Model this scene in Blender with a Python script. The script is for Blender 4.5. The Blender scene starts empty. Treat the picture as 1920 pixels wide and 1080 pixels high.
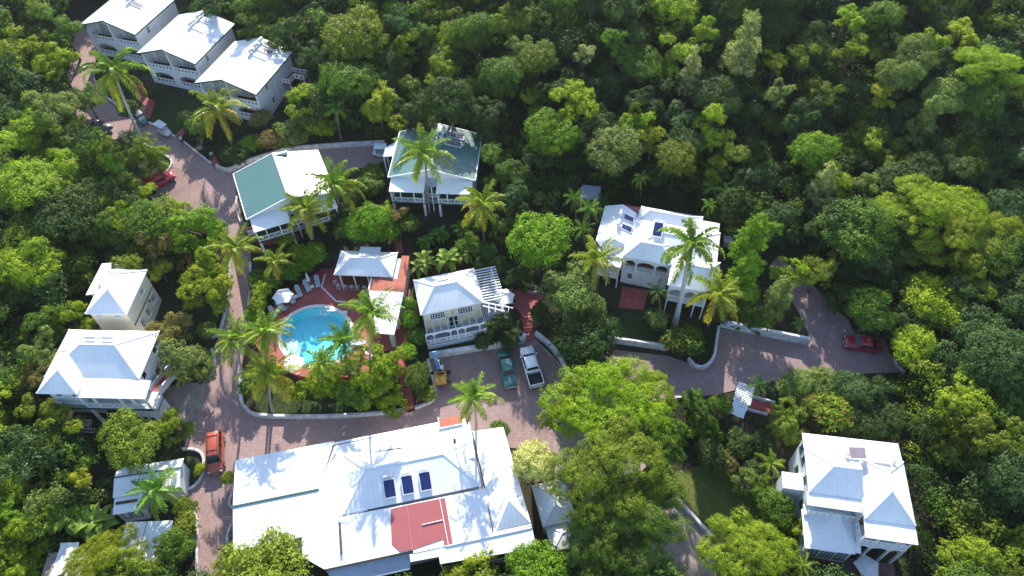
import bpy, bmesh, math, random
import numpy as np
from mathutils import Matrix, Vector
R = math.radians
random.seed(7)
rng = np.random.default_rng(11)
scene = bpy.context.scene
COL = scene.collection

# ------------------------------------------------------------------ camera
FPX, DEP, ROLL, DIST = 1350.0, R(51), R(1.3), 93.0
SL = math.tan(R(7))                      # the hillside rises away from the viewer
CAM = (0.0, -DIST*math.cos(DEP), DIST*math.sin(DEP))
FW = (0, math.cos(DEP), -math.sin(DEP))
_u = (0, math.sin(DEP), math.cos(DEP)); _r = (1, 0, 0)
RT = tuple(math.cos(ROLL)*a - math.sin(ROLL)*b for a, b in zip(_r, _u))
UP = tuple(math.sin(ROLL)*a + math.cos(ROLL)*b for a, b in zip(_r, _u))
cd = bpy.data.cameras.new("camera"); cam = bpy.data.objects.new("camera", cd); COL.objects.link(cam)
cd.sensor_width = 36; cd.lens = FPX/1920*36; cd.clip_start = 1; cd.clip_end = 6000
cam.matrix_world = Matrix(((RT[0], UP[0], -FW[0], CAM[0]), (RT[1], UP[1], -FW[1], CAM[1]), (RT[2], UP[2], -FW[2], CAM[2]), (0, 0, 0, 1)))
scene.camera = cam
# ------------------------------------------------------------------ light
SUN_EL, SUN_AZ = R(32.5), R(0)
world = bpy.data.worlds.new("World"); scene.world = world; world.use_nodes = True
wn = world.node_tree.nodes; wl = world.node_tree.links
sky = wn.new("ShaderNodeTexSky"); sky.sky_type = 'NISHITA'; sky.sun_disc = False
sky.sun_elevation = SUN_EL; sky.sun_rotation = SUN_AZ; sky.altitude = 50; sky.dust_density = .6; sky.ozone_density = 1.5
wl.new(sky.outputs[0], wn["Background"].inputs[0]); wn["Background"].inputs[1].default_value = 0.15
ld = bpy.data.lights.new("sun", 'SUN'); ld.energy = 4.8; ld.angle = R(.55); ld.color = (1, .93, .80)
sun = bpy.data.objects.new("sun", ld); COL.objects.link(sun); sun.rotation_euler = (-(math.pi/2-SUN_EL), 0, SUN_AZ)
sun.location = (0, 60, 90)
scene.view_settings.view_transform = 'Standard'; scene.view_settings.look = 'None'
scene.view_settings.gamma = 1; scene.view_settings.exposure = 1.15; scene.view_settings.use_curve_mapping = False
scene.cycles.use_denoising = True; scene.cycles.max_bounces = 6; scene.cycles.diffuse_bounces = 3
scene.cycles.glossy_bounces = 3; scene.cycles.transmission_bounces = 4; scene.cycles.transparent_max_bounces = 4
scene.cycles.sample_clamp_indirect = 6; scene.cycles.caustics_reflective = False; scene.cycles.caustics_refractive = False

# ------------------------------------------------------------------ ground shape and photo rays
def smooth(t): t = max(0., min(1., t)); return t*t*(3-2*t)
HS = math.tan(R(20))-math.tan(R(7))
TERR = []                                 # level terraces cut in the slope: (cx,cy,rot,halfw,halfd,z,blend)
def Z(x, y):
    z = SL*max(-70, min(y, 150))
    if y > 150: z += (y-150)*.02
    if y < -70: z += (y+70)*.03
    w = smooth((x+36)/16)                 # the wooded slope behind the houses is steeper
    if w > 0:
        y0 = 30-14*smooth((x+2)/14); t = y-y0
        if t > 0: z += w*HS*(t*t/16 if t < 8 else t-4) if t < 90 else w*HS*86
    for cx, cy, rt, hw, hd, zz, bl in TERR:
        c, s = math.cos(rt), math.sin(rt); dx, dy = x-cx, y-cy
        u, v = abs(dx*c+dy*s)-hw, abs(-dx*s+dy*c)-hd
        if u < bl and v < bl:
            d = math.hypot(max(u, 0), max(v, 0)); w = smooth(1-d/bl)
            z = z*(1-w)+zz*w
    return z
def ray(px, py):
    a, b = (px-960)/FPX, (540-py)/FPX
    return tuple(FW[i]+a*RT[i]+b*UP[i] for i in range(3))
def atz(px, py, z):
    d = ray(px, py); t = (z-CAM[2])/d[2]; return (CAM[0]+t*d[0], CAM[1]+t*d[1], z)
def at(px, py, h=0):
    p = atz(px, py, h)
    for _ in range(30):
        q = atz(px, py, Z(p[0], p[1])+h); p = tuple((p[i]+q[i])/2 for i in range(3))
    p = (p[0], p[1], Z(p[0], p[1])+h)
    return p
def proj(p):
    v = [p[i]-CAM[i] for i in range(3)]; z = sum(v[i]*FW[i] for i in range(3))
    return (960+FPX*sum(v[i]*RT[i] for i in range(3))/z, 540-FPX*sum(v[i]*UP[i] for i in range(3))/z)
def inside(p, poly):
    x, y = p[0], p[1]; c = False; n = len(poly)
    for i in range(n):
        x1, y1 = poly[i][:2]; x2, y2 = poly[i-1][:2]
        if (y1 > y) != (y2 > y) and x < (x2-x1)*(y-y1)/(y2-y1)+x1: c = not c
    return c
_pc = at(628, 592)
TERR.append((_pc[0]+.6, _pc[1]-.2, R(-3), 8.3, 7.6, _pc[2], 2.2))
POOLZ = _pc[2]

# ------------------------------------------------------------------ objects
USED = {}
def label(o, lab=None, cat=None, group=None, kind=None):
    if lab: o["label"] = lab
    if cat: o["category"] = cat
    if group: o["group"] = group
    if kind: o["kind"] = kind
    return o
def thing(name, lab, cat, loc=(0, 0, 0), rz=0, group=None, tilt=None):
    o = bpy.data.objects.new(name, None); COL.objects.link(o); o.empty_display_size = .3
    if tilt is not None:                  # stands on the slope: tilt about world x, then turn
        o.rotation_euler = (Matrix.Rotation(tilt, 3, 'X') @ Matrix.Rotation(rz, 3, 'Z')).to_euler()
    else: o.rotation_euler = (0, 0, rz)
    o.location = loc
    return label(o, lab, cat, group)
def dup(root, loc, rz, lab=None, group=None, scale=None, color=None):
    def cp(s, par):
        c = s.copy(); COL.objects.link(c)
        if par: c.parent = par
        if color: c.color = color
        for k in s.children: cp(k, c)
        return c
    c = cp(root, None); c.location = loc; c.rotation_euler = (0, 0, rz)
    if scale: c.scale = scale
    return label(c, lab, None, group)

class MB:
    def __init__(s): s.v = []; s.f = []; s.m = []; s.mi = 0; s.sm = []; s.smooth = False
    def add(s, vs, fs):
        b = len(s.v); s.v += [tuple(p) for p in vs]
        for f in fs: s.f.append([b+i for i in f]); s.m.append(s.mi); s.sm.append(s.smooth)
        return s
    def box(s, x0, y0, z0, x1, y1, z1):
        if x0 > x1: x0, x1 = x1, x0
        if y0 > y1: y0, y1 = y1, y0
        if z0 > z1: z0, z1 = z1, z0
        return s.add([(x0,y0,z0),(x1,y0,z0),(x1,y1,z0),(x0,y1,z0),(x0,y0,z1),(x1,y0,z1),(x1,y1,z1),(x0,y1,z1)],
                     [(3,2,1,0),(4,5,6,7),(0,1,5,4),(1,2,6,5),(2,3,7,6),(3,0,4,7)])
    def poly(s, pts): return s.add(pts, [list(range(len(pts)))])
    def prism(s, pts, z0, z1):
        """pts: 2-D outline, counter-clockwise"""
        n = len(pts)
        vs = [(p[0], p[1], z0) for p in pts]+[(p[0], p[1], z1) for p in pts]
        return s.add(vs, [list(range(n))[::-1], list(range(n, 2*n))]+[(i, (i+1) % n, (i+1) % n+n, i+n) for i in range(n)])
    def slab(s, top, t):
        """a sheet of any outline in space given thickness t downwards"""
        n = len(top); vs = list(top)+[(p[0], p[1], p[2]-t) for p in top]
        return s.add(vs, [list(range(n)), list(range(n, 2*n))[::-1]]+[(i, i+n, (i+1) % n+n, (i+1) % n) for i in range(n)])
    def bar(s, a, b, w, h=None):
        """square bar from a to b"""
        h = h or w; a = Vector(a); b = Vector(b); d = (b-a).normalized()
        u = Vector((0, 0, 1)) if abs(d.z) < .95 else Vector((1, 0, 0))
        r = d.cross(u).normalized()*w/2; q = r.cross(d).normalized()*h/2
        vs = [a-r-q, a+r-q, a+r+q, a-r+q, b-r-q, b+r-q, b+r+q, b-r+q]
        return s.add(vs, [(0,1,2,3),(7,6,5,4),(0,4,5,1),(1,5,6,2),(2,6,7,3),(3,7,4,0)])
    def tube(s, pts, rads, n=8, cap=True):
        pts = [Vector(p) for p in pts]; rings = []
        if not isinstance(rads, (list, tuple)): rads = [rads]*len(pts)
        vs = []
        for i, p in enumerate(pts):
            d = (pts[min(i+1, len(pts)-1)]-pts[max(i-1, 0)]).normalized()
            u = Vector((0, 1, 0)) if abs(d.y) < .9 else Vector((1, 0, 0))
            a = d.cross(u).normalized(); b = d.cross(a)
            vs += [p+(a*math.cos(2*math.pi*k/n)+b*math.sin(2*math.pi*k/n))*rads[i] for k in range(n)]
        fs = [(i*n+k, i*n+(k+1) % n, (i+1)*n+(k+1) % n, (i+1)*n+k) for i in range(len(pts)-1) for k in range(n)]
        if cap: fs += [list(range(n))[::-1], [len(vs)-n+k for k in range(n)]]
        return s.add(vs, fs)
    def build(s, name, mats, parent=None, loc=(0, 0, 0), lab=None, cat=None, group=None, kind=None):
        me = bpy.data.meshes.new(name); me.from_pydata(s.v, [], s.f)
        if not isinstance(mats, (list, tuple)): mats = [mats]
        for m in mats: me.materials.append(m)
        me.polygons.foreach_set("material_index", s.m); me.polygons.foreach_set("use_smooth", s.sm); me.update()
        o = bpy.data.objects.new(name, me); COL.objects.link(o); o.location = loc
        if parent: o.parent = parent
        return label(o, lab, cat, group, kind)

# ------------------------------------------------------------------ materials
def newmat(name):
    m = bpy.data.materials.new(name); m.use_nodes = True; nt = m.node_tree
    return m, nt, nt.nodes, nt.links, nt.nodes["Principled BSDF"]
def noise_mix(nt, a, b, scale, detail=4, lo=.35, hi=.65, coord='Object', rough=.6):
    N, L = nt.nodes, nt.links
    tc = N.new("ShaderNodeTexCoord"); no = N.new("ShaderNodeTexNoise"); no.inputs["Scale"].default_value = scale
    no.inputs["Detail"].default_value = detail; no.inputs["Roughness"].default_value = rough
    if coord == 'World':
        g = N.new("ShaderNodeNewGeometry"); L.new(g.outputs["Position"], no.inputs["Vector"])
    else: L.new(tc.outputs[coord], no.inputs["Vector"])
    cr = N.new("ShaderNodeMapRange"); cr.inputs[1].default_value = lo; cr.inputs[2].default_value = hi
    L.new(no.outputs["Fac"], cr.inputs[0])
    mx = N.new("ShaderNodeMix"); mx.data_type = 'RGBA'
    L.new(cr.outputs[0], mx.inputs[0])
    for k, c in ((6, a), (7, b)):
        if isinstance(c, tuple): mx.inputs[k].default_value = (*c[:3], 1)
        else: L.new(c, mx.inputs[k])
    return mx.outputs[2], no
def plain(name, c, rough=.6, var=.12, scale=1.5, spec=.3, metal=0, coat=0, coord='World', bump=0):
    m, nt, N, L, P = newmat(name)
    c2 = tuple(x*(1-var) for x in c)
    out, no = noise_mix(nt, c, c2, scale, coord=coord)
    L.new(out, P.inputs["Base Color"]); P.inputs["Roughness"].default_value = rough
    P.inputs["Specular IOR Level"].default_value = spec; P.inputs["Metallic"].default_value = metal
    P.inputs["Coat Weight"].default_value = coat
    if bump:
        b = N.new("ShaderNodeBump"); b.inputs["Strength"].default_value = bump; L.new(no.outputs["Fac"], b.inputs["Height"]); L.new(b.outputs[0], P.inputs["Normal"])
    return m
def seamed(name, c, dirt, period=.4, rough=.35, spec=.5, stain=.5, shingles=False):
    """standing-seam sheet: seams run up the slope of whatever face it covers"""
    m, nt, N, L, P = newmat(name)
    g = N.new("ShaderNodeNewGeometry"); cr = N.new("ShaderNodeVectorMath"); cr.operation = 'CROSS_PRODUCT'
    cr.inputs[1].default_value = (0, 0, 1); L.new(g.outputs["True Normal"], cr.inputs[0])
    nz = N.new("ShaderNodeVectorMath"); nz.operation = 'NORMALIZE'; L.new(cr.outputs[0], nz.inputs[0])
    dt = N.new("ShaderNodeVectorMath"); dt.operation = 'DOT_PRODUCT'; L.new(nz.outputs[0], dt.inputs[0]); L.new(g.outputs["Position"], dt.inputs[1])
    dv = N.new("ShaderNodeMath"); dv.operation = 'DIVIDE'; dv.inputs[1].default_value = period; L.new(dt.outputs["Value"], dv.inputs[0])
    fr = N.new("ShaderNodeMath"); fr.operation = 'FRACT'; L.new(dv.outputs[0], fr.inputs[0])
    pp = N.new("ShaderNodeMath"); pp.operation = 'PINGPONG'; pp.inputs[1].default_value = .5; L.new(fr.outputs[0], pp.inputs[0])
    mr = N.new("ShaderNodeMapRange"); mr.inputs[1].default_value = 0; mr.inputs[2].default_value = .16; mr.inputs[3].default_value = 1; mr.inputs[4].default_value = 0
    L.new(pp.outputs[0], mr.inputs[0])
    o1, no = noise_mix(nt, c, dirt, .35, detail=6, lo=.45, hi=.8, coord='World')
    o2, no2 = noise_mix(nt, o1, tuple(x*.86 for x in c), 3.0, detail=5, lo=.5, hi=.9, coord='World')
    mx = N.new("ShaderNodeMix"); mx.data_type = 'RGBA'; ms = N.new("ShaderNodeMath"); ms.operation = 'MULTIPLY'; ms.inputs[1].default_value = .22
    L.new(mr.outputs[0], ms.inputs[0]); L.new(ms.outputs[0], mx.inputs[0]); L.new(o2, mx.inputs[6]); mx.inputs[7].default_value = tuple(x*.7 for x in c)+(1,)
    L.new(mx.outputs[2], P.inputs["Base Color"])
    b = N.new("ShaderNodeBump"); b.inputs["Strength"].default_value = .35; b.inputs["Distance"].default_value = .03
    L.new(mr.outputs[0], b.inputs["Height"]); L.new(b.outputs[0], P.inputs["Normal"])
    P.inputs["Roughness"].default_value = rough; P.inputs["Specular IOR Level"].default_value = spec
    return m
def brick(name, c1, c2, mortar, sx, sy, rot=0, var=.5, rough=.75, msize=.02, stains=None):
    m, nt, N, L, P = newmat(name)
    g = N.new("ShaderNodeNewGeometry"); mp = N.new("ShaderNodeMapping"); mp.inputs["Rotation"].default_value = (0, 0, rot)
    L.new(g.outputs["Position"], mp.inputs["Vector"])
    br = N.new("ShaderNodeTexBrick"); br.inputs["Scale"].default_value = 1; br.inputs["Brick Width"].default_value = sx; br.inputs["Row Height"].default_value = sy
    br.inputs["Mortar Size"].default_value = msize; br.inputs["Color1"].default_value = (*c1, 1); br.inputs["Color2"].default_value = (*c2, 1); br.inputs["Mortar"].default_value = (*mortar, 1)
    L.new(mp.outputs[0], br.inputs["Vector"])
    o1, n1 = noise_mix(nt, br.outputs["Color"], (c1[0]*.58, c1[1]*.56, c1[2]*.62), .3, detail=8, lo=.42, hi=.85, coord='World', rough=.7)
    o2, n2 = noise_mix(nt, o1, (min(1, c1[0]*1.35), min(1, c1[1]*1.3), min(1, c1[2]*1.25)), 1.7, detail=8, lo=.5, hi=1.0, coord='World', rough=.75)
    L.new(o2, P.inputs["Base Color"]); P.inputs["Roughness"].default_value = rough; P.inputs["Specular IOR Level"].default_value = .25
    b = N.new("ShaderNodeBump"); b.inputs["Strength"].default_value = .5; b.inputs["Distance"].default_value = .02; b.invert = True
    L.new(br.outputs["Fac"], b.inputs["Height"]); L.new(b.outputs[0], P.inputs["Normal"])
    return m
M = {}
M['wroof'] = seamed('white_metal_roofing', (.82, .83, .84), (.66, .67, .68), .45, .38)
M['groof'] = seamed('green_metal_roofing', (.065, .155, .145), (.085, .17, .16), .4, .34, spec=.6)
M['rroof'] = seamed('red_metal_roofing', (.33, .085, .09), (.27, .075, .08), .3, .5)
M['groof2'] = seamed('grey_metal_roofing', (.32, .38, .46), (.22, .27, .33), .25, .5)
M['terra'] = brick('terracotta_shingles', (.44, .15, .10), (.36, .11, .075), (.24, .08, .06), .5, .22, rot=R(-4.5))
M['wall'] = plain('white_painted_render', (.72, .74, .76), .8, .1, 2)
M['cream'] = plain('cream_painted_boards', (.72, .66, .50), .8, .1, 2)
M['yellow'] = plain('pale_yellow_render', (.78, .72, .55), .8, .08, 2)
M['trim'] = plain('white_gloss_trim', (.80, .81, .82), .5, .06, 3)
M['dgreen'] = plain('dark_green_trim', (.03, .09, .075), .5, .2, 3)
M['dark'] = plain('painted_interior_shade', (.035, .03, .03), .8, .3, 2)  # near-black colour painted in for the shade inside rooms and recesses
M['glass'] = plain('window_glass', (.02, .025, .03), .08, .3, 1, spec=.35)
M['wood'] = plain('brown_timber', (.16, .07, .035), .6, .4, 4)
M['wicker'] = plain('wicker_brown', (.12, .07, .04), .8, .3, 12)
M['redpaint'] = plain('red_painted_concrete', (.40, .095, .09), .7, .28, .9, bump=.15)
M['wallw'] = plain('weathered_white_wall', (.68, .68, .68), .85, .42, 1.6, bump=.2)
M['stone'] = brick('reddish_stone_blocks', (.20, .11, .10), (.14, .085, .08), (.10, .07, .06), .45, .22)
M['paver'] = brick('clay_paver_drive', (.41, .285, .268), (.335, .23, .218), (.18, .12, .118), .30, .17, msize=.016)
M['paver2'] = brick('clay_paver_drive_turned', (.37, .255, .25), (.30, .205, .205), (.165, .112, .115), .30, .17, rot=R(35), msize=.016)
M['pad'] = brick('stamped_concrete', (.29, .195, .17), (.25, .17, .15), (.18, .13, .12), 1.9, 2.4, rot=R(-12), msize=.025)
M['concrete'] = plain('weathered_concrete', (.40, .32, .29), .85, .35, .8, bump=.3)
M['coping'] = plain('pool_coping', (.76, .73, .70), .7, .15, 2)
M['solar'] = plain('dark_blue_solar_glass', (.018, .03, .13), .15, .25, 1, spec=.6)
M['solarp'] = plain('pink_grey_solar_glass', (.20, .17, .21), .22, .2, 1, spec=.6)
M['tank'] = plain('white_tank_enamel', (.62, .66, .70), .3, .1, 3, spec=.6)
M['rust'] = plain('rusty_gutter', (.12, .07, .045), .8, .5, 3)
M['chrome'] = plain('brushed_chrome', (.6, .6, .62), .25, .1, 3, metal=1)
M['tyre'] = plain('black_rubber', (.02, .02, .02), .85, .2, 5)
M['canvas'] = plain('white_canvas', (.80, .80, .80), .85, .08, 4)
M['cushion'] = plain('pale_blue_grey_mesh', (.46, .50, .56), .8, .1, 4)
M['black'] = plain('black_plastic', (.02, .02, .022), .5, .2, 4)
def paint(name, c, rough=.3): return plain(name, c, rough, .08, 1.5, spec=.6, coat=.6)
# soil, grass
def ground(name, a, b, c, s1=.5, s2=4, rough=.95):
    m, nt, N, L, P = newmat(name)
    o1, _ = noise_mix(nt, a, b, s1, detail=8, lo=.4, hi=.65, coord='World', rough=.7)
    o2, n2 = noise_mix(nt, o1, c, s2, detail=8, lo=.45, hi=.75, coord='World', rough=.75)
    L.new(o2, P.inputs["Base Color"]); P.inputs["Roughness"].default_value = rough; P.inputs["Specular IOR Level"].default_value = .1
    b2 = N.new("ShaderNodeBump"); b2.inputs["Strength"].default_value = .8; b2.inputs["Distance"].default_value = .1; L.new(n2.outputs["Fac"], b2.inputs["Height"]); L.new(b2.outputs[0], P.inputs["Normal"])
    return m
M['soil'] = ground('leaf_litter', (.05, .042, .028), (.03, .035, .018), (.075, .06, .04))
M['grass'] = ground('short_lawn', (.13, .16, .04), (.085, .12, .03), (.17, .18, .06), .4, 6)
M['grassd'] = ground('shady_lawn', (.045, .065, .025), (.035, .055, .02), (.065, .08, .035), .4, 6)  # darker copy of the lawn, shade is put into the colour
# pool water + basin
def water_mat():
    m, nt, N, L, P = newmat('pool_water'); P.inputs["Base Color"].default_value = (.55, .92, 1, 1)
    P.inputs["Roughness"].default_value = .02; P.inputs["Transmission Weight"].default_value = 1; P.inputs["IOR"].default_value = 1.33
    no = N.new("ShaderNodeTexNoise"); no.inputs["Scale"].default_value = 2.2; no.inputs["Detail"].default_value = 3
    g = N.new("ShaderNodeNewGeometry"); L.new(g.outputs["Position"], no.inputs["Vector"])
    b = N.new("ShaderNodeBump"); b.inputs["Strength"].default_value = .25; b.inputs["Distance"].default_value = .1; L.new(no.outputs["Fac"], b.inputs["Height"]); L.new(b.outputs[0], P.inputs["Normal"])
    # light passes a thin water sheet
    tr = N.new("ShaderNodeBsdfTransparent"); tr.inputs[0].default_value = (.72, .96, .99, 1)
    gl = N.new("ShaderNodeBsdfGlossy"); gl.inputs["Roughness"].default_value = .03; L.new(b.outputs[0], gl.inputs["Normal"])
    fr = N.new("ShaderNodeFresnel"); fr.inputs[0].default_value = 1.33; L.new(b.outputs[0], fr.inputs["Normal"])
    mx = N.new("ShaderNodeMixShader"); L.new(fr.outputs[0], mx.inputs[0]); L.new(tr.outputs[0], mx.inputs[1]); L.new(gl.outputs[0], mx.inputs[2])
    L.new(mx.outputs[0], N["Material Output"].inputs[0]); return m
M['water'] = water_mat()
def basin_mat():
    m, nt, N, L, P = newmat('pool_plaster_caustics')
    vo = N.new("ShaderNodeTexVoronoi"); vo.feature = 'DISTANCE_TO_EDGE'; vo.inputs["Scale"].default_value = 2.6
    g = N.new("ShaderNodeNewGeometry"); no = N.new("ShaderNodeTexNoise"); no.inputs["Scale"].default_value = 1.5
    ad = N.new("ShaderNodeVectorMath"); ad.operation = 'ADD'; L.new(g.outputs["Position"], ad.inputs[0]); L.new(no.outputs["Color"], ad.inputs[1]); L.new(ad.outputs[0], vo.inputs["Vector"]); L.new(g.outputs["Position"], no.inputs["Vector"])
    mr = N.new("ShaderNodeMapRange"); mr.inputs[1].default_value = 0; mr.inputs[2].default_value = .12; mr.inputs[3].default_value = 1; mr.inputs[4].default_value = 0; L.new(vo.outputs["Distance"], mr.inputs[0])
    mx = N.new("ShaderNodeMix"); mx.data_type = 'RGBA'; L.new(mr.outputs[0], mx.inputs[0]); mx.inputs[6].default_value = (.12, .66, .78, 1); mx.inputs[7].default_value = (.26, .80, .88, 1)  # pale cell edges are sunlight caustics painted into the plaster
    L.new(mx.outputs[2], P.inputs["Base Color"]); P.inputs["Roughness"].default_value = .7; return m
M['basin'] = basin_mat()
def leaf_mat(name, trans=.42, gloss=.55, tint=(1.0, 1.25, .4)):
    m, nt, N, L, P = newmat(name)
    oi = N.new("ShaderNodeObjectInfo"); at_ = N.new("ShaderNodeAttribute"); at_.attribute_name = 'rnd'
    hs = N.new("ShaderNodeHueSaturation"); L.new(oi.outputs["Color"], hs.inputs["Color"])
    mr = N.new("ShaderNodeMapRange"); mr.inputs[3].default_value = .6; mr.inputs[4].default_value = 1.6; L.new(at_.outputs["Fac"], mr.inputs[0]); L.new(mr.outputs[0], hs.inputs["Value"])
    mh = N.new("ShaderNodeMapRange"); mh.inputs[3].default_value = .515; mh.inputs[4].default_value = .483; L.new(at_.outputs["Fac"], mh.inputs[0]); L.new(mh.outputs[0], hs.inputs["Hue"])
    L.new(hs.outputs[0], P.inputs["Base Color"]); P.inputs["Roughness"].default_value = gloss; P.inputs["Specular IOR Level"].default_value = .16
    tr = N.new("ShaderNodeBsdfTranslucent"); vm = N.new("ShaderNodeVectorMath"); vm.operation = 'MULTIPLY'; vm.inputs[1].default_value = tint
    L.new(hs.outputs[0], vm.inputs[0]); L.new(vm.outputs[0], tr.inputs[0])
    mx = N.new("ShaderNodeMixShader"); mx.inputs[0].default_value = trans; L.new(P.outputs[0], mx.inputs[1]); L.new(tr.outputs[0], mx.inputs[2])
    L.new(mx.outputs[0], N["Material Output"].inputs[0]); return m
M['leaf'] = leaf_mat('tree_leaves'); M['palm'] = leaf_mat('palm_leaflets', .4, .4)
def _gold(m):                             # old fronds turn yellow; how much is set per palm (object alpha)
    nt = m.node_tree; N, L = nt.nodes, nt.links
    oi = N.new("ShaderNodeObjectInfo"); hs = [n for n in N if n.type == 'HUE_SAT'][0]; at_ = N.new("ShaderNodeAttribute"); at_.attribute_name = 'old'
    mu = N.new("ShaderNodeMath"); mu.operation = 'MULTIPLY'; L.new(at_.outputs["Fac"], mu.inputs[0]); L.new(oi.outputs["Alpha"], mu.inputs[1])
    mx = N.new("ShaderNodeMix"); mx.data_type = 'RGBA'; L.new(mu.outputs[0], mx.inputs[0]); L.new(oi.outputs["Color"], mx.inputs[6]); mx.inputs[7].default_value = (.52, .38, .03, 1); L.new(mx.outputs[2], hs.inputs["Color"])
_gold(M['palm'])
M['curtain'] = plain('pale_curtains', (.45, .48, .50), .8, .5, 3)
M['bark'] = plain('grey_brown_bark', (.16, .12, .09), .9, .4, 6)
M['ptrunk'] = plain('pale_palm_trunk', (.36, .31, .26), .85, .35, 5, coord='Object')
M['royal'] = plain('smooth_grey_palm_trunk', (.50, .50, .52), .7, .15, 2, coord='Object')
M['petal'] = plain('red_flowers', (.7, .04, .08), .6, .3, 5)
# ================================================================== THE GROUND
POOL = [(528,633),(531,615),(540,600),(560,586),(585,578),(612,578),(635,587),(650,602),(660,625),(658,650),(645,668),(620,680),(592,684),(565,680),(545,668),(532,650)]
def curve_closed(pts, n=5):
    out = []; k = len(pts)
    for i in range(k):
        p0, p1, p2, p3 = pts[i-1], pts[i], pts[(i+1) % k], pts[(i+2) % k]
        for j in range(n):
            t = j/n
            out.append(tuple(.5*((2*p1[a])+(-p0[a]+p2[a])*t+(2*p0[a]-5*p1[a]+4*p2[a]-p3[a])*t*t+(-p0[a]+3*p1[a]-3*p2[a]+p3[a])*t**3) for a in range(2)))
    return out
def curve_open(pts, n=5):
    q = [pts[0]]+list(pts)+[pts[-1]]; out = []
    for i in range(1, len(q)-2):
        p0, p1, p2, p3 = q[i-1], q[i], q[i+1], q[i+2]
        for j in range(n):
            t = j/n
            out.append(tuple(.5*((2*p1[a])+(-p0[a]+p2[a])*t+(2*p0[a]-5*p1[a]+4*p2[a]-p3[a])*t*t+(-p0[a]+3*p1[a]-3*p2[a]+p3[a])*t**3) for a in range(2)))
    return out+[tuple(pts[-1])]
HAZE = .0001
DZ = POOLZ+.10
pool_w = [atz(p[0], p[1], DZ)[:2] for p in curve_closed(POOL)]
pcx, pcy = sum(p[0] for p in pool_w)/len(pool_w), sum(p[1] for p in pool_w)/len(pool_w)
def grow(poly, d):
    out = []; n = len(poly)
    for i in range(n):
        a, b = Vector(poly[i-1]), Vector(poly[(i+1) % n]); t = (b-a).normalized(); nn = Vector((t.y, -t.x))
        p = Vector(poly[i])
        if (p-Vector((pcx, pcy))).dot(nn) < 0: nn = -nn
        out.append(tuple(p+nn*d))
    return out
pool_hole = grow(pool_w, 1.0)
def axis(lo, hi, step, far):
    a = list(np.arange(lo, hi+1e-6, step)); b = []; s = step
    x = hi
    while x < far: s *= 1.45; x += s; b.append(x)
    c = []; s = step; x = lo
    while x > -far: s *= 1.45; x -= s; c.append(x)
    return c[::-1]+a+b
xs, ys = axis(-75, 60, .7, 2500), axis(-45, 70, .7, 2500)
vs, fs = [], []
for y in ys:
    for x in xs:
        z = Z(x, y)
        if abs(x-pcx) < 9 and abs(y-pcy) < 9 and inside((x, y), pool_hole): z -= 3
        elif not (-70 < x < 55 and -40 < y < 65): z += .5*math.sin(x*.13+y*.07)*math.sin(y*.11)
        vs.append((x, y, z))
nx = len(xs)
for j in range(len(ys)-1):
    for i in range(nx-1): k = j*nx+i; fs.append((k, k+1, k+nx+1, k+nx))
g = MB(); g.v = vs; g.f = fs; g.m = [0]*len(fs); g.sm = [False]*len(fs)
g.build('ground', M['soil'], kind='structure')

def drape(name, poly_px, off, mat, step=1.2, world=False, kind='structure', **kw):
    """a sheet that follows the ground, its outline given by ground points"""
    P = poly_px if world else [at(*p)[:2] for p in poly_px]
    bm = bmesh.new(); v = [bm.verts.new((p[0], p[1], 0)) for p in P]
    f = bm.faces.new(v); bmesh.ops.triangulate(bm, faces=[f])
    x0, x1 = min(p[0] for p in P), max(p[0] for p in P); y0, y1 = min(p[1] for p in P), max(p[1] for p in P)
    near = any(abs(x-TERR[0][0]) < 14 and abs(y-TERR[0][1]) < 13 for x in (x0, x1, (x0+x1)/2) for y in (y0, y1, (y0+y1)/2)) or (x0 < TERR[0][0] < x1 and y0 < TERR[0][1] < y1)
    if near:
        for a, lo, hi in ((0, x0, x1), (1, y0, y1)):
            t = lo+step*.7
            while t < hi:
                co = [0, 0, 0]; no = [0, 0, 0]; co[a] = t; no[a] = 1
                bmesh.ops.bisect_plane(bm, geom=bm.verts[:]+bm.edges[:]+bm.faces[:], plane_co=co, plane_no=no, dist=1e-5); t += step
    for q in bm.verts: q.co.z = Z(q.co.x, q.co.y)+off
    for q in bm.faces:
        q.normal_update()
        if q.normal.z < 0: q.normal_flip()
    me = bpy.data.meshes.new(name); bm.to_mesh(me); bm.free(); me.materials.append(mat)
    o = bpy.data.objects.new(name, me); COL.objects.link(o); return label(o, kind=kind, **kw)

ROAD_A = [(150,40),(178,60),(180,100),(178,150),(190,173),(207,188),(233,206),(270,226),(300,240),(330,258),(352,273),(378,294),(404,312),(430,322),(470,305),(540,286),(600,280),(700,274),(728,276),(728,300),(690,313),(640,322),(560,333),(450,333),(440,345),(446,380),(455,410),(468,440),(470,480),(471,545),(466,560),(462,600),(458,650),(452,700),(452,740),(459,765),(490,783),(600,784),(700,780),(770,773),(812,757),(818,735),(808,700),(803,672),(985,640),(1004,636),(1055,685),(1078,712),(1090,760),(1060,850),(1010,845),(955,840),(900,860),(620,880),(450,900),(440,960),(422,1100),(368,1100),(372,965),(335,955),(330,925),(365,915),(383,890),(384,862),(370,845),(345,838),(352,800),(300,775),(310,725),(385,715),(402,690),(402,650),(412,630),(421,590),(428,560),(430,500),(425,440),(410,425),(350,400),(302,402),(288,374),(300,345),(321,312),(320,298),(300,288),(270,270),(240,258),(215,262),(160,250),(138,200),(126,160),(130,110),(140,70)]
drape('driveway', ROAD_A, .05, M['paver'])
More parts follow.
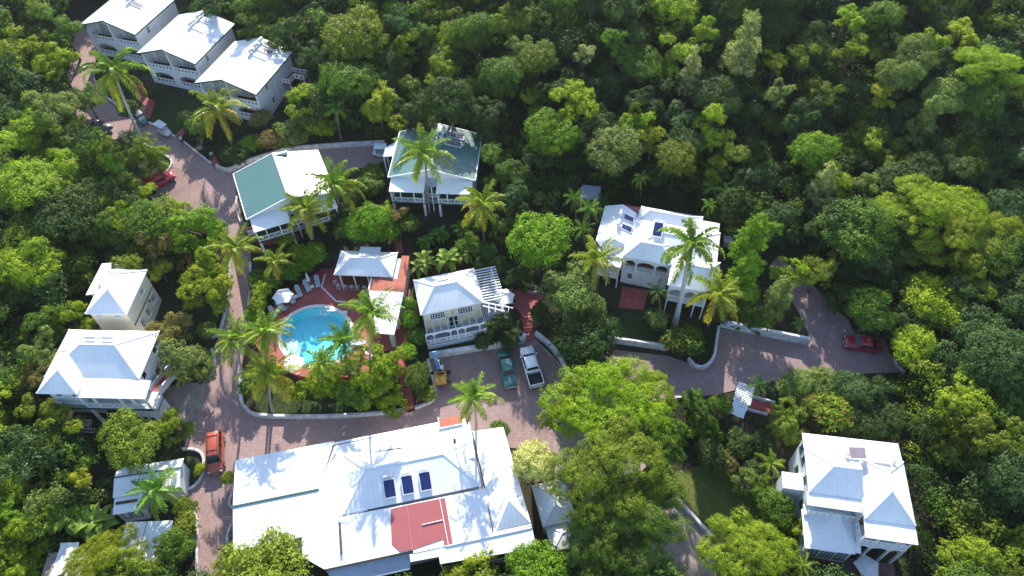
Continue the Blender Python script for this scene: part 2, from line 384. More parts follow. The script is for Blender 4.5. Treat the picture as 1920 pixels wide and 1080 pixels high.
ROAD_B = [(1060,690),(1110,715),(1138,690),(1141,655),(1252,668),(1288,680),(1302,692),(1322,692),(1338,675),(1342,640),(1346,615),(1515,648),(1520,640),(1505,600),(1482,560),(1478,530),(1440,500),(1460,480),(1520,530),(1560,575),(1590,600),(1600,622),(1660,640),(1667,660),(1695,698),(1600,702),(1480,708),(1420,722),(1345,740),(1270,748),(1225,752),(1100,790),(1080,800),(1060,760)]
drape('upper_driveway', ROAD_B, .058, M['paver2'])
drape('lower_driveway', [(1040,830),(1100,790),(1180,840),(1272,938),(1337,1012),(1345,1100),(1205,1100),(1150,980),(1040,900)], .066, M['concrete'])
drape('parking_pad', [(290,374),(302,346),(322,314),(345,318),(385,352),(400,388),(350,397),(304,400)], .074, M['pad'])
drape('parking_pad', [(806,673),(985,641),(1003,638),(1054,687),(1072,712),(940,760),(830,745)], .074, M['pad'])
drape('parking_pad', [(1142,657),(1250,670),(1286,683),(1302,695),(1322,695),(1340,677),(1344,642),(1348,618),(1514,650),(1440,676),(1330,697),(1240,712),(1150,720)], .074, M['pad'])
drape('parking_pad', [(312,728),(384,718),(386,760),(354,798),(304,773)], .074, M['concrete'])
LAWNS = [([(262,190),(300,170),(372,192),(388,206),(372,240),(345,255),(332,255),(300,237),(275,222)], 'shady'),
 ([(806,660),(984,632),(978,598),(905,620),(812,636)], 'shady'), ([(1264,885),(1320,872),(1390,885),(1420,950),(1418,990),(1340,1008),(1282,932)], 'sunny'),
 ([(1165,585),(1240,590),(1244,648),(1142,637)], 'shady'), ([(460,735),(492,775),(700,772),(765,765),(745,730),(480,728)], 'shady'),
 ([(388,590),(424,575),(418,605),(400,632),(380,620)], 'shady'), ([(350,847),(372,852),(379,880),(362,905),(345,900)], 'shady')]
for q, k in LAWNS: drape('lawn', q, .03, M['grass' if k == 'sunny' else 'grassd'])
PATHS = [[(254,160),(268,158),(276,180),(292,192),(281,224),(268,220),(275,200),(256,188)], [(331,252),(343,240),(347,250),(336,263)], [(393,299),(402,292),(412,309),(403,320)],
 [(658,393),(700,383),(745,384),(722,396),(672,404)], [(738,640),(752,636),(778,762),(760,775)], [(953,546),(1010,538),(1016,560),(992,584),(1000,640),(984,642),(977,590),(960,570)],
 [(1166,538),(1216,545),(1206,582),(1160,577)], [(1402,748),(1450,758),(1440,778),(1396,766)], [(740,452),(752,448),(757,474),(744,478)], [(480,450),(560,440),(562,452),(484,462)], [(185,612),(262,612),(262,628),(190,628)]]
for q in PATHS: drape('red_path', q, .085, M['redpaint'])
SURF = [ROAD_A, ROAD_B, [(1040,830),(1100,790),(1180,840),(1272,938),(1337,1012),(1345,1100),(1205,1100),(1150,980),(1040,900)]]+PATHS
LAWNP = [q for q, k in LAWNS]

# steps in the red paths
def steps(px0, px1, n, w, lab):
    a, b = Vector(at(*px0)), Vector(at(*px1)); d = (b-a); d.z = 0; L_ = d.length; d.normalize(); s = Vector((-d.y, d.x, 0))*w/2
    mb = MB()
    for i in range(n):
        p = a+d*(L_*i/n); q = a+d*(L_*(i+.86)/n); z = Z(p.x, p.y)
        z1 = max(z, Z(q.x, q.y))+.16
        pts = [(p+s), (q+s), (q-s), (p-s)]
        mb.prism([(v.x, v.y) for v in pts], z-.2, z1)
    o = mb.build('path_steps', M['redpaint'], lab=lab, cat='steps'); return o
steps((766,768), (757,700), 9, 1.15, 'red painted steps climbing from the driveway to the pool terrace')
steps((993,638), (986,585), 8, 1.2, 'red painted steps rising between the white pickup and the cream cottage')
steps((262,188), (262,165), 4, 1.1, 'short red steps leading up to the middle white villa')

# ------------------------------------------------------------------ low walls
def low_wall(pts, h, th, lab, mat='wallw', curve=True, base=0, name='low_wall'):
    P = [at(*p)[:2] for p in pts]
    if curve and len(P) > 2: P = curve_open(P, 4)
    mb = MB(); n = len(P); vs = []
    for i, p in enumerate(P):
        a, b = Vector(P[max(0, i-1)]), Vector(P[min(n-1, i+1)]); t = (b-a).normalized(); s = Vector((-t.y, t.x))*th/2
        z = Z(*p)+base
        for sx, zz in ((-1, z-.4), (1, z-.4), (1, z+h-.04), (.75, z+h), (-.75, z+h), (-1, z+h-.04)): vs.append((p[0]+s.x*sx, p[1]+s.y*sx, zz))
    fs = [[i*6+k, i*6+(k+1) % 6, (i+1)*6+(k+1) % 6, (i+1)*6+k] for i in range(n-1) for k in range(6)]+[[5,4,3,2,1,0], [(n-1)*6+k for k in range(6)]]
    mb.add(vs, fs); o = mb.build(name, M[mat], lab=lab, cat='low wall'); return o
low_wall([(178,150),(190,173),(207,189),(233,207),(270,227),(300,241),(331,259)], .35, .28, 'white kerb wall of the drive behind the two golf carts')
low_wall([(345,268),(352,273),(378,294),(396,308)], .35, .28, 'white kerb wall running down beside the walking person')
low_wall([(408,316),(430,322),(470,305),(540,285),(600,278),(700,272),(722,271)], .75, .35, 'long white retaining wall curving behind the green roofed villas')
low_wall([(268,270),(300,288),(320,300),(321,314),(300,340),(277,353)], .4, .25, 'white kerb wall hooking round the bank above the red wagon')
low_wall([(287,373),(303,404)], .45, .25, 'short white kerb below the red wagon at the edge of the sunlit pad')
low_wall([(445,371),(444,395),(453,422)], .4, .2, 'thin white kerb left of the pool side green villa')
low_wall([(432,500),(429,560),(420,600),(411,626),(396,635)], .4, .3, 'white kerb wall on the left edge of the drive beside the pool')
low_wall([(398,656),(404,680),(401,705)], .4, .3, 'short white kerb below the palm on the left edge of the drive')
low_wall([(470,494),(471,540),(466,575)], .4, .3, 'white kerb between the drive and the hedge left of the pool')
low_wall([(453,700),(453,745),(461,766),(490,781),(600,783),(700,778),(758,771)], .55, .35, 'long white wall round the foot of the pool garden')
low_wall([(778,767),(812,752),(816,730),(806,690),(803,676)], .45, .3, 'curved white wall end beside the yellow boom lift')
low_wall([(806,671),(900,656),(972,644),(984,633)], 1.0, .45, 'thick white retaining wall behind the green sedan and white pickup')
low_wall([(1004,629),(1030,650),(1053,680),(1062,702),(1080,712)], .9, .4, 'white retaining wall stepping down right of the white pickup')
low_wall([(1010,648),(1040,677),(1056,700)], .45, .22, 'lower grey white wall parallel to the wall right of the white pickup', mat='concrete')
low_wall([(1138,640),(1190,647),(1252,656)], 1.0, .35, 'white wall at the back of the shaded parking below the red terrace', curve=False)
low_wall([(1346,616),(1342,645),(1337,672),(1322,690),(1303,690),(1290,676)], .7, .32, 'white U shaped planter wall round the red flowering bushes')
low_wall([(1350,611),(1400,622),(1514,645)], 1.25, .4, 'tall white retaining wall above the right hand parking bays', curve=False)
low_wall([(1140,655),(1136,690)], .5, .25, 'short white wall at the left end of the shaded parking')
low_wall([(1213,872),(1270,940),(1337,1012)], .6, .38, 'straight white wall between the lower right drive and the lawn', curve=False)
low_wall([(343,843),(368,845),(382,858),(381,890),(366,912),(345,922)], .35, .3, 'white kerb hooking round the bed beside the red car')
low_wall([(320,935),(345,967)], .4, .25, 'short slanting white kerb in front of the small blue roofed shed')
low_wall([(345,963),(358,961),(370,975),(370,1090)], .35, .25, 'white kerb on the left side of the drive at the bottom edge')
low_wall([(437,925),(431,945),(440,958)], .35, .25, 'small white kerb at the left corner of the big restaurant roof')
low_wall([(431,1050),(428,1010),(436,985)], .5, .25, 'curled white kerb below the left corner of the big restaurant roof')
low_wall([(1265,747),(1295,746)], .35, .25, 'short white kerb on the lower edge of the upper drive')
low_wall([(1676,680),(1694,700)], .4, .25, 'short white kerb right of the shiny red car')
low_wall([(215,955),(213,975),(200,992)], .5, .3, 'curved white wall end left of the flat shed roof')
low_wall([(1404,744),(1452,757)], .5, .22, 'white wall edging the red path on its upper side')
low_wall([(1396,768),(1438,779)], .4, .2, 'white wall edging the red path on its lower side')

# ------------------------------------------------------------------ pool and deck
DECK = [(497,600),(520,565),(590,512),(628,490),(640,466),(770,466),(768,545),(762,640),(745,655),(700,662),(690,700),(620,712),(560,705),(505,680),(478,645)]
def holed(name, outer, inner, z0, z1, mat, **kw):
    bm = bmesh.new()
    def loop(P, z): 
        v = [bm.verts.new((p[0], p[1], z)) for p in P]; return v, [bm.edges.new((v[i], v[(i+1) % len(v)])) for i in range(len(v))]
    vo, eo = loop(outer, z1); vi, ei = loop(inner, z1)
    bmesh.ops.triangle_fill(bm, edges=eo+ei, use_beauty=True)
    for V_ in (vo, vi):
        lo = [bm.verts.new((p.co.x, p.co.y, z0)) for p in V_]; n = len(V_)
        for i in range(n): bm.faces.new((V_[i], V_[(i+1) % n], lo[(i+1) % n], lo[i]))
    bmesh.ops.recalc_face_normals(bm, faces=bm.faces)
    for f in bm.faces:
        if abs(f.normal.z) > .5 and f.normal.z < 0: f.normal_flip()
    me = bpy.data.meshes.new(name); bm.to_mesh(me); bm.free(); me.materials.append(mat)
    o = bpy.data.objects.new(name, me); COL.objects.link(o); return label(o, **kw)
deck_w = [atz(p[0], p[1], DZ)[:2] for p in DECK]
holed('pool_terrace', deck_w, grow(pool_w, .46), DZ-1.6, DZ, M['redpaint'], kind='structure')
SURF.append(DECK)
pool = thing('swimming_pool', 'round turquoise swimming pool with pale coping on the red terrace', 'swimming pool', (pcx, pcy, DZ-1.7))
rel = [(p[0]-pcx, p[1]-pcy) for p in pool_w]
def grow0(poly, d):
    global pcx, pcy
    a, b = pcx, pcy; pcx = pcy = 0; r = grow(poly, d); pcx, pcy = a, b; return r
o = holed('coping', grow0(rel, .50), rel, 1.45, 1.76, M['coping']); o.parent = pool
mb = MB(); n = len(rel)
def depth(p): return .15+.55*smooth((.5-p[1])/5+.2)         # shallow towards the camera, deep at the far end
vs = [(p[0], p[1], 1.66) for p in rel]+[(p[0]*.97, p[1]*.97, depth(p)) for p in rel]+[(p[0]*.5, p[1]*.5, depth((p[0]*.5, p[1]*.5))) for p in rel]+[(0, 0, depth((0, 0)))]
mb.add(vs, [(i+n, (i+1) % n+n, (i+1) % n, i)[::-1] for i in range(n)]+[(i+n, (i+1) % n+n, (i+1) % n+2*n, i+2*n) for i in range(n)]+[(i+2*n, (i+1) % n+2*n, 3*n) for i in range(n)])
mb.build('basin', M['basin'], pool)
mb = MB(); mb.poly([(p[0]*.999, p[1]*.999, 1.60) for p in rel]); mb.build('water', M['water'], pool)
sx, sy = atz(531, 652, DZ)[0]-pcx, atz(531, 652, DZ)[1]-pcy
mb = MB()
for k, (rr, zz) in enumerate(((2.0, .85), (1.45, 1.1), (.95, 1.35))):
    pts = []
    for a in range(20):
        q = (sx+rr*math.cos(a*math.pi/10), sy+rr*math.sin(a*math.pi/10))
        pts.append(q)
    mb.prism(pts, .1, zz)
mb.build('steps', M['coping'], pool)
# lane of white tiles on the terrace
def strip(name, px, w, lab, z=DZ, cat='paving strip'):
    P = [atz(p[0], p[1], z)[:2] for p in px]; mb = MB()
    n = len(P); L_, R_ = [], []
    for i, p in enumerate(P):
        a, b = Vector(P[max(0, i-1)]), Vector(P[min(n-1, i+1)]); t = (b-a).normalized(); s = Vector((-t.y, t.x))*w/2
        L_.append((p[0]+s.x, p[1]+s.y)); R_.append((p[0]-s.x, p[1]-s.y))
    for i in range(n-1): mb.prism([R_[i], R_[i+1], L_[i+1], L_[i]], z-.05, z+.07)
    return mb.build(name, M['coping'], lab=lab, cat=cat)
strip('terrace_kerb', [(610,514),(603,538),(630,565),(655,567),(700,564)], .22, 'thin white kerb line zigzagging across the red pool terrace')
strip('terrace_kerb', [(683,650),(686,662),(700,668)], .2, 'short white kerb right of the pool under the tall palm')
# pool float frame
fl = atz(609, 585, DZ); mb = MB()
def ringpts(cx, cy, rx, ry, z, n=14, rot=0): return [(cx+rx*math.cos(a)*math.cos(rot)-ry*math.sin(a)*math.sin(rot), cy+rx*math.cos(a)*math.sin(rot)+ry*math.sin(a)*math.cos(rot), z) for a in [2*math.pi*k/n for k in range(n+1)]]
mb.tube(ringpts(0, 0, .62, .42, .02, rot=-.3), .07, 6, cap=False); mb.tube(ringpts(.35, -.1, .26, .36, .05, rot=-.3), .05, 6, cap=False)
mb.build('pool_float', M['trim'], None, (fl[0], fl[1], DZ-.1), lab='white tubular float drifting at the far edge of the pool', cat='pool float')
M['deepline'] = plain('blue_lane_tiles', (.03, .22, .42), .6, .1)
# ================================================================== BUILDING PIECES
def fitq(q, H, ang=None, w=None, d=None):
    mx, my = sum(p[0] for p in q)/4, sum(p[1] for p in q)/4; ze = at(mx, my, H)[2]
    P = [atz(p[0], p[1], ze) for p in q]; cx, cy = sum(p[0] for p in P)/4, sum(p[1] for p in P)/4
    ux = [(P[1][i]-P[0][i]+P[2][i]-P[3][i])/2 for i in (0, 1)]; uy = [(P[3][i]-P[0][i]+P[2][i]-P[1][i])/2 for i in (0, 1)]
    w = w or math.hypot(*ux); d = d or math.hypot(*uy)
    if ang is None: ang = (math.atan2(ux[1], ux[0])+math.atan2(uy[1], uy[0])-math.pi/2)/2
    else: ang = R(ang)
    c, s = math.cos(ang), math.sin(ang)
    return cx-(w/2*c-d/2*s), cy-(w/2*s+d/2*c), ze, w, d, ang
FOOT = []                                 # building footprints in world x,y
def base(name, lab, cat, x, y, ze, w, d, ang, group=None, foot=None):
    c, s = math.cos(ang), math.sin(ang)
    cor = [(x+a*c-b*s, y+a*s+b*c) for a, b in ((0, 0), (w, 0), (w, d), (0, d))]
    z0 = min(Z(*cor[0]), Z(*cor[1]))
    e = thing(name, lab, cat, (x, y, z0), ang, group)
    fr = foot or (0, 0, w, d)
    FOOT.append([(x+a*c-b*s, y+a*s+b*c) for a, b in ((fr[0], fr[1]), (fr[2], fr[1]), (fr[2], fr[3]), (fr[0], fr[3]))])
    return e, ze-z0
def W(e, x0, y0, z0, x1, y1, z1, mat='wall', name='wall'):
    return MB().box(x0, y0, z0, x1, y1, z1).build(name, M[mat], e)
def gable(e, x0, y0, x1, y1, z, h, mat='wroof', trim='trim', axis='y', fill=None, t=.13, inset=.35):
    mb = MB()
    if axis == 'y': A, Bp, C_, D_ = (x0, y0, z), (x0, y1, z), (x1, y0, z), (x1, y1, z); r0, r1 = ((x0+x1)/2, y0, z+h), ((x0+x1)/2, y1, z+h)
    else: A, Bp, C_, D_ = (x0, y1, z), (x1, y1, z), (x0, y0, z), (x1, y0, z); r0, r1 = (x0, (y0+y1)/2, z+h), (x1, (y0+y1)/2, z+h)
    mb.slab([A, r0, r1, Bp] if axis == 'y' else [A, r0, r1, Bp][::-1][::-1], t); mb.slab([r0, C_, D_, r1], t)
    o = mb.build('roof', M[mat], e)
    f = MB()
    for a, b in ((A, r0), (r0, C_), (Bp, r1), (r1, D_), (A, Bp), (C_, D_)):
        a2, b2 = (a[0], a[1], a[2]-.07), (b[0], b[1], b[2]-.07); f.bar(a2, b2, .10, .2)
    if trim: 
        ff = f.build('fascia', M[trim], o)
        rc = MB().bar((r0[0], r0[1], r0[2]+.03), (r1[0], r1[1], r1[2]+.03), .28, .06); rc.build('ridge_cap', M['trim' if trim == 'trim' else mat], o)
    if fill:
        g = MB()
        if axis == 'y':
            a, b = x0+inset, x1-inset; hh = h*(1-2*inset/(x1-x0))
            for ya, yb in ((y0+fill[1], y0+fill[1]+.2), (y1-fill[1]-.2, y1-fill[1])):
                g = MB()
                k = h/((x1-x0)/2)
                vs = [(a, ya, z-.2), (b, ya, z-.2), (b, ya, z+k*inset-t-.02), ((a+b)/2, ya, z+h-t-.02), (a, ya, z+k*inset-t-.02)]; vs += [(p[0], yb, p[2]) for p in vs]
                g.add(vs, [(0,1,2,3,4), (9,8,7,6,5)]+[(i, i+5, (i+1) % 5+5, (i+1) % 5) for i in range(5)])
                g.build('gable_wall', M[fill[0]], e)
    return o
def hip(e, x0, y0, x1, y1, z, h, mat='wroof', ins=None, t=.12, trim='trim', name='roof', back=True, ends=None):
    """ins: how far the ridge ends stand in from the eave; the ridge runs along the longer side"""
    w, d = x1-x0, y1-y0; mb = MB()
    if ins is None: ins = min(w, d)/2
    if ends: i0, i1 = ends
    else: i0 = i1 = ins
    if w >= d: r0, r1 = (x0+i0, (y0+y1)/2, z+h), (x1-i1, (y0+y1)/2, z+h)
    else: r0, r1 = ((x0+x1)/2, y0+i0, z+h), ((x0+x1)/2, y1-i1, z+h)
    A, B_, C_, D_ = (x0, y0, z), (x1, y0, z), (x1, y1, z), (x0, y1, z); lo = [(p[0], p[1], z-t) for p in (A, B_, C_, D_)]
    vs = [A, B_, C_, D_, r0, r1]+lo
    if w >= d: fs = [(0, 1, 5, 4), (1, 2, 5), (2, 3, 4, 5), (3, 0, 4)]
    else: fs = [(0, 1, 4), (1, 2, 5, 4), (2, 3, 5), (3, 0, 4, 5)]
    if (r1[0]-r0[0])**2+(r1[1]-r0[1])**2 < .01: vs[5] = r0; fs = [(0, 1, 4), (1, 2, 4), (2, 3, 4), (3, 0, 4)]
    mb.add(vs, fs+[(6, 9, 8, 7), (0, 6, 7, 1), (1, 7, 8, 2), (2, 8, 9, 3), (3, 9, 6, 0)])
    o = mb.build(name, M[mat], e)
    c = MB(); up = lambda p: (p[0], p[1], p[2]+.02)
    if w >= d: prs = ((A, r0), (D_, r0), (B_, r1), (C_, r1), (r0, r1))
    else: prs = ((A, r0), (B_, r0), (C_, r1), (D_, r1), (r0, r1))
    for a, b in prs:
        if (Vector(a)-Vector(b)).length > .2: c.bar(up(a), up(b), .18, .05)
    c.build('ridge_cap', M['trim'], o)
    return o
def sheet(e, pts, mat='wroof', t=.1, name='roof'):
    return MB().slab(pts, t).build(name, M[mat], e)
def orient(mb, x, y, face):
    """turn pieces drawn looking at the front wall (x right, z up, -y outward) to another wall"""
    k = {'S': 0, 'E': 1, 'N': 2, 'W': 3}[face]; c, s = ((1, 0), (0, 1), (-1, 0), (0, -1))[k]
    mb.v = [(x+p[0]*c-p[1]*s, y+p[0]*s+p[1]*c, p[2]) for p in mb.v]; return mb
def window(e, x, y, z, w, h, face='S', frame='trim', cols=2, rows=2, name='window', pane='glass', fw=.09):
    mb = MB(); a = w/2
    mb.box(-a, -.06, z, -a+fw, .02, z+h).box(a-fw, -.06, z, a, .02, z+h).box(-a+fw, -.06, z, a-fw, .02, z+fw).box(-a+fw, -.06, z+h-fw, a-fw, .02, z+h)
    for i in range(1, cols): q = -a+w*i/cols; mb.box(q-.03, -.055, z+fw, q+.03, .01, z+h-fw)
    for i in range(1, rows): q = z+h*i/rows; mb.box(-a+fw, -.05, q-.025, a-fw, .008, q+.025)
    o = orient(mb, x, y, face).build(name, M[frame], e)
    p = MB().box(-a+.02, -.03, z+.02, a-.02, .004, z+h-.02); orient(p, x, y, face).build('pane', M[pane], o)
    if name == 'window' and h < 1.6: s = MB().box(-a-.08, -.14, z-.08, a+.08, 0, z-.003); orient(s, x, y, face).build('sill', M[frame], o)
    return o
def seg(mb, a, b):
    """lay pieces drawn along x from 0..L, onto the line a-b"""
    dx, dy = b[0]-a[0], b[1]-a[1]; L_ = math.hypot(dx, dy); c, s = dx/L_, dy/L_
    mb.v = [(a[0]+p[0]*c-p[1]*s, a[1]+p[0]*s+p[1]*c, p[2]) for p in mb.v]; return mb
def railing(e, a, b, z, h=.85, style='x', mat='trim', pitch=.8, name='railing'):
    L_ = math.hypot(b[0]-a[0], b[1]-a[1]); n = max(1, round(L_/pitch)); p = L_/n; mb = MB()
    mb.box(0, -.05, z+h-.08, L_, .05, z+h); mb.box(0, -.035, z+.06, L_, .035, z+.14)
    for i in range(n+1): q = min(max(i*p, .03), L_-.03); mb.box(q-.04, -.04, z, q+.04, .04, z+h-.081)
    for i in range(n):
        x0, x1, z0, z1 = i*p+.041, (i+1)*p-.041, z+.141, z+h-.081; cx, cz = (x0+x1)/2, (z0+z1)/2
        if style == 'hole':
            r = min(x1-x0, z1-z0)*.36; A = [2*math.pi*k/12 for k in range(12)]
            inn = [(cx+r*math.cos(t), cz+r*math.sin(t)) for t in A]
            out = []
            for t in A:
                ct, st = math.cos(t), math.sin(t); m = min((x1-x0)/2/max(abs(ct), 1e-6), (z1-z0)/2/max(abs(st), 1e-6)); out.append((cx+m*ct, cz+m*st))
            vs = [(q[0], -.03, q[1]) for q in out]+[(q[0], -.03, q[1]) for q in inn]+[(q[0], .03, q[1]) for q in out]+[(q[0], .03, q[1]) for q in inn]
            fs = []
            for k in range(12):
                j = (k+1) % 12; fs += [(k, j, 12+j, 12+k), (24+k, 36+k, 36+j, 24+j), (12+k, 12+j, 36+j, 36+k)]
            mb.add(vs, fs)
        elif style == 'x':
            for u in ((x0, z0, x1, z1), (x0, z1, x1, z0)): mb.bar((u[0], 0, u[1]), (u[2], 0, u[3]), .05, .05)
            r = .16; T = [(cx+r*math.cos(2*math.pi*k/8), 0, cz+r*math.sin(2*math.pi*k/8)) for k in range(9)]
            for k in range(8): mb.bar(T[k], T[k+1], .05, .05)
        else:
            k = max(2, int((x1-x0)/.16))
            for j in range(1, k): q = x0+(x1-x0)*j/k; mb.box(q-.02, -.02, z0, q+.02, .02, z1)
    return seg(mb, a, b).build(name, M[mat], e)
def post(e, x, y, z0, z1, w=.16, mat='trim', name='post'): return MB().box(x-w/2, y-w/2, z0, x+w/2, y+w/2, z1).build(name, M[mat], e)
def archpanel(mb, x0, x1, zs, zt, rise, y0, y1, n=10, flat=0):
    """wall over an opening: arched underside springing at zs, flat top at zt"""
    P = []
    for k in range(n+1):
        t = k/n; P.append((x0+(x1-x0)*t, zs+rise*math.sin(math.pi*t)**.6))
    vs = []
    for x, z in P: vs += [(x, y0, z), (x, y0, zt), (x, y1, z), (x, y1, zt)]
    fs = []
    for k in range(n): a, b = 4*k, 4*k+4; fs += [(a, b, b+1, a+1), (a+2, a+3, b+3, b+2), (a, a+2, b+2, b), (a+1, b+1, b+3, a+3)]
    fs += [(0, 1, 3, 2), (4*n, 4*n+2, 4*n+3, 4*n+1)]
    mb.add(vs, fs)
def panel(e, x0, y0, x1, y1, zf, mat='solarp', name='solar_panel', lift=.14):
    """flat collector lying on a roof whose height is zf(x, y)"""
    q = [(x0, y0), (x1, y0), (x1, y1), (x0, y1)]; top = [(p[0], p[1], zf(*p)+lift) for p in q]
    o = MB().slab(top, .08).build(name, M['trim'], e)
    m = .09; q = [(x0+m, y0+m), (x1-m, y0+m), (x1-m, y1-m), (x0+m, y1-m)]
    MB().slab([(p[0], p[1], zf(*p)+lift+.012) for p in q], .03).build('glass_plate', M[mat], o)
def tank(e, a, b, r=.27, name='water_tank'):
    mb = MB(); a, b = Vector(a), Vector(b); d = (b-a).normalized(); L_ = (b-a).length
    mb.smooth = True
    mb.tube([a, a+d*.08, a+d*.16, b-d*.16, b-d*.08, b], [r*.35, r*.8, r, r, r*.8, r*.35], 12); mb.smooth = False
    m = (a+b)/2
    for k in (-.3, .3): q = m+d*L_*k; mb.box(q.x-.05, q.y-.05, q.z-r-.2, q.x+.05, q.y+.05, q.z-r*.8)
    return mb.build(name, M['tank'], e)

CH = None
def wicker_chair(x, y, z, rz, lab, group='wicker chairs on the villa balconies', mat='wicker'):
    global CH
    if CH is None:
        e = thing('wicker_chair', lab, 'chair', (x, y, z), rz, group)
        MB().box(-.3, -.3, .3, .3, .3, .42).build('seat', M[mat], e)
        mb = MB(); 
        for k in range(7):
            a0, a1 = math.pi*(-.1+1.2*k/7), math.pi*(-.1+1.2*(k+1)/7); hh = .85 if 1 <= k <= 5 else .65
            p = [(.32*math.cos(a0), .3*math.sin(a0)), (.36*math.cos(a0), .34*math.sin(a0)), (.36*math.cos(a1), .34*math.sin(a1)), (.32*math.cos(a1), .3*math.sin(a1))]
            mb.prism(p, .3, hh)
        mb.build('backrest', M[mat], e)
        for sx in (-1, 1):
            for sy in (-1, 1): MB().box(sx*.26-.03, sy*.26-.03, 0, sx*.26+.03, sy*.26+.03, .3).build('leg', M[mat], e)
        CH = e; return e
    return dup(CH, (x, y, z), rz, lab, group)
def loc2w(e, x, y, z=0):
    a = e.rotation_euler[2]; return (e.location[0]+x*math.cos(a)-y*math.sin(a), e.location[1]+x*math.sin(a)+y*math.cos(a), e.location[2]+z)

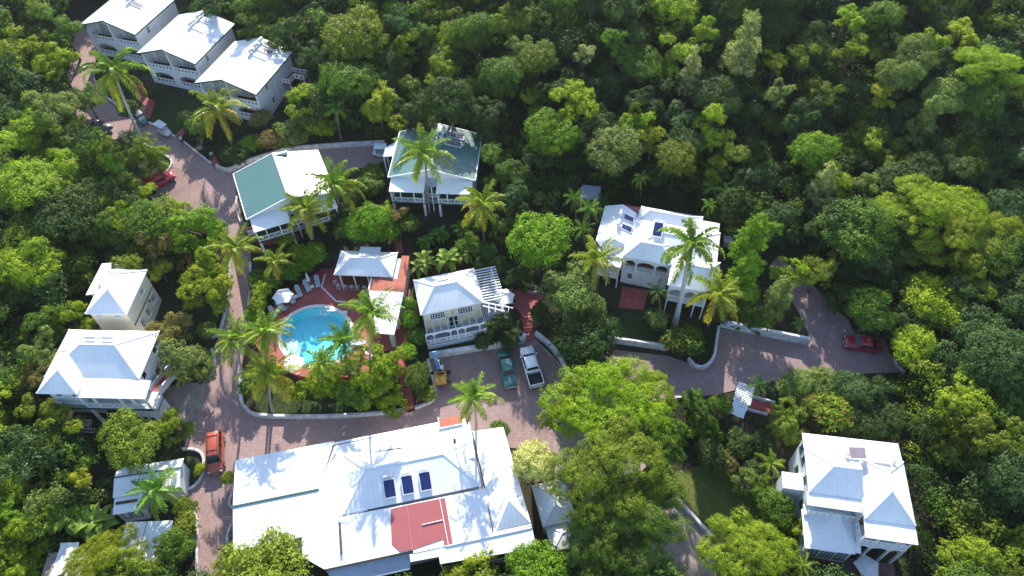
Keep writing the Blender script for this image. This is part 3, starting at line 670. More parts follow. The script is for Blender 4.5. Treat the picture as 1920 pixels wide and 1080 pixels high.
# ================================================================== THREE WHITE VILLAS
VIL = [([(367,155),(480,178),(549,97),(438,77)], 'white two storey villa nearest the round shrubs, with red back stairs'),
       ([(256,100),(366,122),(440,46),(335,25)], 'middle one of the three staggered white two storey villas'),
       ([(150,44),(256,65),(329,1),(231,-23)], 'white two storey villa cut by the top edge beside the brick drive')]
for vi, (q, lab) in enumerate(VIL):
    x, y, ze, w, d, a = fitq(q, 5.0, -18, 10.3, 11.4)
    e, he = base('white_villa', lab, 'house', x, y, ze, w, d, a, 'three white villas at the upper left')
    L0 = .42; r0 = w-.42; f1, f2 = he-5.15, he-2.65
    rise = 1.55; k = rise/(w/2)
    gable(e, 0, 0, w, d, he, rise, trim='dgreen', fill=('wall', 2.2), inset=.45)
    W(e, L0+.05, 2.25, -1.5, r0-.05, d-.45, he+.12)
    fac = MB(); y0, y1 = .5, .75; mid = w/2
    fac.box(L0, y0, -1.5, r0, y1, f1)
    bays = [(L0+.75, mid-.6), (mid+.6, r0-.75)]
    xs_ = [L0]+[v for b in bays for v in b]+[r0]
    for i in range(0, 6, 2): fac.box(xs_[i], y0, f1, xs_[i+1], y1, f2-.28)
    for b in bays: archpanel(fac, b[0], b[1], f2-1.15, f2-.28, .6, y0, y1)
    fac.box(L0, y0-.03, f2-.28, r0, y1, f2)
    for p0, p1 in ((L0, L0+.28), (mid-.15, mid+.15), (r0-.28, r0)):
        zz0, zz1 = he+k*p0-.17, he+k*min(p1, w-p1)-.17
        if p0 == mid-.15: zz0 = zz1 = he+rise-k*.15-.18
        if p1 == r0: zz0 = he+k*(w-p0)-.17; zz1 = he+k*(w-p1)-.17
        if p0 == L0: zz1 = he+k*p1-.17
        vs = [(p0, y0, f2), (p1, y0, f2), (p1, y0, zz1), (p0, y0, zz0)]; vs += [(v[0], y1, v[2]) for v in vs]
        fac.add(vs, [(0,1,2,3), (7,6,5,4), (0,4,5,1), (1,5,6,2), (2,6,7,3), (3,7,4,0)])
    fac.box(L0, y1+.002, -1.5, L0+.2, 2.24, he+.1); fac.box(r0-.2, y1+.002, -1.5, r0, 2.24, he+.1); fac.box(mid-.1, y1+.002, f1, mid+.1, 2.24, he+rise-.4)
    fac.build('facade', M['wall'], e)
    MB().box(L0+.21, y1+.004, f1-.15, r0-.21, 2.24, f1).box(L0+.21, y1+.004, f2-.2, r0-.21, 2.24, f2-.01).build('balcony_floor', M['wood'], e)  # floor coloured dark, the shade of the interior painted in
    ub = [(L0+.28, mid-.15), (mid+.15, r0-.28)]
    for b in ub:
        railing(e, (b[0], y0+.1), (b[1], y0+.1), f2, .85, 'hole', pitch=.62)
        window(e, (b[0]+b[1])/2-.3, 2.24, f2+.05, 2.5, 2.05, 'S', cols=4, rows=1, name='sliding_door', pane='curtain')
    for b in bays:
        railing(e, (b[0], y0+.12), (b[1], y0+.12), f1, .8, 'hole', pitch=.62)
        window(e, (b[0]+b[1])/2, 2.24, f1+.05, 2.3, 1.95, 'S', cols=3, rows=1, name='sliding_door', pane='curtain')
    for yy, zz, ww in ((3.3, he-1.7, .75), (3.9, he-4.3, .85)): window(e, r0-.045, yy, zz, ww, 1.1, 'E')
    window(e, L0+.045, 4.0, he-1.9, .8, 1.1, 'W')
    MB().box(r0-.05, 5.4, -1.5, r0+.03, 5.55, he-.05).build('downpipe', M['trim'], e)
    zf = lambda X, Y: he+k*(w-X)
    if vi == 0:
        for j in range(3):
            yy = 7.0+j*1.45; panel(e, w/2+.95, yy, w/2+3.1, yy+1.05, zf)
        for j in range(3): yy = 6.9+j*1.45; tank(e, (w/2+.55, yy, zf(w/2+.5, 0)+.45), (w/2+.55, yy+1.2, zf(w/2+.5, 0)+.45))
        st = MB(); rr = r0
        st.box(rr+.01, d-4.2, he-3.1, rr+1.3, d-2.6, he-2.95); st.box(rr+.01, d-2.599, he-3.1, rr+2.9, d-1.2, he-2.95)
        for j in range(8): st.box(rr+2.91+j*.28, d-2.5, he-3.1-j*.2, rr+3.18+j*.28, d-1.3, he-3.0-j*.2)
        o = st.build('back_stairs', M['redpaint'], e)
        for a_, b_ in (((rr+.05, d-4.15), (rr+1.25, d-4.15)), ((rr+1.25, d-4.15), (rr+1.25, d-2.65)), ((rr+1.3, d-2.6), (rr+2.9, d-2.6)), ((rr+.1, d-1.2), (rr+2.9, d-1.2)), ((rr+2.9, d-2.5), (rr+2.9, d-1.3))): railing(o, a_, b_, he-2.95, .85, 'hole', pitch=.7)
        for X, Y in ((rr+1.2, d-4.1), (rr+1.2, d-1.3), (rr+2.8, d-1.3), (rr+2.8, d-2.5)): post(o, X, Y, -1.5, he-3.11)
    elif vi == 1:
        panel(e, w/2+.9, 6.6, w/2+2.7, 7.9, zf, 'tank'); panel(e, w/2+.9, 8.8, w/2+2.8, 10.1, zf, 'tank')
        for j in range(2): yy = 6.5+j*2.1; tank(e, (w/2+.5, yy, zf(w/2+.5, 0)+.45), (w/2+.5, yy+1.9, zf(w/2+.5, 0)+.45), .25)
    else:
        panel(e, w/2+.9, 5.6, w/2+2.7, 6.7, zf); panel(e, w/2+.9, 8.6, w/2+2.8, 9.8, zf)
        for j in range(2): yy = 5.5+j*1.4; tank(e, (w/2+.5, yy, zf(w/2+.5, 0)+.45), (w/2+.5, yy+1.2, zf(w/2+.5, 0)+.45), .25)
    vn = ('the nearest white villa', 'the middle white villa', 'the topmost white villa')[vi]
    for bi, b in enumerate(ub):
        X = b[1]-.8; p = loc2w(e, X, 1.5, f2); wicker_chair(p[0], p[1], p[2], a+2.8, 'brown wicker chair on the upper %s balcony of %s' % (('left', 'right')[bi], vn))
    if vi < 2:
        for bi, b in enumerate(bays):
            if vi == 0 and bi == 0: continue
            p = loc2w(e, b[1]-.9, 1.5, f1); wicker_chair(p[0], p[1], p[2], a+2.9, 'brown wicker chair under the %s ground floor arch of %s' % (('left', 'right')[bi], vn))

# ================================================================== TWO GREEN ROOFED VILLAS
for gi, (q, lab, H, ang) in enumerate((([(465,408),(628,362),(594,284),(438,326)], 'green roofed villa above the pool with palms leaning over its porches', 4.6, 22.8),
                         ([(727,331),(892,339),(907,252),(746,247)], 'green roofed villa at the end of the lane with a palm before its centre', 4.6, -5))):
    x, y, ze, w, d, a = fitq(q, H, ang, 11.8, 9.5)
    e, he = base('green_roof_villa', lab, 'house', x, y, ze, w, d, a, 'two green roofed villas', foot=(0, -2, w, d))
    rise = 1.6; k = rise/(w/2)
    gable(e, 0, 0, w, d, he, rise, 'groof', 'trim', fill=('wall', .25), inset=.4)
    W(e, .45, .5, -1.6, w-.45, d-.4, he+.1)
    fz = he-2.75
    for bi, (px0, px1) in enumerate(((.5, 5.0), (w-5.0, w-.5))):
        MB().box(px0, -1.9, fz-.2, px1, .49, fz).build('porch_floor', M['dgreen'], e)
        sheet(e, [(px0-.1, -2.1, he-.62), (px1+.1, -2.1, he-.62), (px1+.1, .24, he-.06), (px0-.1, .24, he-.06)], name='porch_roof')
        for X in (px0+.08, px0+1.35, px1-1.35, px1-.08): post(e, X, -1.82, fz+.001, he-.73, .14)
        for X in (px0+.15, px1-.15): post(e, X, -1.6, -1.6, fz-.21, .32, name='pier')
        railing(e, (px0+.16, -1.82), (px1-.16, -1.82), fz, .85, 'x', pitch=.85)
        railing(e, (px0+.08, -1.74), (px0+.08, .4), fz, .85, 'x'); railing(e, (px1-.08, -1.74), (px1-.08, .4), fz, .85, 'x')
        window(e, (px0+px1)/2-.9, .49, fz+.02, 1.5, 2.0, 'S', cols=2, rows=1, name='sliding_door'); window(e, (px0+px1)/2+1.1, .49, fz+.6, 1.2, 1.3, 'S')
        window(e, (px0+px1)/2, .49, fz-2.2, 1.0, 1.1, 'S')
    m0, m1 = 5.12, w-5.12
    sheet(e, [(m0, -.9, he-.55), (m1, -.9, he-.55), (m1, .24, he-.1), (m0, .24, he-.1)], 'groof2', name='entry_roof')
    MB().box(m0, -.85, fz-.2, m1, .49, fz).build('entry_floor', M['dgreen'], e)
    railing(e, (m0, -.8), (m1, -.8), fz, .85, 'x', pitch=.9); post(e, (m0+m1)/2, -.8, -1.6, he-.6)
    window(e, w/2, .49, fz+.05, 1.3, 2.0, 'S', cols=2, rows=2, name='entry_door')
    for yy in (2.5, 6.0): window(e, .455, yy, he-1.7, .8, 1.1, 'W'); window(e, w-.455, yy, he-1.7, .8, 1.1, 'E')
    if gi == 1:
        zf = lambda X, Y: he+k*(w-X)
        panel(e, w/2+1.2, d-2.3, w/2+3.6, d-1.1, zf); panel(e, w/2+1.1, d-4.0, w/2+3.4, d-2.8, zf)
        tank(e, (w/2+.75, d-2.4, zf(w/2+.7, 0)+.4), (w/2+.75, d-1.0, zf(w/2+.7, 0)+.4)); tank(e, (w/2+.7, d-4.1, zf(w/2+.7, 0)+.4), (w/2+.7, d-2.7, zf(w/2+.7, 0)+.4))
        MB().box(w/2-.1, d-1.9, he+rise, w/2+.5, d-.6, he+rise+.18).build('roof_vent', M['trim'], e)
        sheet(e, [(-1.6, 4.6, he-.5), (0, 4.6, he-.3), (0, 8.0, he-.3), (-1.6, 6.6, he-.5)], 'groof2', name='side_roof'); post(e, -1.5, 4.8, -1, he-.6); post(e, -1.5, 6.4, -1, he-.6)
    else:
        MB().box(w/2+.3, d-.6, he+rise-.35, w/2+1.8, d-.3, he+rise+.05).build('roof_vent', M['trim'], e)
        W(e, -.5, -.2, fz-.1, .44, 1.6, fz, 'redpaint', 'side_landing'); railing(e, (-.5, -.15), (.4, -.15), fz, .85, 'x')

# ================================================================== BAR PAVILION by the pool
x, y, ze = atz(626, 515, 2.9); a = R(-4.5)
e, he = base('bar_pavilion', 'open sided poolside bar under a pale hipped metal roof', 'pavilion', x, y, ze, 7.5, 4.1, a)
e.location.z = DZ; he = ze-DZ
hip(e, 0, 0, 7.5, 4.1, he, 1.15, ends=(1.9, 1.9))
MB().box(2.5, 4.0, he+.05, 5.2, 4.75, he+.2).build('rear_roof', M['wroof'], e)
sv = MB().box(3.0, 2.15, he+1.0, 4.2, 2.6, he+1.28); sv.build('roof_vent', M['tank'], e)
W(e, .4, 3.3, -.1, 7.1, 3.8, he-.13, 'dark', 'back_wall')  # wall coloured near-black, the shade under the roof painted in
for X in (.5, 2.3, 4.1, 5.8, 7.0): post(e, X, .5, 0, he-.13, .16)
MB().box(.6, 1.0, 0, 5.7, 1.45, 1.05).box(.5, .9, 1.051, 5.8, 1.6, 1.12).build('bar_counter', M['wood'], e)
MB().box(1.0, 3.1, 1.0, 2.0, 3.28, 1.6).box(4.6, 3.1, .9, 5.6, 3.28, 1.3).build('menu_board', M['tank'], e)
W(e, 6.0, .6, -.1, 7.1, 3.29, he-.14, 'wall', 'side_room')
# terracotta roof wing and changing rooms
xw, yw, zw = atz(692, 545, 2.6)
e2, h2 = base('changing_room', 'changing room block with flat white and terracotta roof beside the pool', 'pool house', xw, yw, zw, 4.4, 6.2, a, foot=(-.2, -6.5, 4.7, 6))
e2.location.z = DZ; h2 = zw-DZ
sheet(e2, [(0, 0, h2), (4.4, 0, h2), (4.2, 5.9, h2+.12), (3.2, 5.9, h2+.12), (3.2, 2.05, h2+.05), (0, 2.05, h2+.05)], 'terra', .14, 'terracotta_roof')
MB().box(-.14, .02, h2-.3, 0, 2.05, h2+.14).build('roof_kerb', M['coping'], e2)
sheet(e2, [(0, -.02, h2+.02), (1.9, -6.3, h2-.1), (4.2, -6.4, h2-.1), (4.4, -.02, h2+.02)], 'wroof', .14, 'flat_roof')
W(e2, 1.2, -3.6, -.1, 4.0, -.3, h2-.16, 'wall', 'wall'); W(e2, 3.5, -6.3, -.1, 3.95, -5.6, h2-.28, 'wall', 'pier'); W(e2, 1.5, .1, -.1, 4.0, 5.6, h2-.16, 'wall', 'rear_wall')
window(e2, 2.6, -3.61, .1, .8, 1.9, 'S', cols=1, rows=1, name='door', pane='dark')  # dark pane paints the shade behind the door

# ================================================================== CREAM COTTAGE with white pergola
q = [(789,591),(906,567),(889,503),(774,525)]
x, y, ze, w, d, a = fitq(q, 4.6, 12.9)
e, he = base('cream_cottage', 'cream cottage with white pergolas and a lattice porch above the parked pickup', 'cottage', x, y, ze, w, d, a, foot=(0, -1.8, w+2.8, d))
hip(e, 0, 0, w, d, he, 1.5, ends=(2.3, 2.6))
W(e, .3, .35, -1.5, w-.3, d-.3, he-.13, 'cream')
W(e, 1.9+1, d-1.9, he+.95, 4.2, d-1.6, he+1.25, 'tank', 'roof_vent')
fz = he-3.9
for X in (2.0, 5.4): window(e, X, .34, he-1.75, 1.9, 1.25, 'S', cols=6, rows=3)
MB().box(w/2-.06, .22, he-1.2, w/2+.06, .34, he-.95).build('wall_lamp', M['black'], e)
MB().box(.1, -1.75, fz-.18, w-.1, .34, fz).build('porch_floor', M['groof2'], e)
MB().box(.15, -1.7, fz-1.0, w-.15, -1.6, fz-.19).build('lattice_skirt', M['wall'], e)
pz = fz+2.15
pg = MB(); pg.box(.1, -1.72, pz-.14, w-.1, -1.6, pz)
for i in range(9): X = .35+i*(w-.7)/8; pg.box(X-.035, -1.95, pz+.002, X+.035, .34, pz+.12)
pg.build('front_pergola', M['trim'], e)
bx = [.15, 1.05, 3.2, 4.15, 5.1, 7.0-.35, w-.15]; bx = [.15, 1.1, 3.1, 4.0, 4.9, 6.7, w-.15]
ar = MB()
for i in range(6): archpanel(ar, bx[i]+.06, bx[i+1]-.06, pz-.55, pz-.15, .33, -1.70, -1.62)
ar.build('porch_arches', M['trim'], e)
for X in bx: post(e, X, -1.66, fz+.001, pz-.15, .12)
for i in range(6): railing(e, (bx[i]+.06, -1.66), (bx[i+1]-.06, -1.66), fz, .8, 'x', pitch=.9)
for X in (2.1, 5.8): MB().box(X-.9, -.9, fz+.7, X+.9, -.1, fz+.78).box(X-.06, -.55, fz+.001, X+.06, -.45, fz+.7).build('porch_table', M['groof2'], e)
window(e, w/2, .34, fz+.05, 1.2, 2.0, 'S', cols=2, rows=2, name='door')
sp = MB(); sz = he-.35
sp.box(w+.05, .1, sz-.12, w+.17, d, sz).box(w+2.1, -1.2, sz-.12, w+2.22, d, sz)
for i in range(13): yy = d-.2-i*.42; sp.box(w-.1, yy-.045, sz+.002, w+2.7, yy+.045, sz+.15)
sp.bar((w-.1, .3, sz+.05), (w+3.3, -1.5, sz+.05), .12, .14); sp.bar((w-.2, -.1, sz-.1), (w+2.2, -1.6, sz-.1), .1, .12)
for i in range(4): t = .2+i*.22; sp.bar((w+3.3*t, .3-1.8*t, sz+.1), (w+3.3*t-.3, -1.1-1.0*t, sz+.1), .06, .1)
sp.build('side_pergola', M['trim'], e)
for X, Y in ((w+2.16, -1.1), (w+2.16, d/2), (w+2.16, d-.2)): post(e, X, Y, fz-.8, sz-.13, .12)
MB().box(w+.01, 0, fz-.2, w+3.0, d-.3, fz-.05).build('side_terrace', M['groof2'], e)
railing(e, (w+3.0, 2.6), (w+3.0, d-.3), fz-.05, .85, 'x'); railing(e, (w+1.4, 2.6), (w+3.0, 2.6), fz-.05, .85, 'x')
COT = (e, fz, w, d, a)

# ================================================================== BLUE-WHITE COMPLEX on the right
x, y, ze = atz(1167, 480, 5.2); a = R(-16)
e, he = base('white_guest_house', 'rambling white roofed guest house with arched balcony and red terrace', 'house', x, y, ze, 11.5, 9, a, foot=(-4, -3.2, 11.8, 9.3))
W(e, -3.3, 1.9, -1.5, .8, 8.5, he-.4); W(e, .81, 1.3, -1.5, 11.2, 8.7, he-.1); W(e, .1, 1.31, -1.5, .8, 1.89, he-.5)
# left wing, gable running back, with panels
lw = MB(); z0 = he-.15
lw.slab([(-3.7, 2.0, z0-.1), (-1.4, 2.0, z0+.75), (-1.4, 8.4, z0+.75), (-3.7, 8.4, z0-.1)], .12); lw.slab([(-1.4, 2.0, z0+.75), (.6, 2.0, z0-.02), (.6, 8.0, z0-.02), (-1.4, 8.4, z0+.75)], .12)
lw.slab([(-3.7, 2.0, z0-.1), (-1.6, 0, z0-.45), (.1, .2, z0-.45), (.6, 2.0, z0-.02), (-1.4, 2.0, z0+.74)], .1)
lw.build('left_wing_roof', M['wroof'], e)
sheet(e, [(-1.3, 8.45, z0+.4), (.9, 8.1, z0+.05), (.9, 9.3, z0-.15), (-1.3, 9.3, z0-.1)], 'rroof', name='red_rear_roof')
zf = lambda X, Y: z0+.75-(X+1.4)*.385
panel(e, -.95, 5.9, .45, 6.9, zf, 'solar'); panel(e, -.95, 4.1, .45, 5.1, zf, 'solar')
for yy in (5.8, 4.0): tank(e, (-1.35, yy, z0+1.15), (-1.35, yy+1.2, z0+1.15), .26)
# back hip
hip(e, .95, 6.9, 9.0, 9.2, he+.05, .75, ends=(1.2, 1.6), name='rear_roof')
# middle roof : front-to-back slopes with a raised hip
hip(e, .6, .9, 11.4, 6.89, he+.02, 1.35, ends=(3.0, 3.0), name='main_roof')
zf = lambda X, Y: he+.02+1.35*(1-(Y-3.9)/3.0) if Y > 3.9 else he+.02+1.35*(1-(3.9-Y)/3.0)
panel(e, 3.0, 2.9, 4.25, 4.9, lambda X, Y: he+1.35+(Y-2.9)*.3, 'solar', lift=.1)
tank(e, (2.9, 5.05, he+1.95), (4.4, 5.05, he+1.95), .15); MB().bar((3.1, 4.7, he+.9), (3.1, 4.7, he+1.9), .05).build('panel_strut', M['chrome'], e)
# front hip over the balcony
hip(e, 0, -.1, 6.2, 3.6, he+.06, 1.25, ends=(1.9, 1.7), name='front_roof')
fz = he-2.55
bal = MB(); bal.box(.2, .15, -1.5, 6.0, 1.29, fz-.25)
bal.build('lower_wall', M['wall'], e)
MB().box(.15, -.0, fz-.24, 6.05, 1.3, fz).build('balcony_floor', M['wall'], e)
fa = MB(); cols = [.2, .45, 1.75, 1.98, 4.1, 4.33, 5.75, 5.98]
for i in (0, 2, 4, 6): fa.box(cols[i], .05, fz+.001, cols[i+1], .25, he-.07)
for i in (1, 3, 5): archpanel(fa, cols[i], cols[i+1], fz+1.5, he-.07, .45, .05, .25)
fa.build('balcony_arches', M['wall'], e)
for i in (1, 3, 5): railing(e, (cols[i], .15), (cols[i+1], .15), fz, .8, 'x', pitch=.75)
W(e, .3, 1.25, fz, 5.9, 1.309, he-.1, 'wood', 'balcony_back_wall')
window(e, 1.3, .14, fz-1.6, .8, 1.1, 'S', cols=1, rows=3)
# left veranda under the coconut palm
MB().box(-3.0, -.9, fz-.9, -.1, 1.9, fz-.7).build('left_veranda_floor', M['wall'], e)
sheet(e, [(-3.2, -1.1, he-.95), (.05, -1.1, he-.95), (.08, 1.2, he-.65), (-3.2, 1.2, he-.65)], name='left_veranda_roof')
railing(e, (-2.9, -.8), (-.2, -.8), fz-.7, .8, 'x'); 
for X in (-2.95, -1.5, -.15): post(e, X, -.85, -1.5, he-1.06, .13)
# right pavilion on stilts
e_fz = fz-.6; px0, px1, py0, py1 = 6.0, 10.9, -3.15, .8
hip(e, px0, py0, px1+.9, 2.0, he-.12, 1.5, ends=(1.6, 1.2), name='pavilion_roof')
MB().box(px0+.25, py0+.3, e_fz-.22, px1, .8, e_fz).build('pavilion_floor', M['wall'], e)
W(e, px0+.3, -.6, e_fz+.001, px1-.1, 1.29, he-.25, 'wood', 'pavilion_wall')
fa = MB(); c4 = [px0+.28, px0+.46, 8.1, 8.3, 9.6, 9.8, px1-.2, px1]
for i in (0, 2, 4, 6): fa.box(c4[i], py0+.3, e_fz+.001, c4[i+1], py0+.48, he-.25)
for i in (1, 3, 5): archpanel(fa, c4[i], c4[i+1], e_fz+1.7, he-.25, .4, py0+.3, py0+.48)
fa.build('pavilion_arches', M['trim'], e)
for i in (1, 3, 5): railing(e, (c4[i], py0+.39), (c4[i+1], py0+.39), e_fz, .8, 'x', pitch=.8)
railing(e, (px0+.37, py0+.5), (px0+.37, -.65), e_fz, .8, 'x')
for X in (px0+.37, 8.2, 9.7, px1-.1): post(e, X, py0+.4, -2, e_fz-.221, .16); post(e, X, -.2, -2, e_fz-.221, .16)
e3 = thing('water_cistern', 'small grey flat topped cistern right of the royal palm', 'cistern', at(1373, 455), R(-14))
MB().box(-1.2, -1.1, -.6, 1.2, 1.1, 1.2).build('basin', M['concrete'], e3); MB().box(-1.3, -1.2, 1.201, 1.3, 1.2, 1.34).build('lid', M['wallw'], e3); MB().box(-.3, -.3, 1.341, .3, .3, 1.45).build('hatch', M['concrete'], e3)

# ================================================================== PALE YELLOW HOUSE
x, y, ze = atz(159, 588, 5.5); a = R(-3)
e, he = base('yellow_house', 'narrow pale yellow house with steep white roof left of the drive', 'house', x, y, ze, 5.0, 6.7, a, foot=(-1.6, -.3, 5.2, 8.2))
hip(e, 0, 0, 5.0, 6.8, he, 1.6, ends=(2.5, 1.9))
W(e, .3, .3, -1.5, 4.7, 6.5, he-.13, 'yellow')
for X in (1.2, 3.4): window(e, X, .29, he-.95, .75, .45, 'S', cols=1, rows=3)
MB().box(4.7, .3, he-2.72, 4.76, 6.5, he-2.6).build('storey_band', M['dgreen'], e)
for yy, zz, hh in ((4.2, he-1.5, .8), (5.3, he-4.3, 1.2), (3.3, he-4.5, 1.3), (1.6, he-4.5, 1.3)): window(e, 4.71, yy, zz, .95, hh, 'E', cols=3, rows=3)
MB().box(4.7, 4.4, he-3.4, 4.85, 4.6, he-3.1).build('wall_lamp', M['black'], e)
an = MB(); an.slab([(-1.5, 3.2, he-.55), (.25, 3.2, he-.15), (.25, 8.1, he-.15), (-1.5, 8.2, he-.55)], .1); an.slab([(.25, 6.85, he-.15), (1.8, 6.85, he-.2), (1.8, 8.2, he-.6), (-1.5, 8.2, he-.56)], .1)
an.build('annex_roof', M['wroof'], e); W(e, -1.2, 3.6, -1.5, .29, 7.9, he-.66, 'yellow', 'annex_wall'); W(e, .3, 6.51, -1.5, 1.6, 7.9, he-.66, 'yellow', 'rear_wall')
tank(e, (.45, 3.6, he+.35), (.45, 5.0, he+.6), .22)
MB().box(.2, -1.6, he-5.1, 4.9, .29, he-4.95).build('red_terrace', M['redpaint'], e)
MB().box(4.9, -1.5, he-5.2, 7.2, .8, he-5.05).build('side_terrace', M['coping'], e)

# ================================================================== LARGE WHITE HOUSE, lower left
x, y, ze = atz(70, 734, 4.4); a = R(-3)
e, he = base('white_house', 'large white house with grey hipped roof and balcony left of the drive', 'house', x, y, ze, 12.1, 8.2, a, foot=(-.2, -.8, 12.8, 8.6))
W(e, .5, 1.9, -1.5, 10.4, 7.9, he-.1); W(e, .6, .35, he-2.7, 4.4, 1.89, he-.1)
hip(e, 0, 1.8, 10.8, 8.3, he+.1, 1.9, ends=(3.6, 3.2))
hip(e, 0, -.25, 4.6, 5.3, he+.02, 1.6, ends=(2.1, .9), name='front_left_roof')
sheet(e, [(4.3, -.45, he-.32), (12.1, -.45, he-.32), (12.1, 1.7, he-.02), (10.2, 1.78, he+.1), (4.2, 1.78, he+.1)], name='porch_roof')
panelz = lambda X, Y: he+.1+1.9*(1-(Y-5.05)/3.25)
panel(e, 4.2, 6.3, 5.2, 7.6, panelz, 'tank'); panel(e, 6.1, 6.3, 7.1, 7.6, panelz, 'tank')
tank(e, (3.7, 5.95, he+2.0), (5.1, 5.95, he+2.0), .24); tank(e, (5.7, 5.95, he+2.0), (7.1, 5.95, he+2.0), .24)
fz = he-2.75
for X in (1.7, 3.5): window(e, X, .34, he-1.5, .8, .95, 'S', cols=1, rows=1)
MB().box(4.41, -.3, fz-.2, 11.8, 1.89, fz).box(.4, .1, fz-.21, 4.4, 1.89, fz-.01).build('balcony_floor', M['wall'], e)
MB().box(.3, -.36, fz-.4, 11.9, -.3, fz-.1).build('green_band', M['dgreen'], e)
for X in (4.5, 6.0, 8.9, 10.2, 11.7): post(e, X, -.2, fz+.001, he-.43, .22)
for p0, p1 in ((4.62, 5.9), (6.12, 8.8), (9.02, 10.1), (10.32, 11.6)): railing(e, (p0, -.2), (p1, -.2), fz, .8, 'x', pitch=.9)
W(e, 4.45, 1.8, fz, 10.4, 1.89, he-.12, 'wood', 'balcony_back_wall'); window(e, 7.4, 1.79, fz+.05, 2.4, 1.9, 'S', cols=4, rows=1, name='sliding_door', pane='curtain')
for yy in (3.0, 6.4): window(e, 10.41, yy, he-1.5, .9, 1.0, 'E', cols=1, rows=1)
window(e, 10.41, 5.0, he-3.9, 1.0, 1.4, 'E', cols=1, rows=1)
for p in ((.5, 1.0, 4.4), (8.4, .6, 10.4)): W(e, p[0], p[1], -1.5, p[2], 1.89, fz-.22, 'wall', 'ground_floor_wall')
window(e, 2.6, .99, fz-1.8, 2.0, 1.2, 'S', cols=5, rows=2); W(e, 4.6, 1.5, -1.5, 8.3, 1.89, fz-.22, 'dark', 'carport_shade')  # dark sheet stands for the shade inside the carport opening
for X in (4.5, 8.3): post(e, X, -.1, -1.5, fz-.21, .28, 'wall', 'pillar')
# side stair in red with solid balustrades
st = MB()
for j in range(12): st.box(11.0, 1.9+j*.42, he-2.75-.001-j*.19-.3, 12.0, 2.32+j*.42, he-2.75-j*.19)
o = st.build('side_stairs', M['redpaint'], e)
MB().slab([(12.01, 1.7, he-1.95), (12.2, 1.7, he-1.95), (12.2, 7.0, he-4.3), (12.01, 7.0, he-4.3)], 1.0).slab([(10.8, 1.95, he-1.95), (10.98, 1.95, he-1.95), (10.98, 7.0, he-4.3), (10.8, 7.0, he-4.3)], 1.0).build('balustrade', M['wall'], o)
W(e, 11.0, -.1, -1.5, 12.1, 1.69, fz-.22, 'wall', 'stair_tower'); MB().box(12.1, -.1, fz-.9, 12.14, 1.69, fz-.75).build('green_stripe', M['dgreen'], e)

# ================================================================== MAIN RESTAURANT BUILDING
x, y, ze = atz(445, 1032, 1.0); a = R(11)
e, he = base('restaurant_building', 'long restaurant building with vast white roof and red roof patch', 'restaurant', x, y, ze, 29, 14, a, foot=(-.6, -6, 29.2, 10.4))
e.location.z = Z(x, y)-1.5; he = ze-e.location.z
zL = he
# left block: shallow gable, ridge along x
lb = MB(); lb.slab([(-.4, 0, zL), (8.3, .0, zL), (8.3, 4.4, zL+.55), (-.4, 4.4, zL+.55)], .14); lb.slab([(-.4, 4.42, zL+.55), (8.3, 4.42, zL+.55), (10.0, 10.0, zL-.1), (-.5, 10.0, zL-.1)], .14)
lb.build('left_roof', M['wroof'], e)
MB().bar((-.4, 4.41, zL+.60), (8.3, 4.41, zL+.60), .2, .09).build('green_ridge_cap', M['dgreen'], e)
# front roof block (west of the red patch) and long eave
fb = MB(); fb.slab([(8.31, -3.6, zL-.2), (17.0, -3.6, zL-.2), (17.0, 1.0, zL+.25), (8.31, 1.2, zL+.25)], .14)
fb.slab([(6.3, -2.0, zL-.1), (8.3, -3.6, zL-.2), (8.3, -.02, zL-.01), (6.3, -.02, zL-.01)], .12)
fb.slab([(17.01, -3.9, zL-.25), (25.2, -3.9, zL-.25), (25.2, 1.0, zL+.25), (17.01, 1.0, zL+.25)], .14)
fb.build('front_roof', M['wroof'], e)
# front porch roofs, stepped
pr = MB(); pr.slab([(16.6, -4.6, zL-.45), (19.4, -4.7, zL-.45), (19.4, -3.92, zL-.3), (16.6, -3.92, zL-.3)], .1); pr.slab([(19.41, -5.4, zL-.5), (29.0, -5.9, zL-.5), (29.0, -3.72, zL-.28), (19.41, -3.92, zL-.3)], .1)
pr.build('porch_roof', M['wroof'], e)
sheet(e, [(8.6, -5.1, zL-1.1), (16.4, -5.1, zL-1.1), (16.8, -3.5, zL-.6), (8.6, -3.5, zL-.6)], 'groof2', name='grey_lean_to')
MB().box(8.4, -3.72, zL-.42, 17.0, -3.6, zL-.25).build('rusty_gutter', M['rust'], e)
# rear slope
rb = MB(); rb.slab([(8.31, 4.42, zL+.5), (24.7, 4.42, zL+.7), (24.5, 9.6, zL-.05), (10.01, 9.4, zL-.1), (8.31, 4.43, zL+.5)][:4], .14)
rb.slab([(8.31, 1.22, zL+.26), (13.0, 1.22, zL+.26), (13.0, 4.4, zL+.52), (8.31, 4.4, zL+.5)], .13)
rb.build('rear_roof', M['wroof'], e)
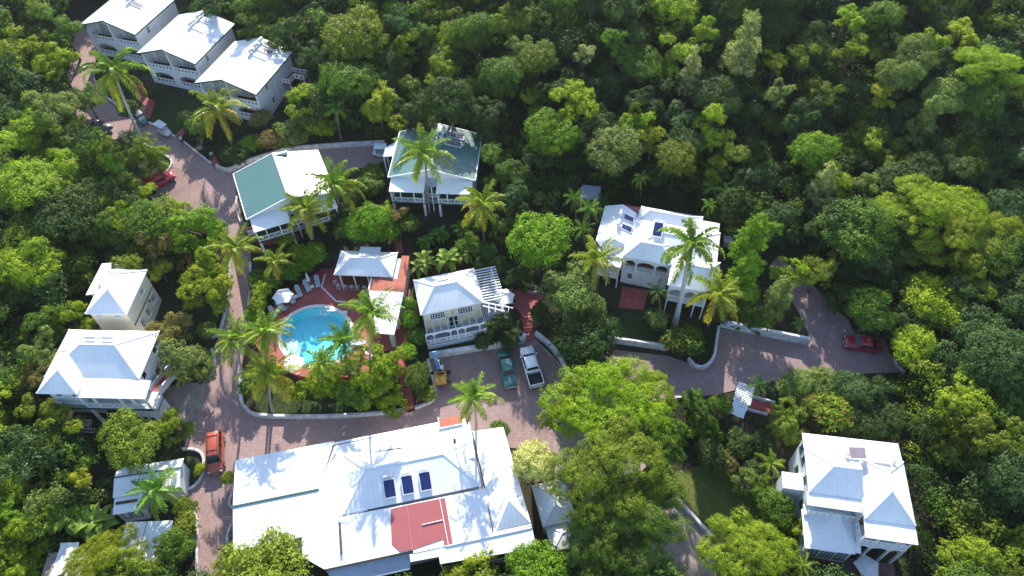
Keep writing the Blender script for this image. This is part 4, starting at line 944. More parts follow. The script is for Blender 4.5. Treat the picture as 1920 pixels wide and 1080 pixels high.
# raised central hip
hp = MB(); A = [(10.6, 1.3, zL+.3), (24.8, 1.3, zL+.3), (24.8, 6.6, zL+.35), (11.0, 8.0, zL+.3)]; r0, r1 = (13.3, 5.1, zL+1.65), (21.5, 5.1, zL+1.65)
hp.add(A+[r0, r1], [(0, 1, 5, 4), (1, 2, 5), (2, 3, 4, 5), (3, 0, 4), (3, 2, 1, 0)]); o = hp.build('raised_hip_roof', M['wroof'], e)
c = MB()
for p, q_ in ((A[0], r0), (A[3], r0), (A[1], r1), (A[2], r1), (r0, r1)): c.bar((p[0], p[1], p[2]+.02), (q_[0], q_[1], q_[2]+.02), .22, .05)
c.build('ridge_cap', M['trim'], o)
zf = lambda X, Y: zL+.3+1.35*(Y-1.3)/3.8
for X in (14.9, 16.75, 18.6): panel(e, X, 1.8, X+1.25, 3.6, zf, 'solar', lift=.3); MB().box(X+.1, 3.75, zf(0, 3.8)+.2, X+1.0, 4.0, zf(0, 3.8)+.42).build('heater_tank', M['tank'], e)
# red patch lying on the white roof, with white pipes
zr = lambda Y: zL-.25+(.5/4.9)*(Y+3.9)
def onr(X, Y, o_=.03): return (X, Y, zL-.2+(.45/4.6)*(Y+3.6)+o_ if X < 17 else zr(Y)+o_)
MB().slab([onr(15.3, .85, .06), onr(15.0, -2.6, .06), onr(15.7, -3.5, .06), onr(16.99, -3.55, .06), onr(16.99, .9, .06)][::-1], .03).slab([onr(17.02, -3.55, .06), onr(20.1, -3.2, .06), onr(20.1, -3.85, .06), onr(20.95, -3.85, .06), onr(20.9, .85, .06), onr(17.02, .9, .06)], .03).build('red_roof_patch', M['rroof'], e)
MB().bar(onr(20.35, .9, .14), onr(20.5, -3.8, .14), .06).bar(onr(18.2, -1.4, .14), onr(20.35, -1.35, .14), .06).build('roof_pipes', M['trim'], e)
# east strip with little gable
es = MB(); es.slab([(25.22, -3.9, zL-.15), (29.0, -3.7, zL-.15), (28.4, 7.6, zL+.1), (25.0, 7.8, zL+.1), (25.22, 1.0, zL+.05)], .13); es.build('east_roof', M['wroof'], e)
gm = MB(); gm.add([(25.4, -3.5, zL-.1), (29.0, -3.5, zL-.1), (27.2, -1.2, zL+1.2), (27.4, 2.6, zL+.12)], [(0, 1, 2), (1, 3, 2), (3, 0, 2), (0, 3, 1)]); gm.build('small_gable', M['wroof'], e)
MB().box(20.2, -3.95, zL-.32, 29.0, -3.85, zL-.16).build('gutter', M['trim'], e)
sheet(e, [(9.9, 9.62, zL-.2), (24.1, 9.72, zL-.2), (24.1, 9.9, zL-.22), (9.9, 9.9, zL-.22)], 'wroof', name='rear_eave')
sheet(e, [(19.2, 8.7, zL+.12), (24.0, 8.6, zL+.12), (24.0, 9.75, zL-.02), (19.2, 9.75, zL-.02)], 'wroof', name='rear_lean_to')
sheet(e, [(21.6, 9.0, zL+.18), (24.05, 9.0, zL+.18), (24.05, 10.1, zL+.05), (21.6, 10.1, zL+.05)], 'terra', name='terracotta_entry_roof')
MB().box(21.5, 8.9, zL+.1, 21.59, 10.2, zL+.32).box(21.5, 8.8, zL+.1, 24.1, 8.89, zL+.3).build('entry_parapet', M['trim'], e)
MB().box(8.34, -2.9, onr(8.4, -1)[2]-.0, 8.38, -2.8, onr(8.4, -1)[2]+.02).box(10.0, -2.6, onr(10, -1.2)[2], 10.22, .6, onr(10, -1.2)[2]+.16).build('rusty_valley', M['rust'], e)
MB().bar((12.4, 7.6, zL+.36), (17.2, 7.3, zL+.39), .16, .07).build('dark_flashing', M['rust'], e); MB().bar((25.1, -3.6, zL-.02), (25.0, 7.6, zL+.16), .08, .06).build('dark_flashing', M['rust'], e)
MB().tube([(22.9, 6.9, zL+.3), (22.9, 6.9, zL+.75)], [.16, .16], 8).build('vent_pipe', M['black'], e)
W(e, -.1, .3, -1.5, 8.2, 9.6, zL-.16); W(e, 8.21, -3.3, -1.5, 24.9, 9.3, zL-.45); W(e, 24.91, -3.2, -1.5, 28.1, 7.3, zL-.4)
for X in (1.5, 4.0, 6.5): window(e, X, .29, zL-1.6, 1.1, 1.0, 'S')
for X in (10.5, 13.0, 15.5, 18, 21, 24): window(e, X, -3.31, zL-2.4, 1.4, 1.3, 'S')
for X in (19.5, 22.7, 25.9, 28.8): post(e, X, -5.3 if X < 20 else -5.6, -1.5, zL-.62, .15)
MB().box(19.4, -5.7, zL-3.2, 29.0, -3.31, zL-3.1).build('porch_floor', M['wood'], e)
railing(e, (19.5, -5.6), (28.9, -5.6), zL-3.1, .9, 'v', 'trim')
REST = (e, zL)
# narrow timber stair between the restaurant and the small hipped roof
e4 = thing('timber_walkway', 'brown timber stairway squeezed between the restaurant and a small hipped roof', 'walkway', at(1002, 905), R(13))
mb = MB()
for j in range(22): mb.box(-.1, -.2-j*.44, 1.4-j*.06, 1.5, .18-j*.44, 1.47-j*.06)
mb.build('treads', M['wood'], e4)
mb = MB().bar((1.65, .3, 2.4), (1.65, -9.6, 1.1), .08).bar((1.65, .3, 1.9), (1.65, -9.6, .6), .06)
for j in range(8): mb.box(1.61, -.1-j*1.35, 0-j*.17, 1.69, -.02-j*1.35, 2.4-j*.17)
mb.build('handrail', M['trim'], e4); MB().box(-.15, -9.8, -1.5, -.05, .2, .6).build('stringer', M['wood'], e4)
# the two hipped kiosks right of it
for i, (px, py, H, w_, d_, lab) in enumerate(((1018, 988, 3.0, 3.6, 4.6, 'small white pyramid roofed kiosk right of the timber stairway'), (1035, 1035, 2.6, 4.0, 3.0, 'lower white roofed kiosk half hidden under the big spreading tree'))):
    p = at(px, py, H); ek, hk = base('kiosk', lab, 'kiosk', p[0], p[1], p[2], w_, d_, R(13))
    hip(ek, 0, 0, w_, d_, hk, 1.1 if i == 0 else .5); W(ek, .3, .3, -1.5, w_-.3, d_-.3, hk-.13); window(ek, w_/2, .29, hk-1.8, 1, 1.1, 'S')

# ================================================================== LOWER RIGHT HOUSE
x, y, ze = atz(1511, 1026, .5); a = R(-10)
e, he = base('hillside_house', 'three level white house with brick base and umbrella at the lower right', 'house', x, y, ze, 9.6, 11.2, a, foot=(-2, -1.5, 9.9, 11.5))
e.location.z = Z(x, y)-.8; he = ze-e.location.z; h3 = he+3.0
# tall west part
W(e, .1, 4.3, -2, 4.9, 10.8, h3-.1); W(e, 4.91, 3.0, -2, 9.3, 10.8, h3-.1)
hip(e, -.2, 4.5, 4.95, 9.3, h3+.05, 1.5, ends=(2.2, .3), name='west_roof')
hip(e, 4.85, 2.5, 9.6, 9.2, h3+.02, 1.6, ends=(2.5, 2.3), name='east_roof')
sheet(e, [(-.2, 9.2, h3+.05), (9.5, 9.1, h3+.05), (9.5, 11.3, h3-.15), (-.2, 11.1, h3-.15)], name='rear_roof')
sheet(e, [(-.4, 3.2, h3-.28), (4.84, 3.2, h3-.28), (4.84, 4.55, h3-.08), (-.3, 4.55, h3-.08)], name='west_porch_roof')
sheet(e, [(4.8, .75, h3-.32), (9.65, .75, h3-.32), (9.6, 2.6, h3-.1), (4.85, 2.6, h3-.1)], name='east_porch_roof')
fz = h3-2.5
MB().box(4.9, 1.0, fz-.4, 9.5, 2.99, fz).build('east_balcony', M['wall'], e)
fa = MB()
for p0, p1 in ((4.9, 6.3), (6.5, 8.1), (8.3, 9.5)): archpanel(fa, p0, p1, fz-1.0, fz-.401, .45, 1.0, 1.25)
for p0 in (4.75, 6.31, 8.11, 9.36): fa.box(p0, 1.0, -2, p0+.17, 1.25, fz-.402)
fa.build('balcony_arches', M['wall'], e)
for X in (5.0, 6.4, 8.2, 9.4): post(e, X, 1.1, fz+.001, h3-.72, .15)
for p0, p1 in ((5.08, 6.32), (6.48, 8.12), (8.28, 9.32)): railing(e, (p0, 1.1), (p1, 1.1), fz, .8, 'hole', pitch=.62)
railing(e, (4.95, 1.2), (4.95, 2.9), fz, .8, 'hole', pitch=.7)
W(e, 5.0, 2.9, fz, 9.3, 2.99, h3-.2, 'wood', 'balcony_back_wall'); window(e, 7.2, 2.89, fz+.05, 2, 1.9, 'S', cols=2, rows=1, name='sliding_door')
railing(e, (.2, 3.3), (4.7, 3.3), fz, .8, 'hole', pitch=.62); MB().box(0, 3.2, fz-.25, 4.8, 4.3, fz).build('west_balcony', M['wall'], e)
# low front wing
lw = MB(); lw.add([(-.1, -.1, he), (4.7, 0, he), (5.2, 4.0, he+.05), (-.1, 3.9, he+.05), (3.2, 3.7, he+1.0)], [(0, 1, 4), (1, 2, 4), (2, 3, 4), (3, 0, 4), (3, 2, 1, 0)]); lw.build('front_wing_roof', M['wroof'], e)
sheet(e, [(4.75, .2, he-.05), (5.3, .2, he-.05), (5.6, 3.9, he), (5.25, 3.9, he)], name='valley_roof')
W(e, .15, .12, he-2.7, 4.5, 4.29, he-.05); W(e, .15, .0, -2, 4.5, 4.29, he-2.71, 'stone', 'stone_base')
window(e, .95, .11, he-2.0, .95, 1.5, 'S', 'dgreen', pane='curtain'); window(e, 2.35, .11, he-2.4, 1.5, 2.0, 'S', cols=4, rows=4); window(e, 3.75, .11, he-2.0, .95, 1.5, 'S', 'dgreen', pane='curtain')
for X in (.9, 2.0): mb = MB(); mb.box(X-.35, -.02, he-4.6, X+.35, -.002, he-3.4); archpanel(mb, X-.35, X+.35, he-3.41, he-3.4, .3, -.02, -.002); mb.build('niche_shade', M['dark'], e)  # dark plates on the stone stand for the shade in the niches
for yy, zz in ((1.2, he-1.3), (2.9, he-1.3), (4.6, he-.6), (6.4, he+1.4), (8.6, he+1.2), (10, he+1.0), (6.4, he-1.2), (8.6, he-1.2)): window(e, .145 if yy < 4.3 else .095, yy, zz, .75, 1.0, 'W', 'dgreen')
W(e, -1.9, 5.7, -1, .09, 7.3, he+.7, 'wall', 'side_room'); MB().box(-2.0, 5.6, he+.701, .08, 7.4, he+.8).build('side_room_roof', M['wroof'], e)
MB().box(4.6, -1.6, -1.0, 9.8, .98, he-3.6 if he > 4 else 0.4).build('patio', M['stone'], e)
zf = lambda X, Y: h3+.35
o = MB(); 
for X, m_ in ((3.9, 'solarp'), (6.2, 'tank')):
    zz = lambda xx, yy: h3+.45+(xx-X)*.25
    panel(e, X, 8.2, X+1.6, 9.6, zz, m_, lift=.5)
tank(e, (3.6, 8.2, h3+1.3), (3.6, 9.6, h3+1.3), .24); tank(e, (8.2, 8.2, h3+1.1), (8.2, 9.6, h3+1.1), .22)
MB().box(9.31, 3.0, h3-1.0, 9.36, 10.8, h3-.2).build('red_side_band', M['redpaint'], e)
HILL = (e, he, a)

# ================================================================== SHEDS, SHACK, TIN ROOF, SIGN PERGOLA
q = [(213,930),(334,915),(345,858),(218,880)]; x, y, ze, w, d, a = fitq(q, 2.9, 8.5)
e, he = base('blue_roofed_shed', 'white shed with blue grey metal roof under the dome shaped tree', 'shed', x, y, ze, w, d, a, foot=(0, -1.8, w, d))
gb = MB(); gb.slab([(0, 0, he-.15), (w, 0, he-.15), (w, d*.62, he+.35), (0, d*.62, he+.35)], .08); gb.slab([(0, d*.62, he+.36), (w, d*.62, he+.36), (w+.1, d, he), (0, d, he)], .08); gb.build('roof', M['wroof'], e)
W(e, .2, .2, -1.5, w-.15, d-.15, he-.24); MB().bar((0, d*.62, he+.40), (w, d*.62, he+.40), .14, .06).build('ridge_cap', M['dgreen'], e)
W(e, .3, -1.5, -1.5, 2.9, .19, he-.62); sheet(e, [(.1, -1.7, he-.6), (3.1, -1.7, he-.6), (3.1, .1, he-.3), (.1, .1, he-.3)], name='lean_to_roof')
MB().slab([(.3, -.75, he-.36), (2.5, -.75, he-.36), (2.5, -.45, he-.31), (.3, -.45, he-.31)], .03).build('rusty_patch', M['rust'], e)
for X in (1.1, 2.2): window(e, X, -1.51, he-2.3, .8, 1.6, 'S', 'dgreen', 1, 1, 'door', 'wall')
MB().box(-.9, .2, -1, -.1, 2.2, .7).build('wooden_crate_wall', M['wood'], e)
q = [(216,1052),(306,1052),(322,977),(236,978)]; x, y, ze, w, d, a = fitq(q, 2.9, 1)
e, he = base('flat_roofed_shed', 'shed with plain sloping white roof in the lower left corner garden', 'shed', x, y, ze, w, d, a)
gb = MB(); gb.slab([(0, 0, he-.2), (w, 0, he-.2), (w, d, he), (0, d, he)], .1); gb.build('roof', M['wroof'], e); W(e, .2, .2, -1.5, w-.2, d-.2, he-.32)
MB().bar((w*.45, 0, he-.19), (w*.45, d, he+.01), .08, .04).build('roof_seam', M['concrete'], e); window(e, w-.19, d/2, he-1.5, .8, .9, 'E')
q = [(72,1095),(150,1095),(160,1032),(92,1035)]; x, y, ze, w, d, a = fitq(q, 2.3, 4)
e, he = base('concrete_shack', 'flat concrete roofed shack with torn white tarpaulin at the bottom left', 'shack', x, y, ze, w, d, a)
MB().box(0, 0, he-.18, w, d, he).build('roof', M['concrete'], e); W(e, .15, .15, -1.5, w-.15, d-.15, he-.19, 'wallw'); window(e, w/2, .14, he-1.6, .9, 1, 'S')
p = at(128, 1050, 2.35); tp = MB(); rr = random.Random(4); n = 7
vs = [(i*.45-1.2+rr.uniform(-.1, .1), j*.55-1.6+rr.uniform(-.1, .1), .08+.22*rr.random()+(.25 if j > 5 else 0)) for j in range(n) for i in range(5)]
tp.add(vs, [(j*5+i, j*5+i+1, (j+1)*5+i+1, (j+1)*5+i) for j in range(n-1) for i in range(4)]); tp.build('tarpaulin', M['canvas'], None, p, lab='crumpled white tarpaulin lying on the concrete shack roof', cat='tarpaulin')
p = at(1105, 358, 2.4); e, he = base('tin_shelter', 'small grey corrugated tin roof hidden in trees above the guest house', 'shelter', p[0]-1.3, p[1]-1.2, p[2], 2.6, 2.4, R(-10))
sheet(e, [(0, 0, he-.2), (2.6, 0, he-.2), (2.6, 2.4, he+.1), (0, 2.4, he+.1)], 'groof2')
for X in (.15, 2.45):
    for Y in (.15, 2.25): post(e, X, Y, -.5, he-.2)
# slatted white entrance canopy with sign board
q = [(1374,750),(1402,760),(1417,728),(1388,716)]; x, y, ze, w, d, a = fitq(q, 2.5, -26)
e, he = base('entrance_canopy', 'white slatted entrance canopy with pale sign board spanning the red path', 'canopy', x, y, ze, w, d, a, foot=(0, -1.6, w, d))
mb = MB(); n = 12
for i in range(n): yy = (i+.5)*d/n; mb.box(-.1, yy-.055, he+.06, w+.1, yy+.055, he+.11)
mb.build('slats', M['trim'], e); MB().box(.05, 0, he-.1, .17, d, he+.055).box(w-.17, 0, he-.1, w-.05, d, he+.055).build('beams', M['trim'], e)
for X in (.11, w-.11):
    for Y in (.15, d-.15): post(e, X, Y, -1, he-.101, .13)
sb = MB(); P_ = [(0, -1.35), (.2, -1.62), (.9, -1.72), (w-.1, -1.72), (w-.15, -1.3), (w-.05, 0), (.02, 0)]
t_ = [(p[0], p[1]*.75, he+.08+p[1]*.55) for p in P_]; sb.slab(t_, .05); o = sb.build('sign_board', M['tank'], e)
sg = lambda X, s, o_=.012: (X, -s*.75, he+.08-s*.55+o_)
mk = MB(); cx = w*.55
mk.slab([sg(cx-.06, .36), sg(cx+.07, .36), sg(cx+.03, .2), sg(cx+.05, .12), sg(cx, .05), sg(cx-.05, .14), sg(cx-.02, .22)], .008)
rr = random.Random(2)
for i in range(9):
    X = cx-.42+i*.1; hgt = .11+.03*rr.random(); mk.slab([sg(X, .55), sg(X+.055, .55), sg(X+.055, .55-hgt), sg(X, .55-hgt)], .008)
mk.build('sign_emblem', M['groof2'], o)
# ================================================================== VEHICLES
TILT = R(7)
def gp(px, py, h=0): return at(px, py, h)
def heading(a, b):
    p, q = at(*a), at(*b); return math.atan2(q[1]-p[1], q[0]-p[0])
def loft(mb, secs, smooth=True):
    """secs: list of rings of equal length"""
    n = len(secs[0]); mb.smooth = smooth
    mb.add([p for s in secs for p in s], [(i*n+k, i*n+(k+1) % n, (i+1)*n+(k+1) % n, (i+1)*n+k) for i in range(len(secs)-1) for k in range(n)]+[tuple(range(n))[::-1], tuple((len(secs)-1)*n+k for k in range(n))])
    mb.smooth = False
def bodysec(x, hw, z0, z1, sh=.82):
    H = z1-z0
    q = [(.80, 0), (.97, .12), (1, .35), (.99, .62), (.93, .86), (sh, 1.0)]
    L_ = [(x, -hw*a, z0+H*b) for a, b in q]; return L_+[(x, -p[1], p[2]) for p in L_[::-1]]
def wheel(e, x, y, r=.34, w=.22, rim='chrome'):
    mb = MB(); mb.tube([(x, y-w/2, r), (x, y-w/2+.04, r), (x, y+w/2-.04, r), (x, y+w/2, r)], [r*.9, r, r, r*.9], 16)
    o = mb.build('wheel', M['tyre'], e)
    s = 1 if y > 0 else -1; m2 = MB().tube([(x, y+s*w/2-.01*s, r), (x, y+s*(w/2+.015), r)], [r*.6, r*.52], 10); m2.build('rim', M[rim], o)
def car(name, lab, cat, px, py, hd, col, L_=4.5, Wd=1.78, H=1.5, kind='suv', rough=.28, group=None, extras=()):
    pm = paint(name+'_paint', col, rough)
    p = at(px, py); e = thing(name, lab, cat, (p[0], p[1], p[2]+.07), hd, group, tilt=TILT)
    hl, hw = L_/2, Wd/2; zb = .22; hood = {'suv': .98, 'sedan': .90, 'old': .92, 'pickup': 1.08}[kind]; belt = hood+.08
    st = [(-hl, .86, zb+.18, hood*.82), (-hl+.12, .95, zb+.05, hood*.96), (-hl+.6, 1, zb, hood+.02), (-L_*.12, 1, zb, belt), (L_*.16, 1, zb, belt-.02), (hl-1.0, .99, zb, hood), (hl-.35, .95, zb, hood-.08), (hl-.08, .86, zb+.06, hood-.2), (hl, .72, zb+.16, hood-.32)]
    if kind == 'old': st = [(-hl, .92, zb+.12, hood*.9), (-hl+.1, .97, zb+.05, hood*.98), (-hl+.7, 1, zb, hood), (0, 1, zb, belt), (hl-1.2, 1, zb, hood), (hl-.2, .97, zb, hood-.06), (hl-.03, .95, zb+.08, hood-.14), (hl, .9, zb+.14, hood-.2)]
    if kind == 'pickup':
        bx = -.30*hl                        # back of the cab
        mb = MB(); loft(mb, [bodysec(bx-.1, hw, zb, belt+.05)]+[bodysec(*[x, hw*k, a, b]) for x, k, a, b in st[4:]])
        o = mb.build('body', pm, e)
        b = MB(); z1 = belt+.02; t = .09
        b.box(-hl, -hw+.02, zb+.2, bx-.11, -hw+.02+t, z1).box(-hl, hw-.02-t, zb+.2, bx-.11, hw-.02, z1).box(-hl, -hw+.02+t+.001, zb+.2, -hl+.08, hw-.02-t-.001, z1-.03).box(bx-.2, -hw+.12, zb+.2, bx-.112, hw-.12, z1)
        o = b.build('cargo_bed', pm, e); MB().box(-hl+.081, -hw+.112, zb+.3, bx-.201, hw-.112, zb+.36).box(-hl+.081, -hw+.112, zb+.361, -hl+.11, hw-.112, z1-.04).box(-hl+.1, -hw+.112, zb+.362, bx-.21, -hw+.135, z1-.02).box(-hl+.1, hw-.135, zb+.362, bx-.21, hw-.112, z1-.02).build('bed_liner', M['black'], o)
        c0, c1 = bx, hl-1.15
    else:
        mb = MB(); loft(mb, [bodysec(x, hw*k, a, b) for x, k, a, b in st]); mb.build('body', pm, e)
        c0, c1 = (-hl+.08 if kind == 'suv' else -hl+.75), hl-(1.05 if kind == 'suv' else 1.2)
        if kind == 'old': c0, c1 = -hl+1.0, hl-1.35
    def cab(x, k, z): return [(x, -hw*k, z), (x, hw*k, z)]
    rl = .55 if kind != 'old' else .45; rk = .74
    back = .18 if kind in ('suv', 'pickup') else .55
    zt = H; g = MB()
    q0, q1, q2, q3 = (c0, .88, belt-.06), (c0+back, rk, zt-.05), (c1-.62 if kind != 'old' else c1-.45, rk, zt-.05), (c1, .88, belt-.08)
    V_ = [(q[0], s*hw*q[1], q[2]) for q in (q0, q1, q2, q3) for s in (-1, 1)]
    g.add(V_, [(0, 1, 3, 2), (2, 3, 5, 4), (4, 5, 7, 6), (0, 2, 4, 6), (1, 7, 5, 3), (0, 6, 7, 1)]); g.build('windows', M['glass'], e)
    r = MB(); a0, a1 = q1[0]-.02, q2[0]+.03
    ring = lambda x, k, z0, z1: [(x, -hw*k, z0), (x, -hw*k*.9, z1), (x, 0, z1+.03), (x, hw*k*.9, z1), (x, hw*k, z0)]
    loft(r, [ring(a0, rk*.98, zt-.06, zt-.03), ring(a0+.12, rk*1.04, zt-.06, zt+.01), ring((a0+a1)/2, rk*1.05, zt-.06, zt+.025), ring(a1-.1, rk*1.04, zt-.06, zt), ring(a1, rk, zt-.07, zt-.04)])
    for s in (-1, 1):
        r.bar((q0[0]+.02, s*hw*.885, q0[2]), (q1[0], s*hw*rk*1.01, q1[2]), .1, .05); r.bar((q3[0]-.02, s*hw*.885, q3[2]), (q2[0], s*hw*rk*1.01, q2[2]), .07, .05)
        xm = (q1[0]+q2[0])/2; r.bar((xm, s*hw*.895, belt-.07), (xm, s*hw*rk*1.01, zt-.05), .08, .04)
        if kind == 'suv': r.bar((xm-.95, s*hw*.895, belt-.07), (xm-.95, s*hw*rk*1.01, zt-.05), .1, .04)
    r.build('roof', pm, e)
    wr = .36 if kind in ('suv', 'pickup') else .31; wb = L_*.31
    for sx in (-1, 1):
        for sy in (-1, 1): wheel(e, sx*wb+(.05 if sx > 0 else -.02), sy*(hw-.1), wr)
    for s in (-1, 1):
        MB().box(hl-.16, s*hw*.55, hood-.34, hl-.02, s*hw*.84, hood-.2).build('headlight', M['tank'], e)
        MB().box(-hl-.012, s*hw*.62, hood*.6, -hl+.05, s*hw*.84, hood*.8).build('tail_light', M['redpaint'], e)
        MB().box(c1-.32, s*hw, belt-.02, c1-.16, s*(hw+.16), belt+.1).build('mirror', pm, e)
    MB().box(hl-.10, -hw*.8, zb+.12, hl+.045, hw*.8, zb+.3).box(-hl-.05, -hw*.84, zb+.12, -hl+.1, hw*.84, zb+.3).build('bumper', M['black' if kind == 'sedan' else 'tank' if kind in ('pickup', 'old') else 'rust'] if kind != 'suv' else pm, e)
    MB().box(hl+.046, -.25, zb+.14, hl+.055, .25, zb+.27).build('number_plate', M['canvas'], e)
    if 'rack' in extras:
        rk_ = MB()
        for s in (-1, 1): rk_.box(a0+.15, s*hw*.62-.025, zt+.05, a1-.2, s*hw*.62+.025, zt+.1)
        for X in (a0+.5, a1-.6): rk_.box(X-.03, -hw*.62, zt+.06, X+.03, hw*.62, zt+.09)
        rk_.build('roof_rack', M['black'], e)
    if 'stripe' in extras: MB().box(hl-1.15, -.04, hood+.002, hl-.3, .04, hood+.012).build('bonnet_trim', M['chrome'], e)
    return e
car('red_estate_car', 'red orange estate car with roof rack driving between restaurant and sheds', 'car', 408, 853, heading((408, 835), (408, 880)), (.42, .085, .045), 4.7, 1.85, 1.68, 'suv', .3, extras=('rack',))
car('pickup_truck', 'white double cab pickup with black lined bed backed out from the wall', 'pickup', 996, 692, heading((1004, 722), (985, 655)), (.78, .80, .82), 5.3, 1.85, 1.72, 'pickup')
car('green_sedan', 'old dark green sedan with chrome trim parked left of the white pickup', 'car', 951, 695, heading((945, 660), (958, 722)), (.03, .13, .105), 4.9, 1.75, 1.42, 'old', .25, extras=('stripe',))
car('black_car', 'black car half under the trees at the left of the brick drive', 'car', 186, 243, heading((166, 237), (210, 248)), (.012, .014, .022), 4.4, 1.75, 1.45, 'sedan', .2)
car('red_wagon', 'bright red wagon parked against the kerb of the tree covered bank', 'car', 304, 344, heading((285, 353), (322, 333)), (.55, .03, .05), 4.1, 1.72, 1.62, 'suv', .25)
car('shiny_red_car', 'shiny dark red car parked under trees at the far right of the drive', 'car', 1614, 650, heading((1640, 652), (1590, 645)), (.34, .012, .035), 4.4, 1.75, 1.42, 'sedan', .18)
def golf_cart(px, py, hd, lab, col, roofc, kind=0):
    pm = paint('cart_paint', col, .3); rm = plain('cart_roof', roofc, .5, .1)
    p = at(px, py); e = thing('golf_cart', lab, 'golf cart', (p[0], p[1], p[2]+.07), hd, 'golf carts on the brick drive', tilt=TILT)
    b = MB(); loft(b, [bodysec(x, w, z0, z1, .9) for x, w, z0, z1 in ((-1.2, .5, .3, .72), (-1.1, .58, .25, .8), (-.5, .6, .22, .82), (-.35, .6, .22, .45), (.35, .6, .22, .42), (.5, .58, .22, .8), (.95, .5, .25, .72), (1.15, .4, .32, .55))]); b.build('body', pm, e)
    MB().box(-.75, -.52, .821, -.25, .52, .95).box(-.85, -.52, .96, -.74, .52, 1.3).build('seat', M['black' if kind else 'cushion'], e)
    MB().box(-1.2, -.5, .79, -.87, .5, .84).build('rear_deck', M['black'], e)
    r = MB(); loft(r, [[(x, -.62*k, 1.82-dz), (x, -.52*k, 1.9-dz), (x, .52*k, 1.9-dz), (x, .62*k, 1.82-dz)] for x, k, dz in ((-1.1, .9, .05), (-.95, 1, 0), (.6, 1, 0), (.78, .9, .05))]); r.build('roof', rm, e)
    for X, Y in ((-.95, .5), (-.95, -.5), (.55, .5), (.55, -.5)): MB().bar((X, Y, .7), (X-.03, Y, 1.83), .05).build('roof_post', M['black'], e)
    MB().slab([(.62, -.5, .85), (.62, .5, .85), (.52, .5, 1.4), (.52, -.5, 1.4)], .02).build('windscreen', M['tank'], e)
    MB().tube([(.35, -.25, .75), (.15, -.25, 1.05)], .025, 6).tube([(.13+.16*math.cos(t)*.5, -.25+.16*math.sin(t), 1.06+.08*math.cos(t)) for t in [i*math.pi/5 for i in range(11)]], .02, 5, cap=False).build('steering_wheel', M['black'], e)
    for sx, sy in ((-.8, -.5), (-.8, .5), (.8, -.5), (.8, .5)): wheel(e, sx, sy, .22, .16)
    return e
golf_cart(268, 229, heading((256, 218), (282, 239)), 'dark roofed green golf cart nearest the leaning tall palm', (.02, .22, .18), (.16, .18, .21), 1)
golf_cart(311, 251, heading((298, 243), (326, 260)), 'white golf cart with pale grey roof behind the walking person', (.75, .78, .8), (.55, .60, .66))
golf_cart(715, 291, heading((730, 291), (703, 291)), 'pale blue golf cart parked at the end of the lane', (.70, .80, .86), (.70, .80, .86))

# boom lift
p = at(827, 716); e = thing('boom_lift', 'yellow towable boom lift with raised blue arm at the lot edge', 'boom lift', (p[0], p[1], p[2]+.07), R(4), tilt=TILT)
yl = paint('lift_yellow', (.75, .42, .02), .4); bl = paint('lift_blue', (.03, .22, .50), .4)
mb = MB().box(-.65, -.6, .45, .65, .65, .62).box(-.6, -.55, .621, -.2, .0, .95).box(.05, -.5, .621, .6, .1, 1.05); mb.build('chassis', yl, e)
f = MB()
for z in (.75, 1.15): f.bar((-.68, .72, z), (.68, .72, z), .06).bar((-.68, -.66, z), (.68, -.66, z), .06).bar((-.68, -.66, z), (-.68, .72, z), .06).bar((.68, -.66, z), (.68, .72, z), .06)
for X in (-.68, 0, .68): f.bar((X, .72, .5), (X, .72, 1.18), .06).bar((X, -.66, .5), (X, -.66, 1.18), .06)
f.build('guard_frame', yl, e)
MB().box(-.3, .66, .5, .35, 1.5, .8).tube([(0, 1.1, .7), (0, 1.1, 1.3)], .25, 10).build('turntable', M['tyre'], e)
MB().bar((-.22, 1.0, 1.2), (-.45, 1.9, 4.2), .14, .18).bar((.02, 1.0, 1.2), (-.2, 1.9, 4.2), .14, .18).bar((-.34, 1.55, 3.0), (-.1, 1.55, 3.0), .1).build('boom', bl, e)
MB().tube([(.12, 1.0, 1.1), (.02, 1.5, 2.7)], .07, 8).box(.1, 1.0, 1.0, .45, 1.45, 1.45).build('ram', M['tank'], e)
wheel(e, -.95, 1.0, .32, .2); wheel(e, .95, 1.0, .32, .2); wheel(e, .85, -.3, .3, .2)
MB().bar((-.9, 1.0, .4), (.9, 1.0, .4), .1).bar((0, 1.4, .45), (0, 2.6, .4), .1).build('axle', M['black'], e)

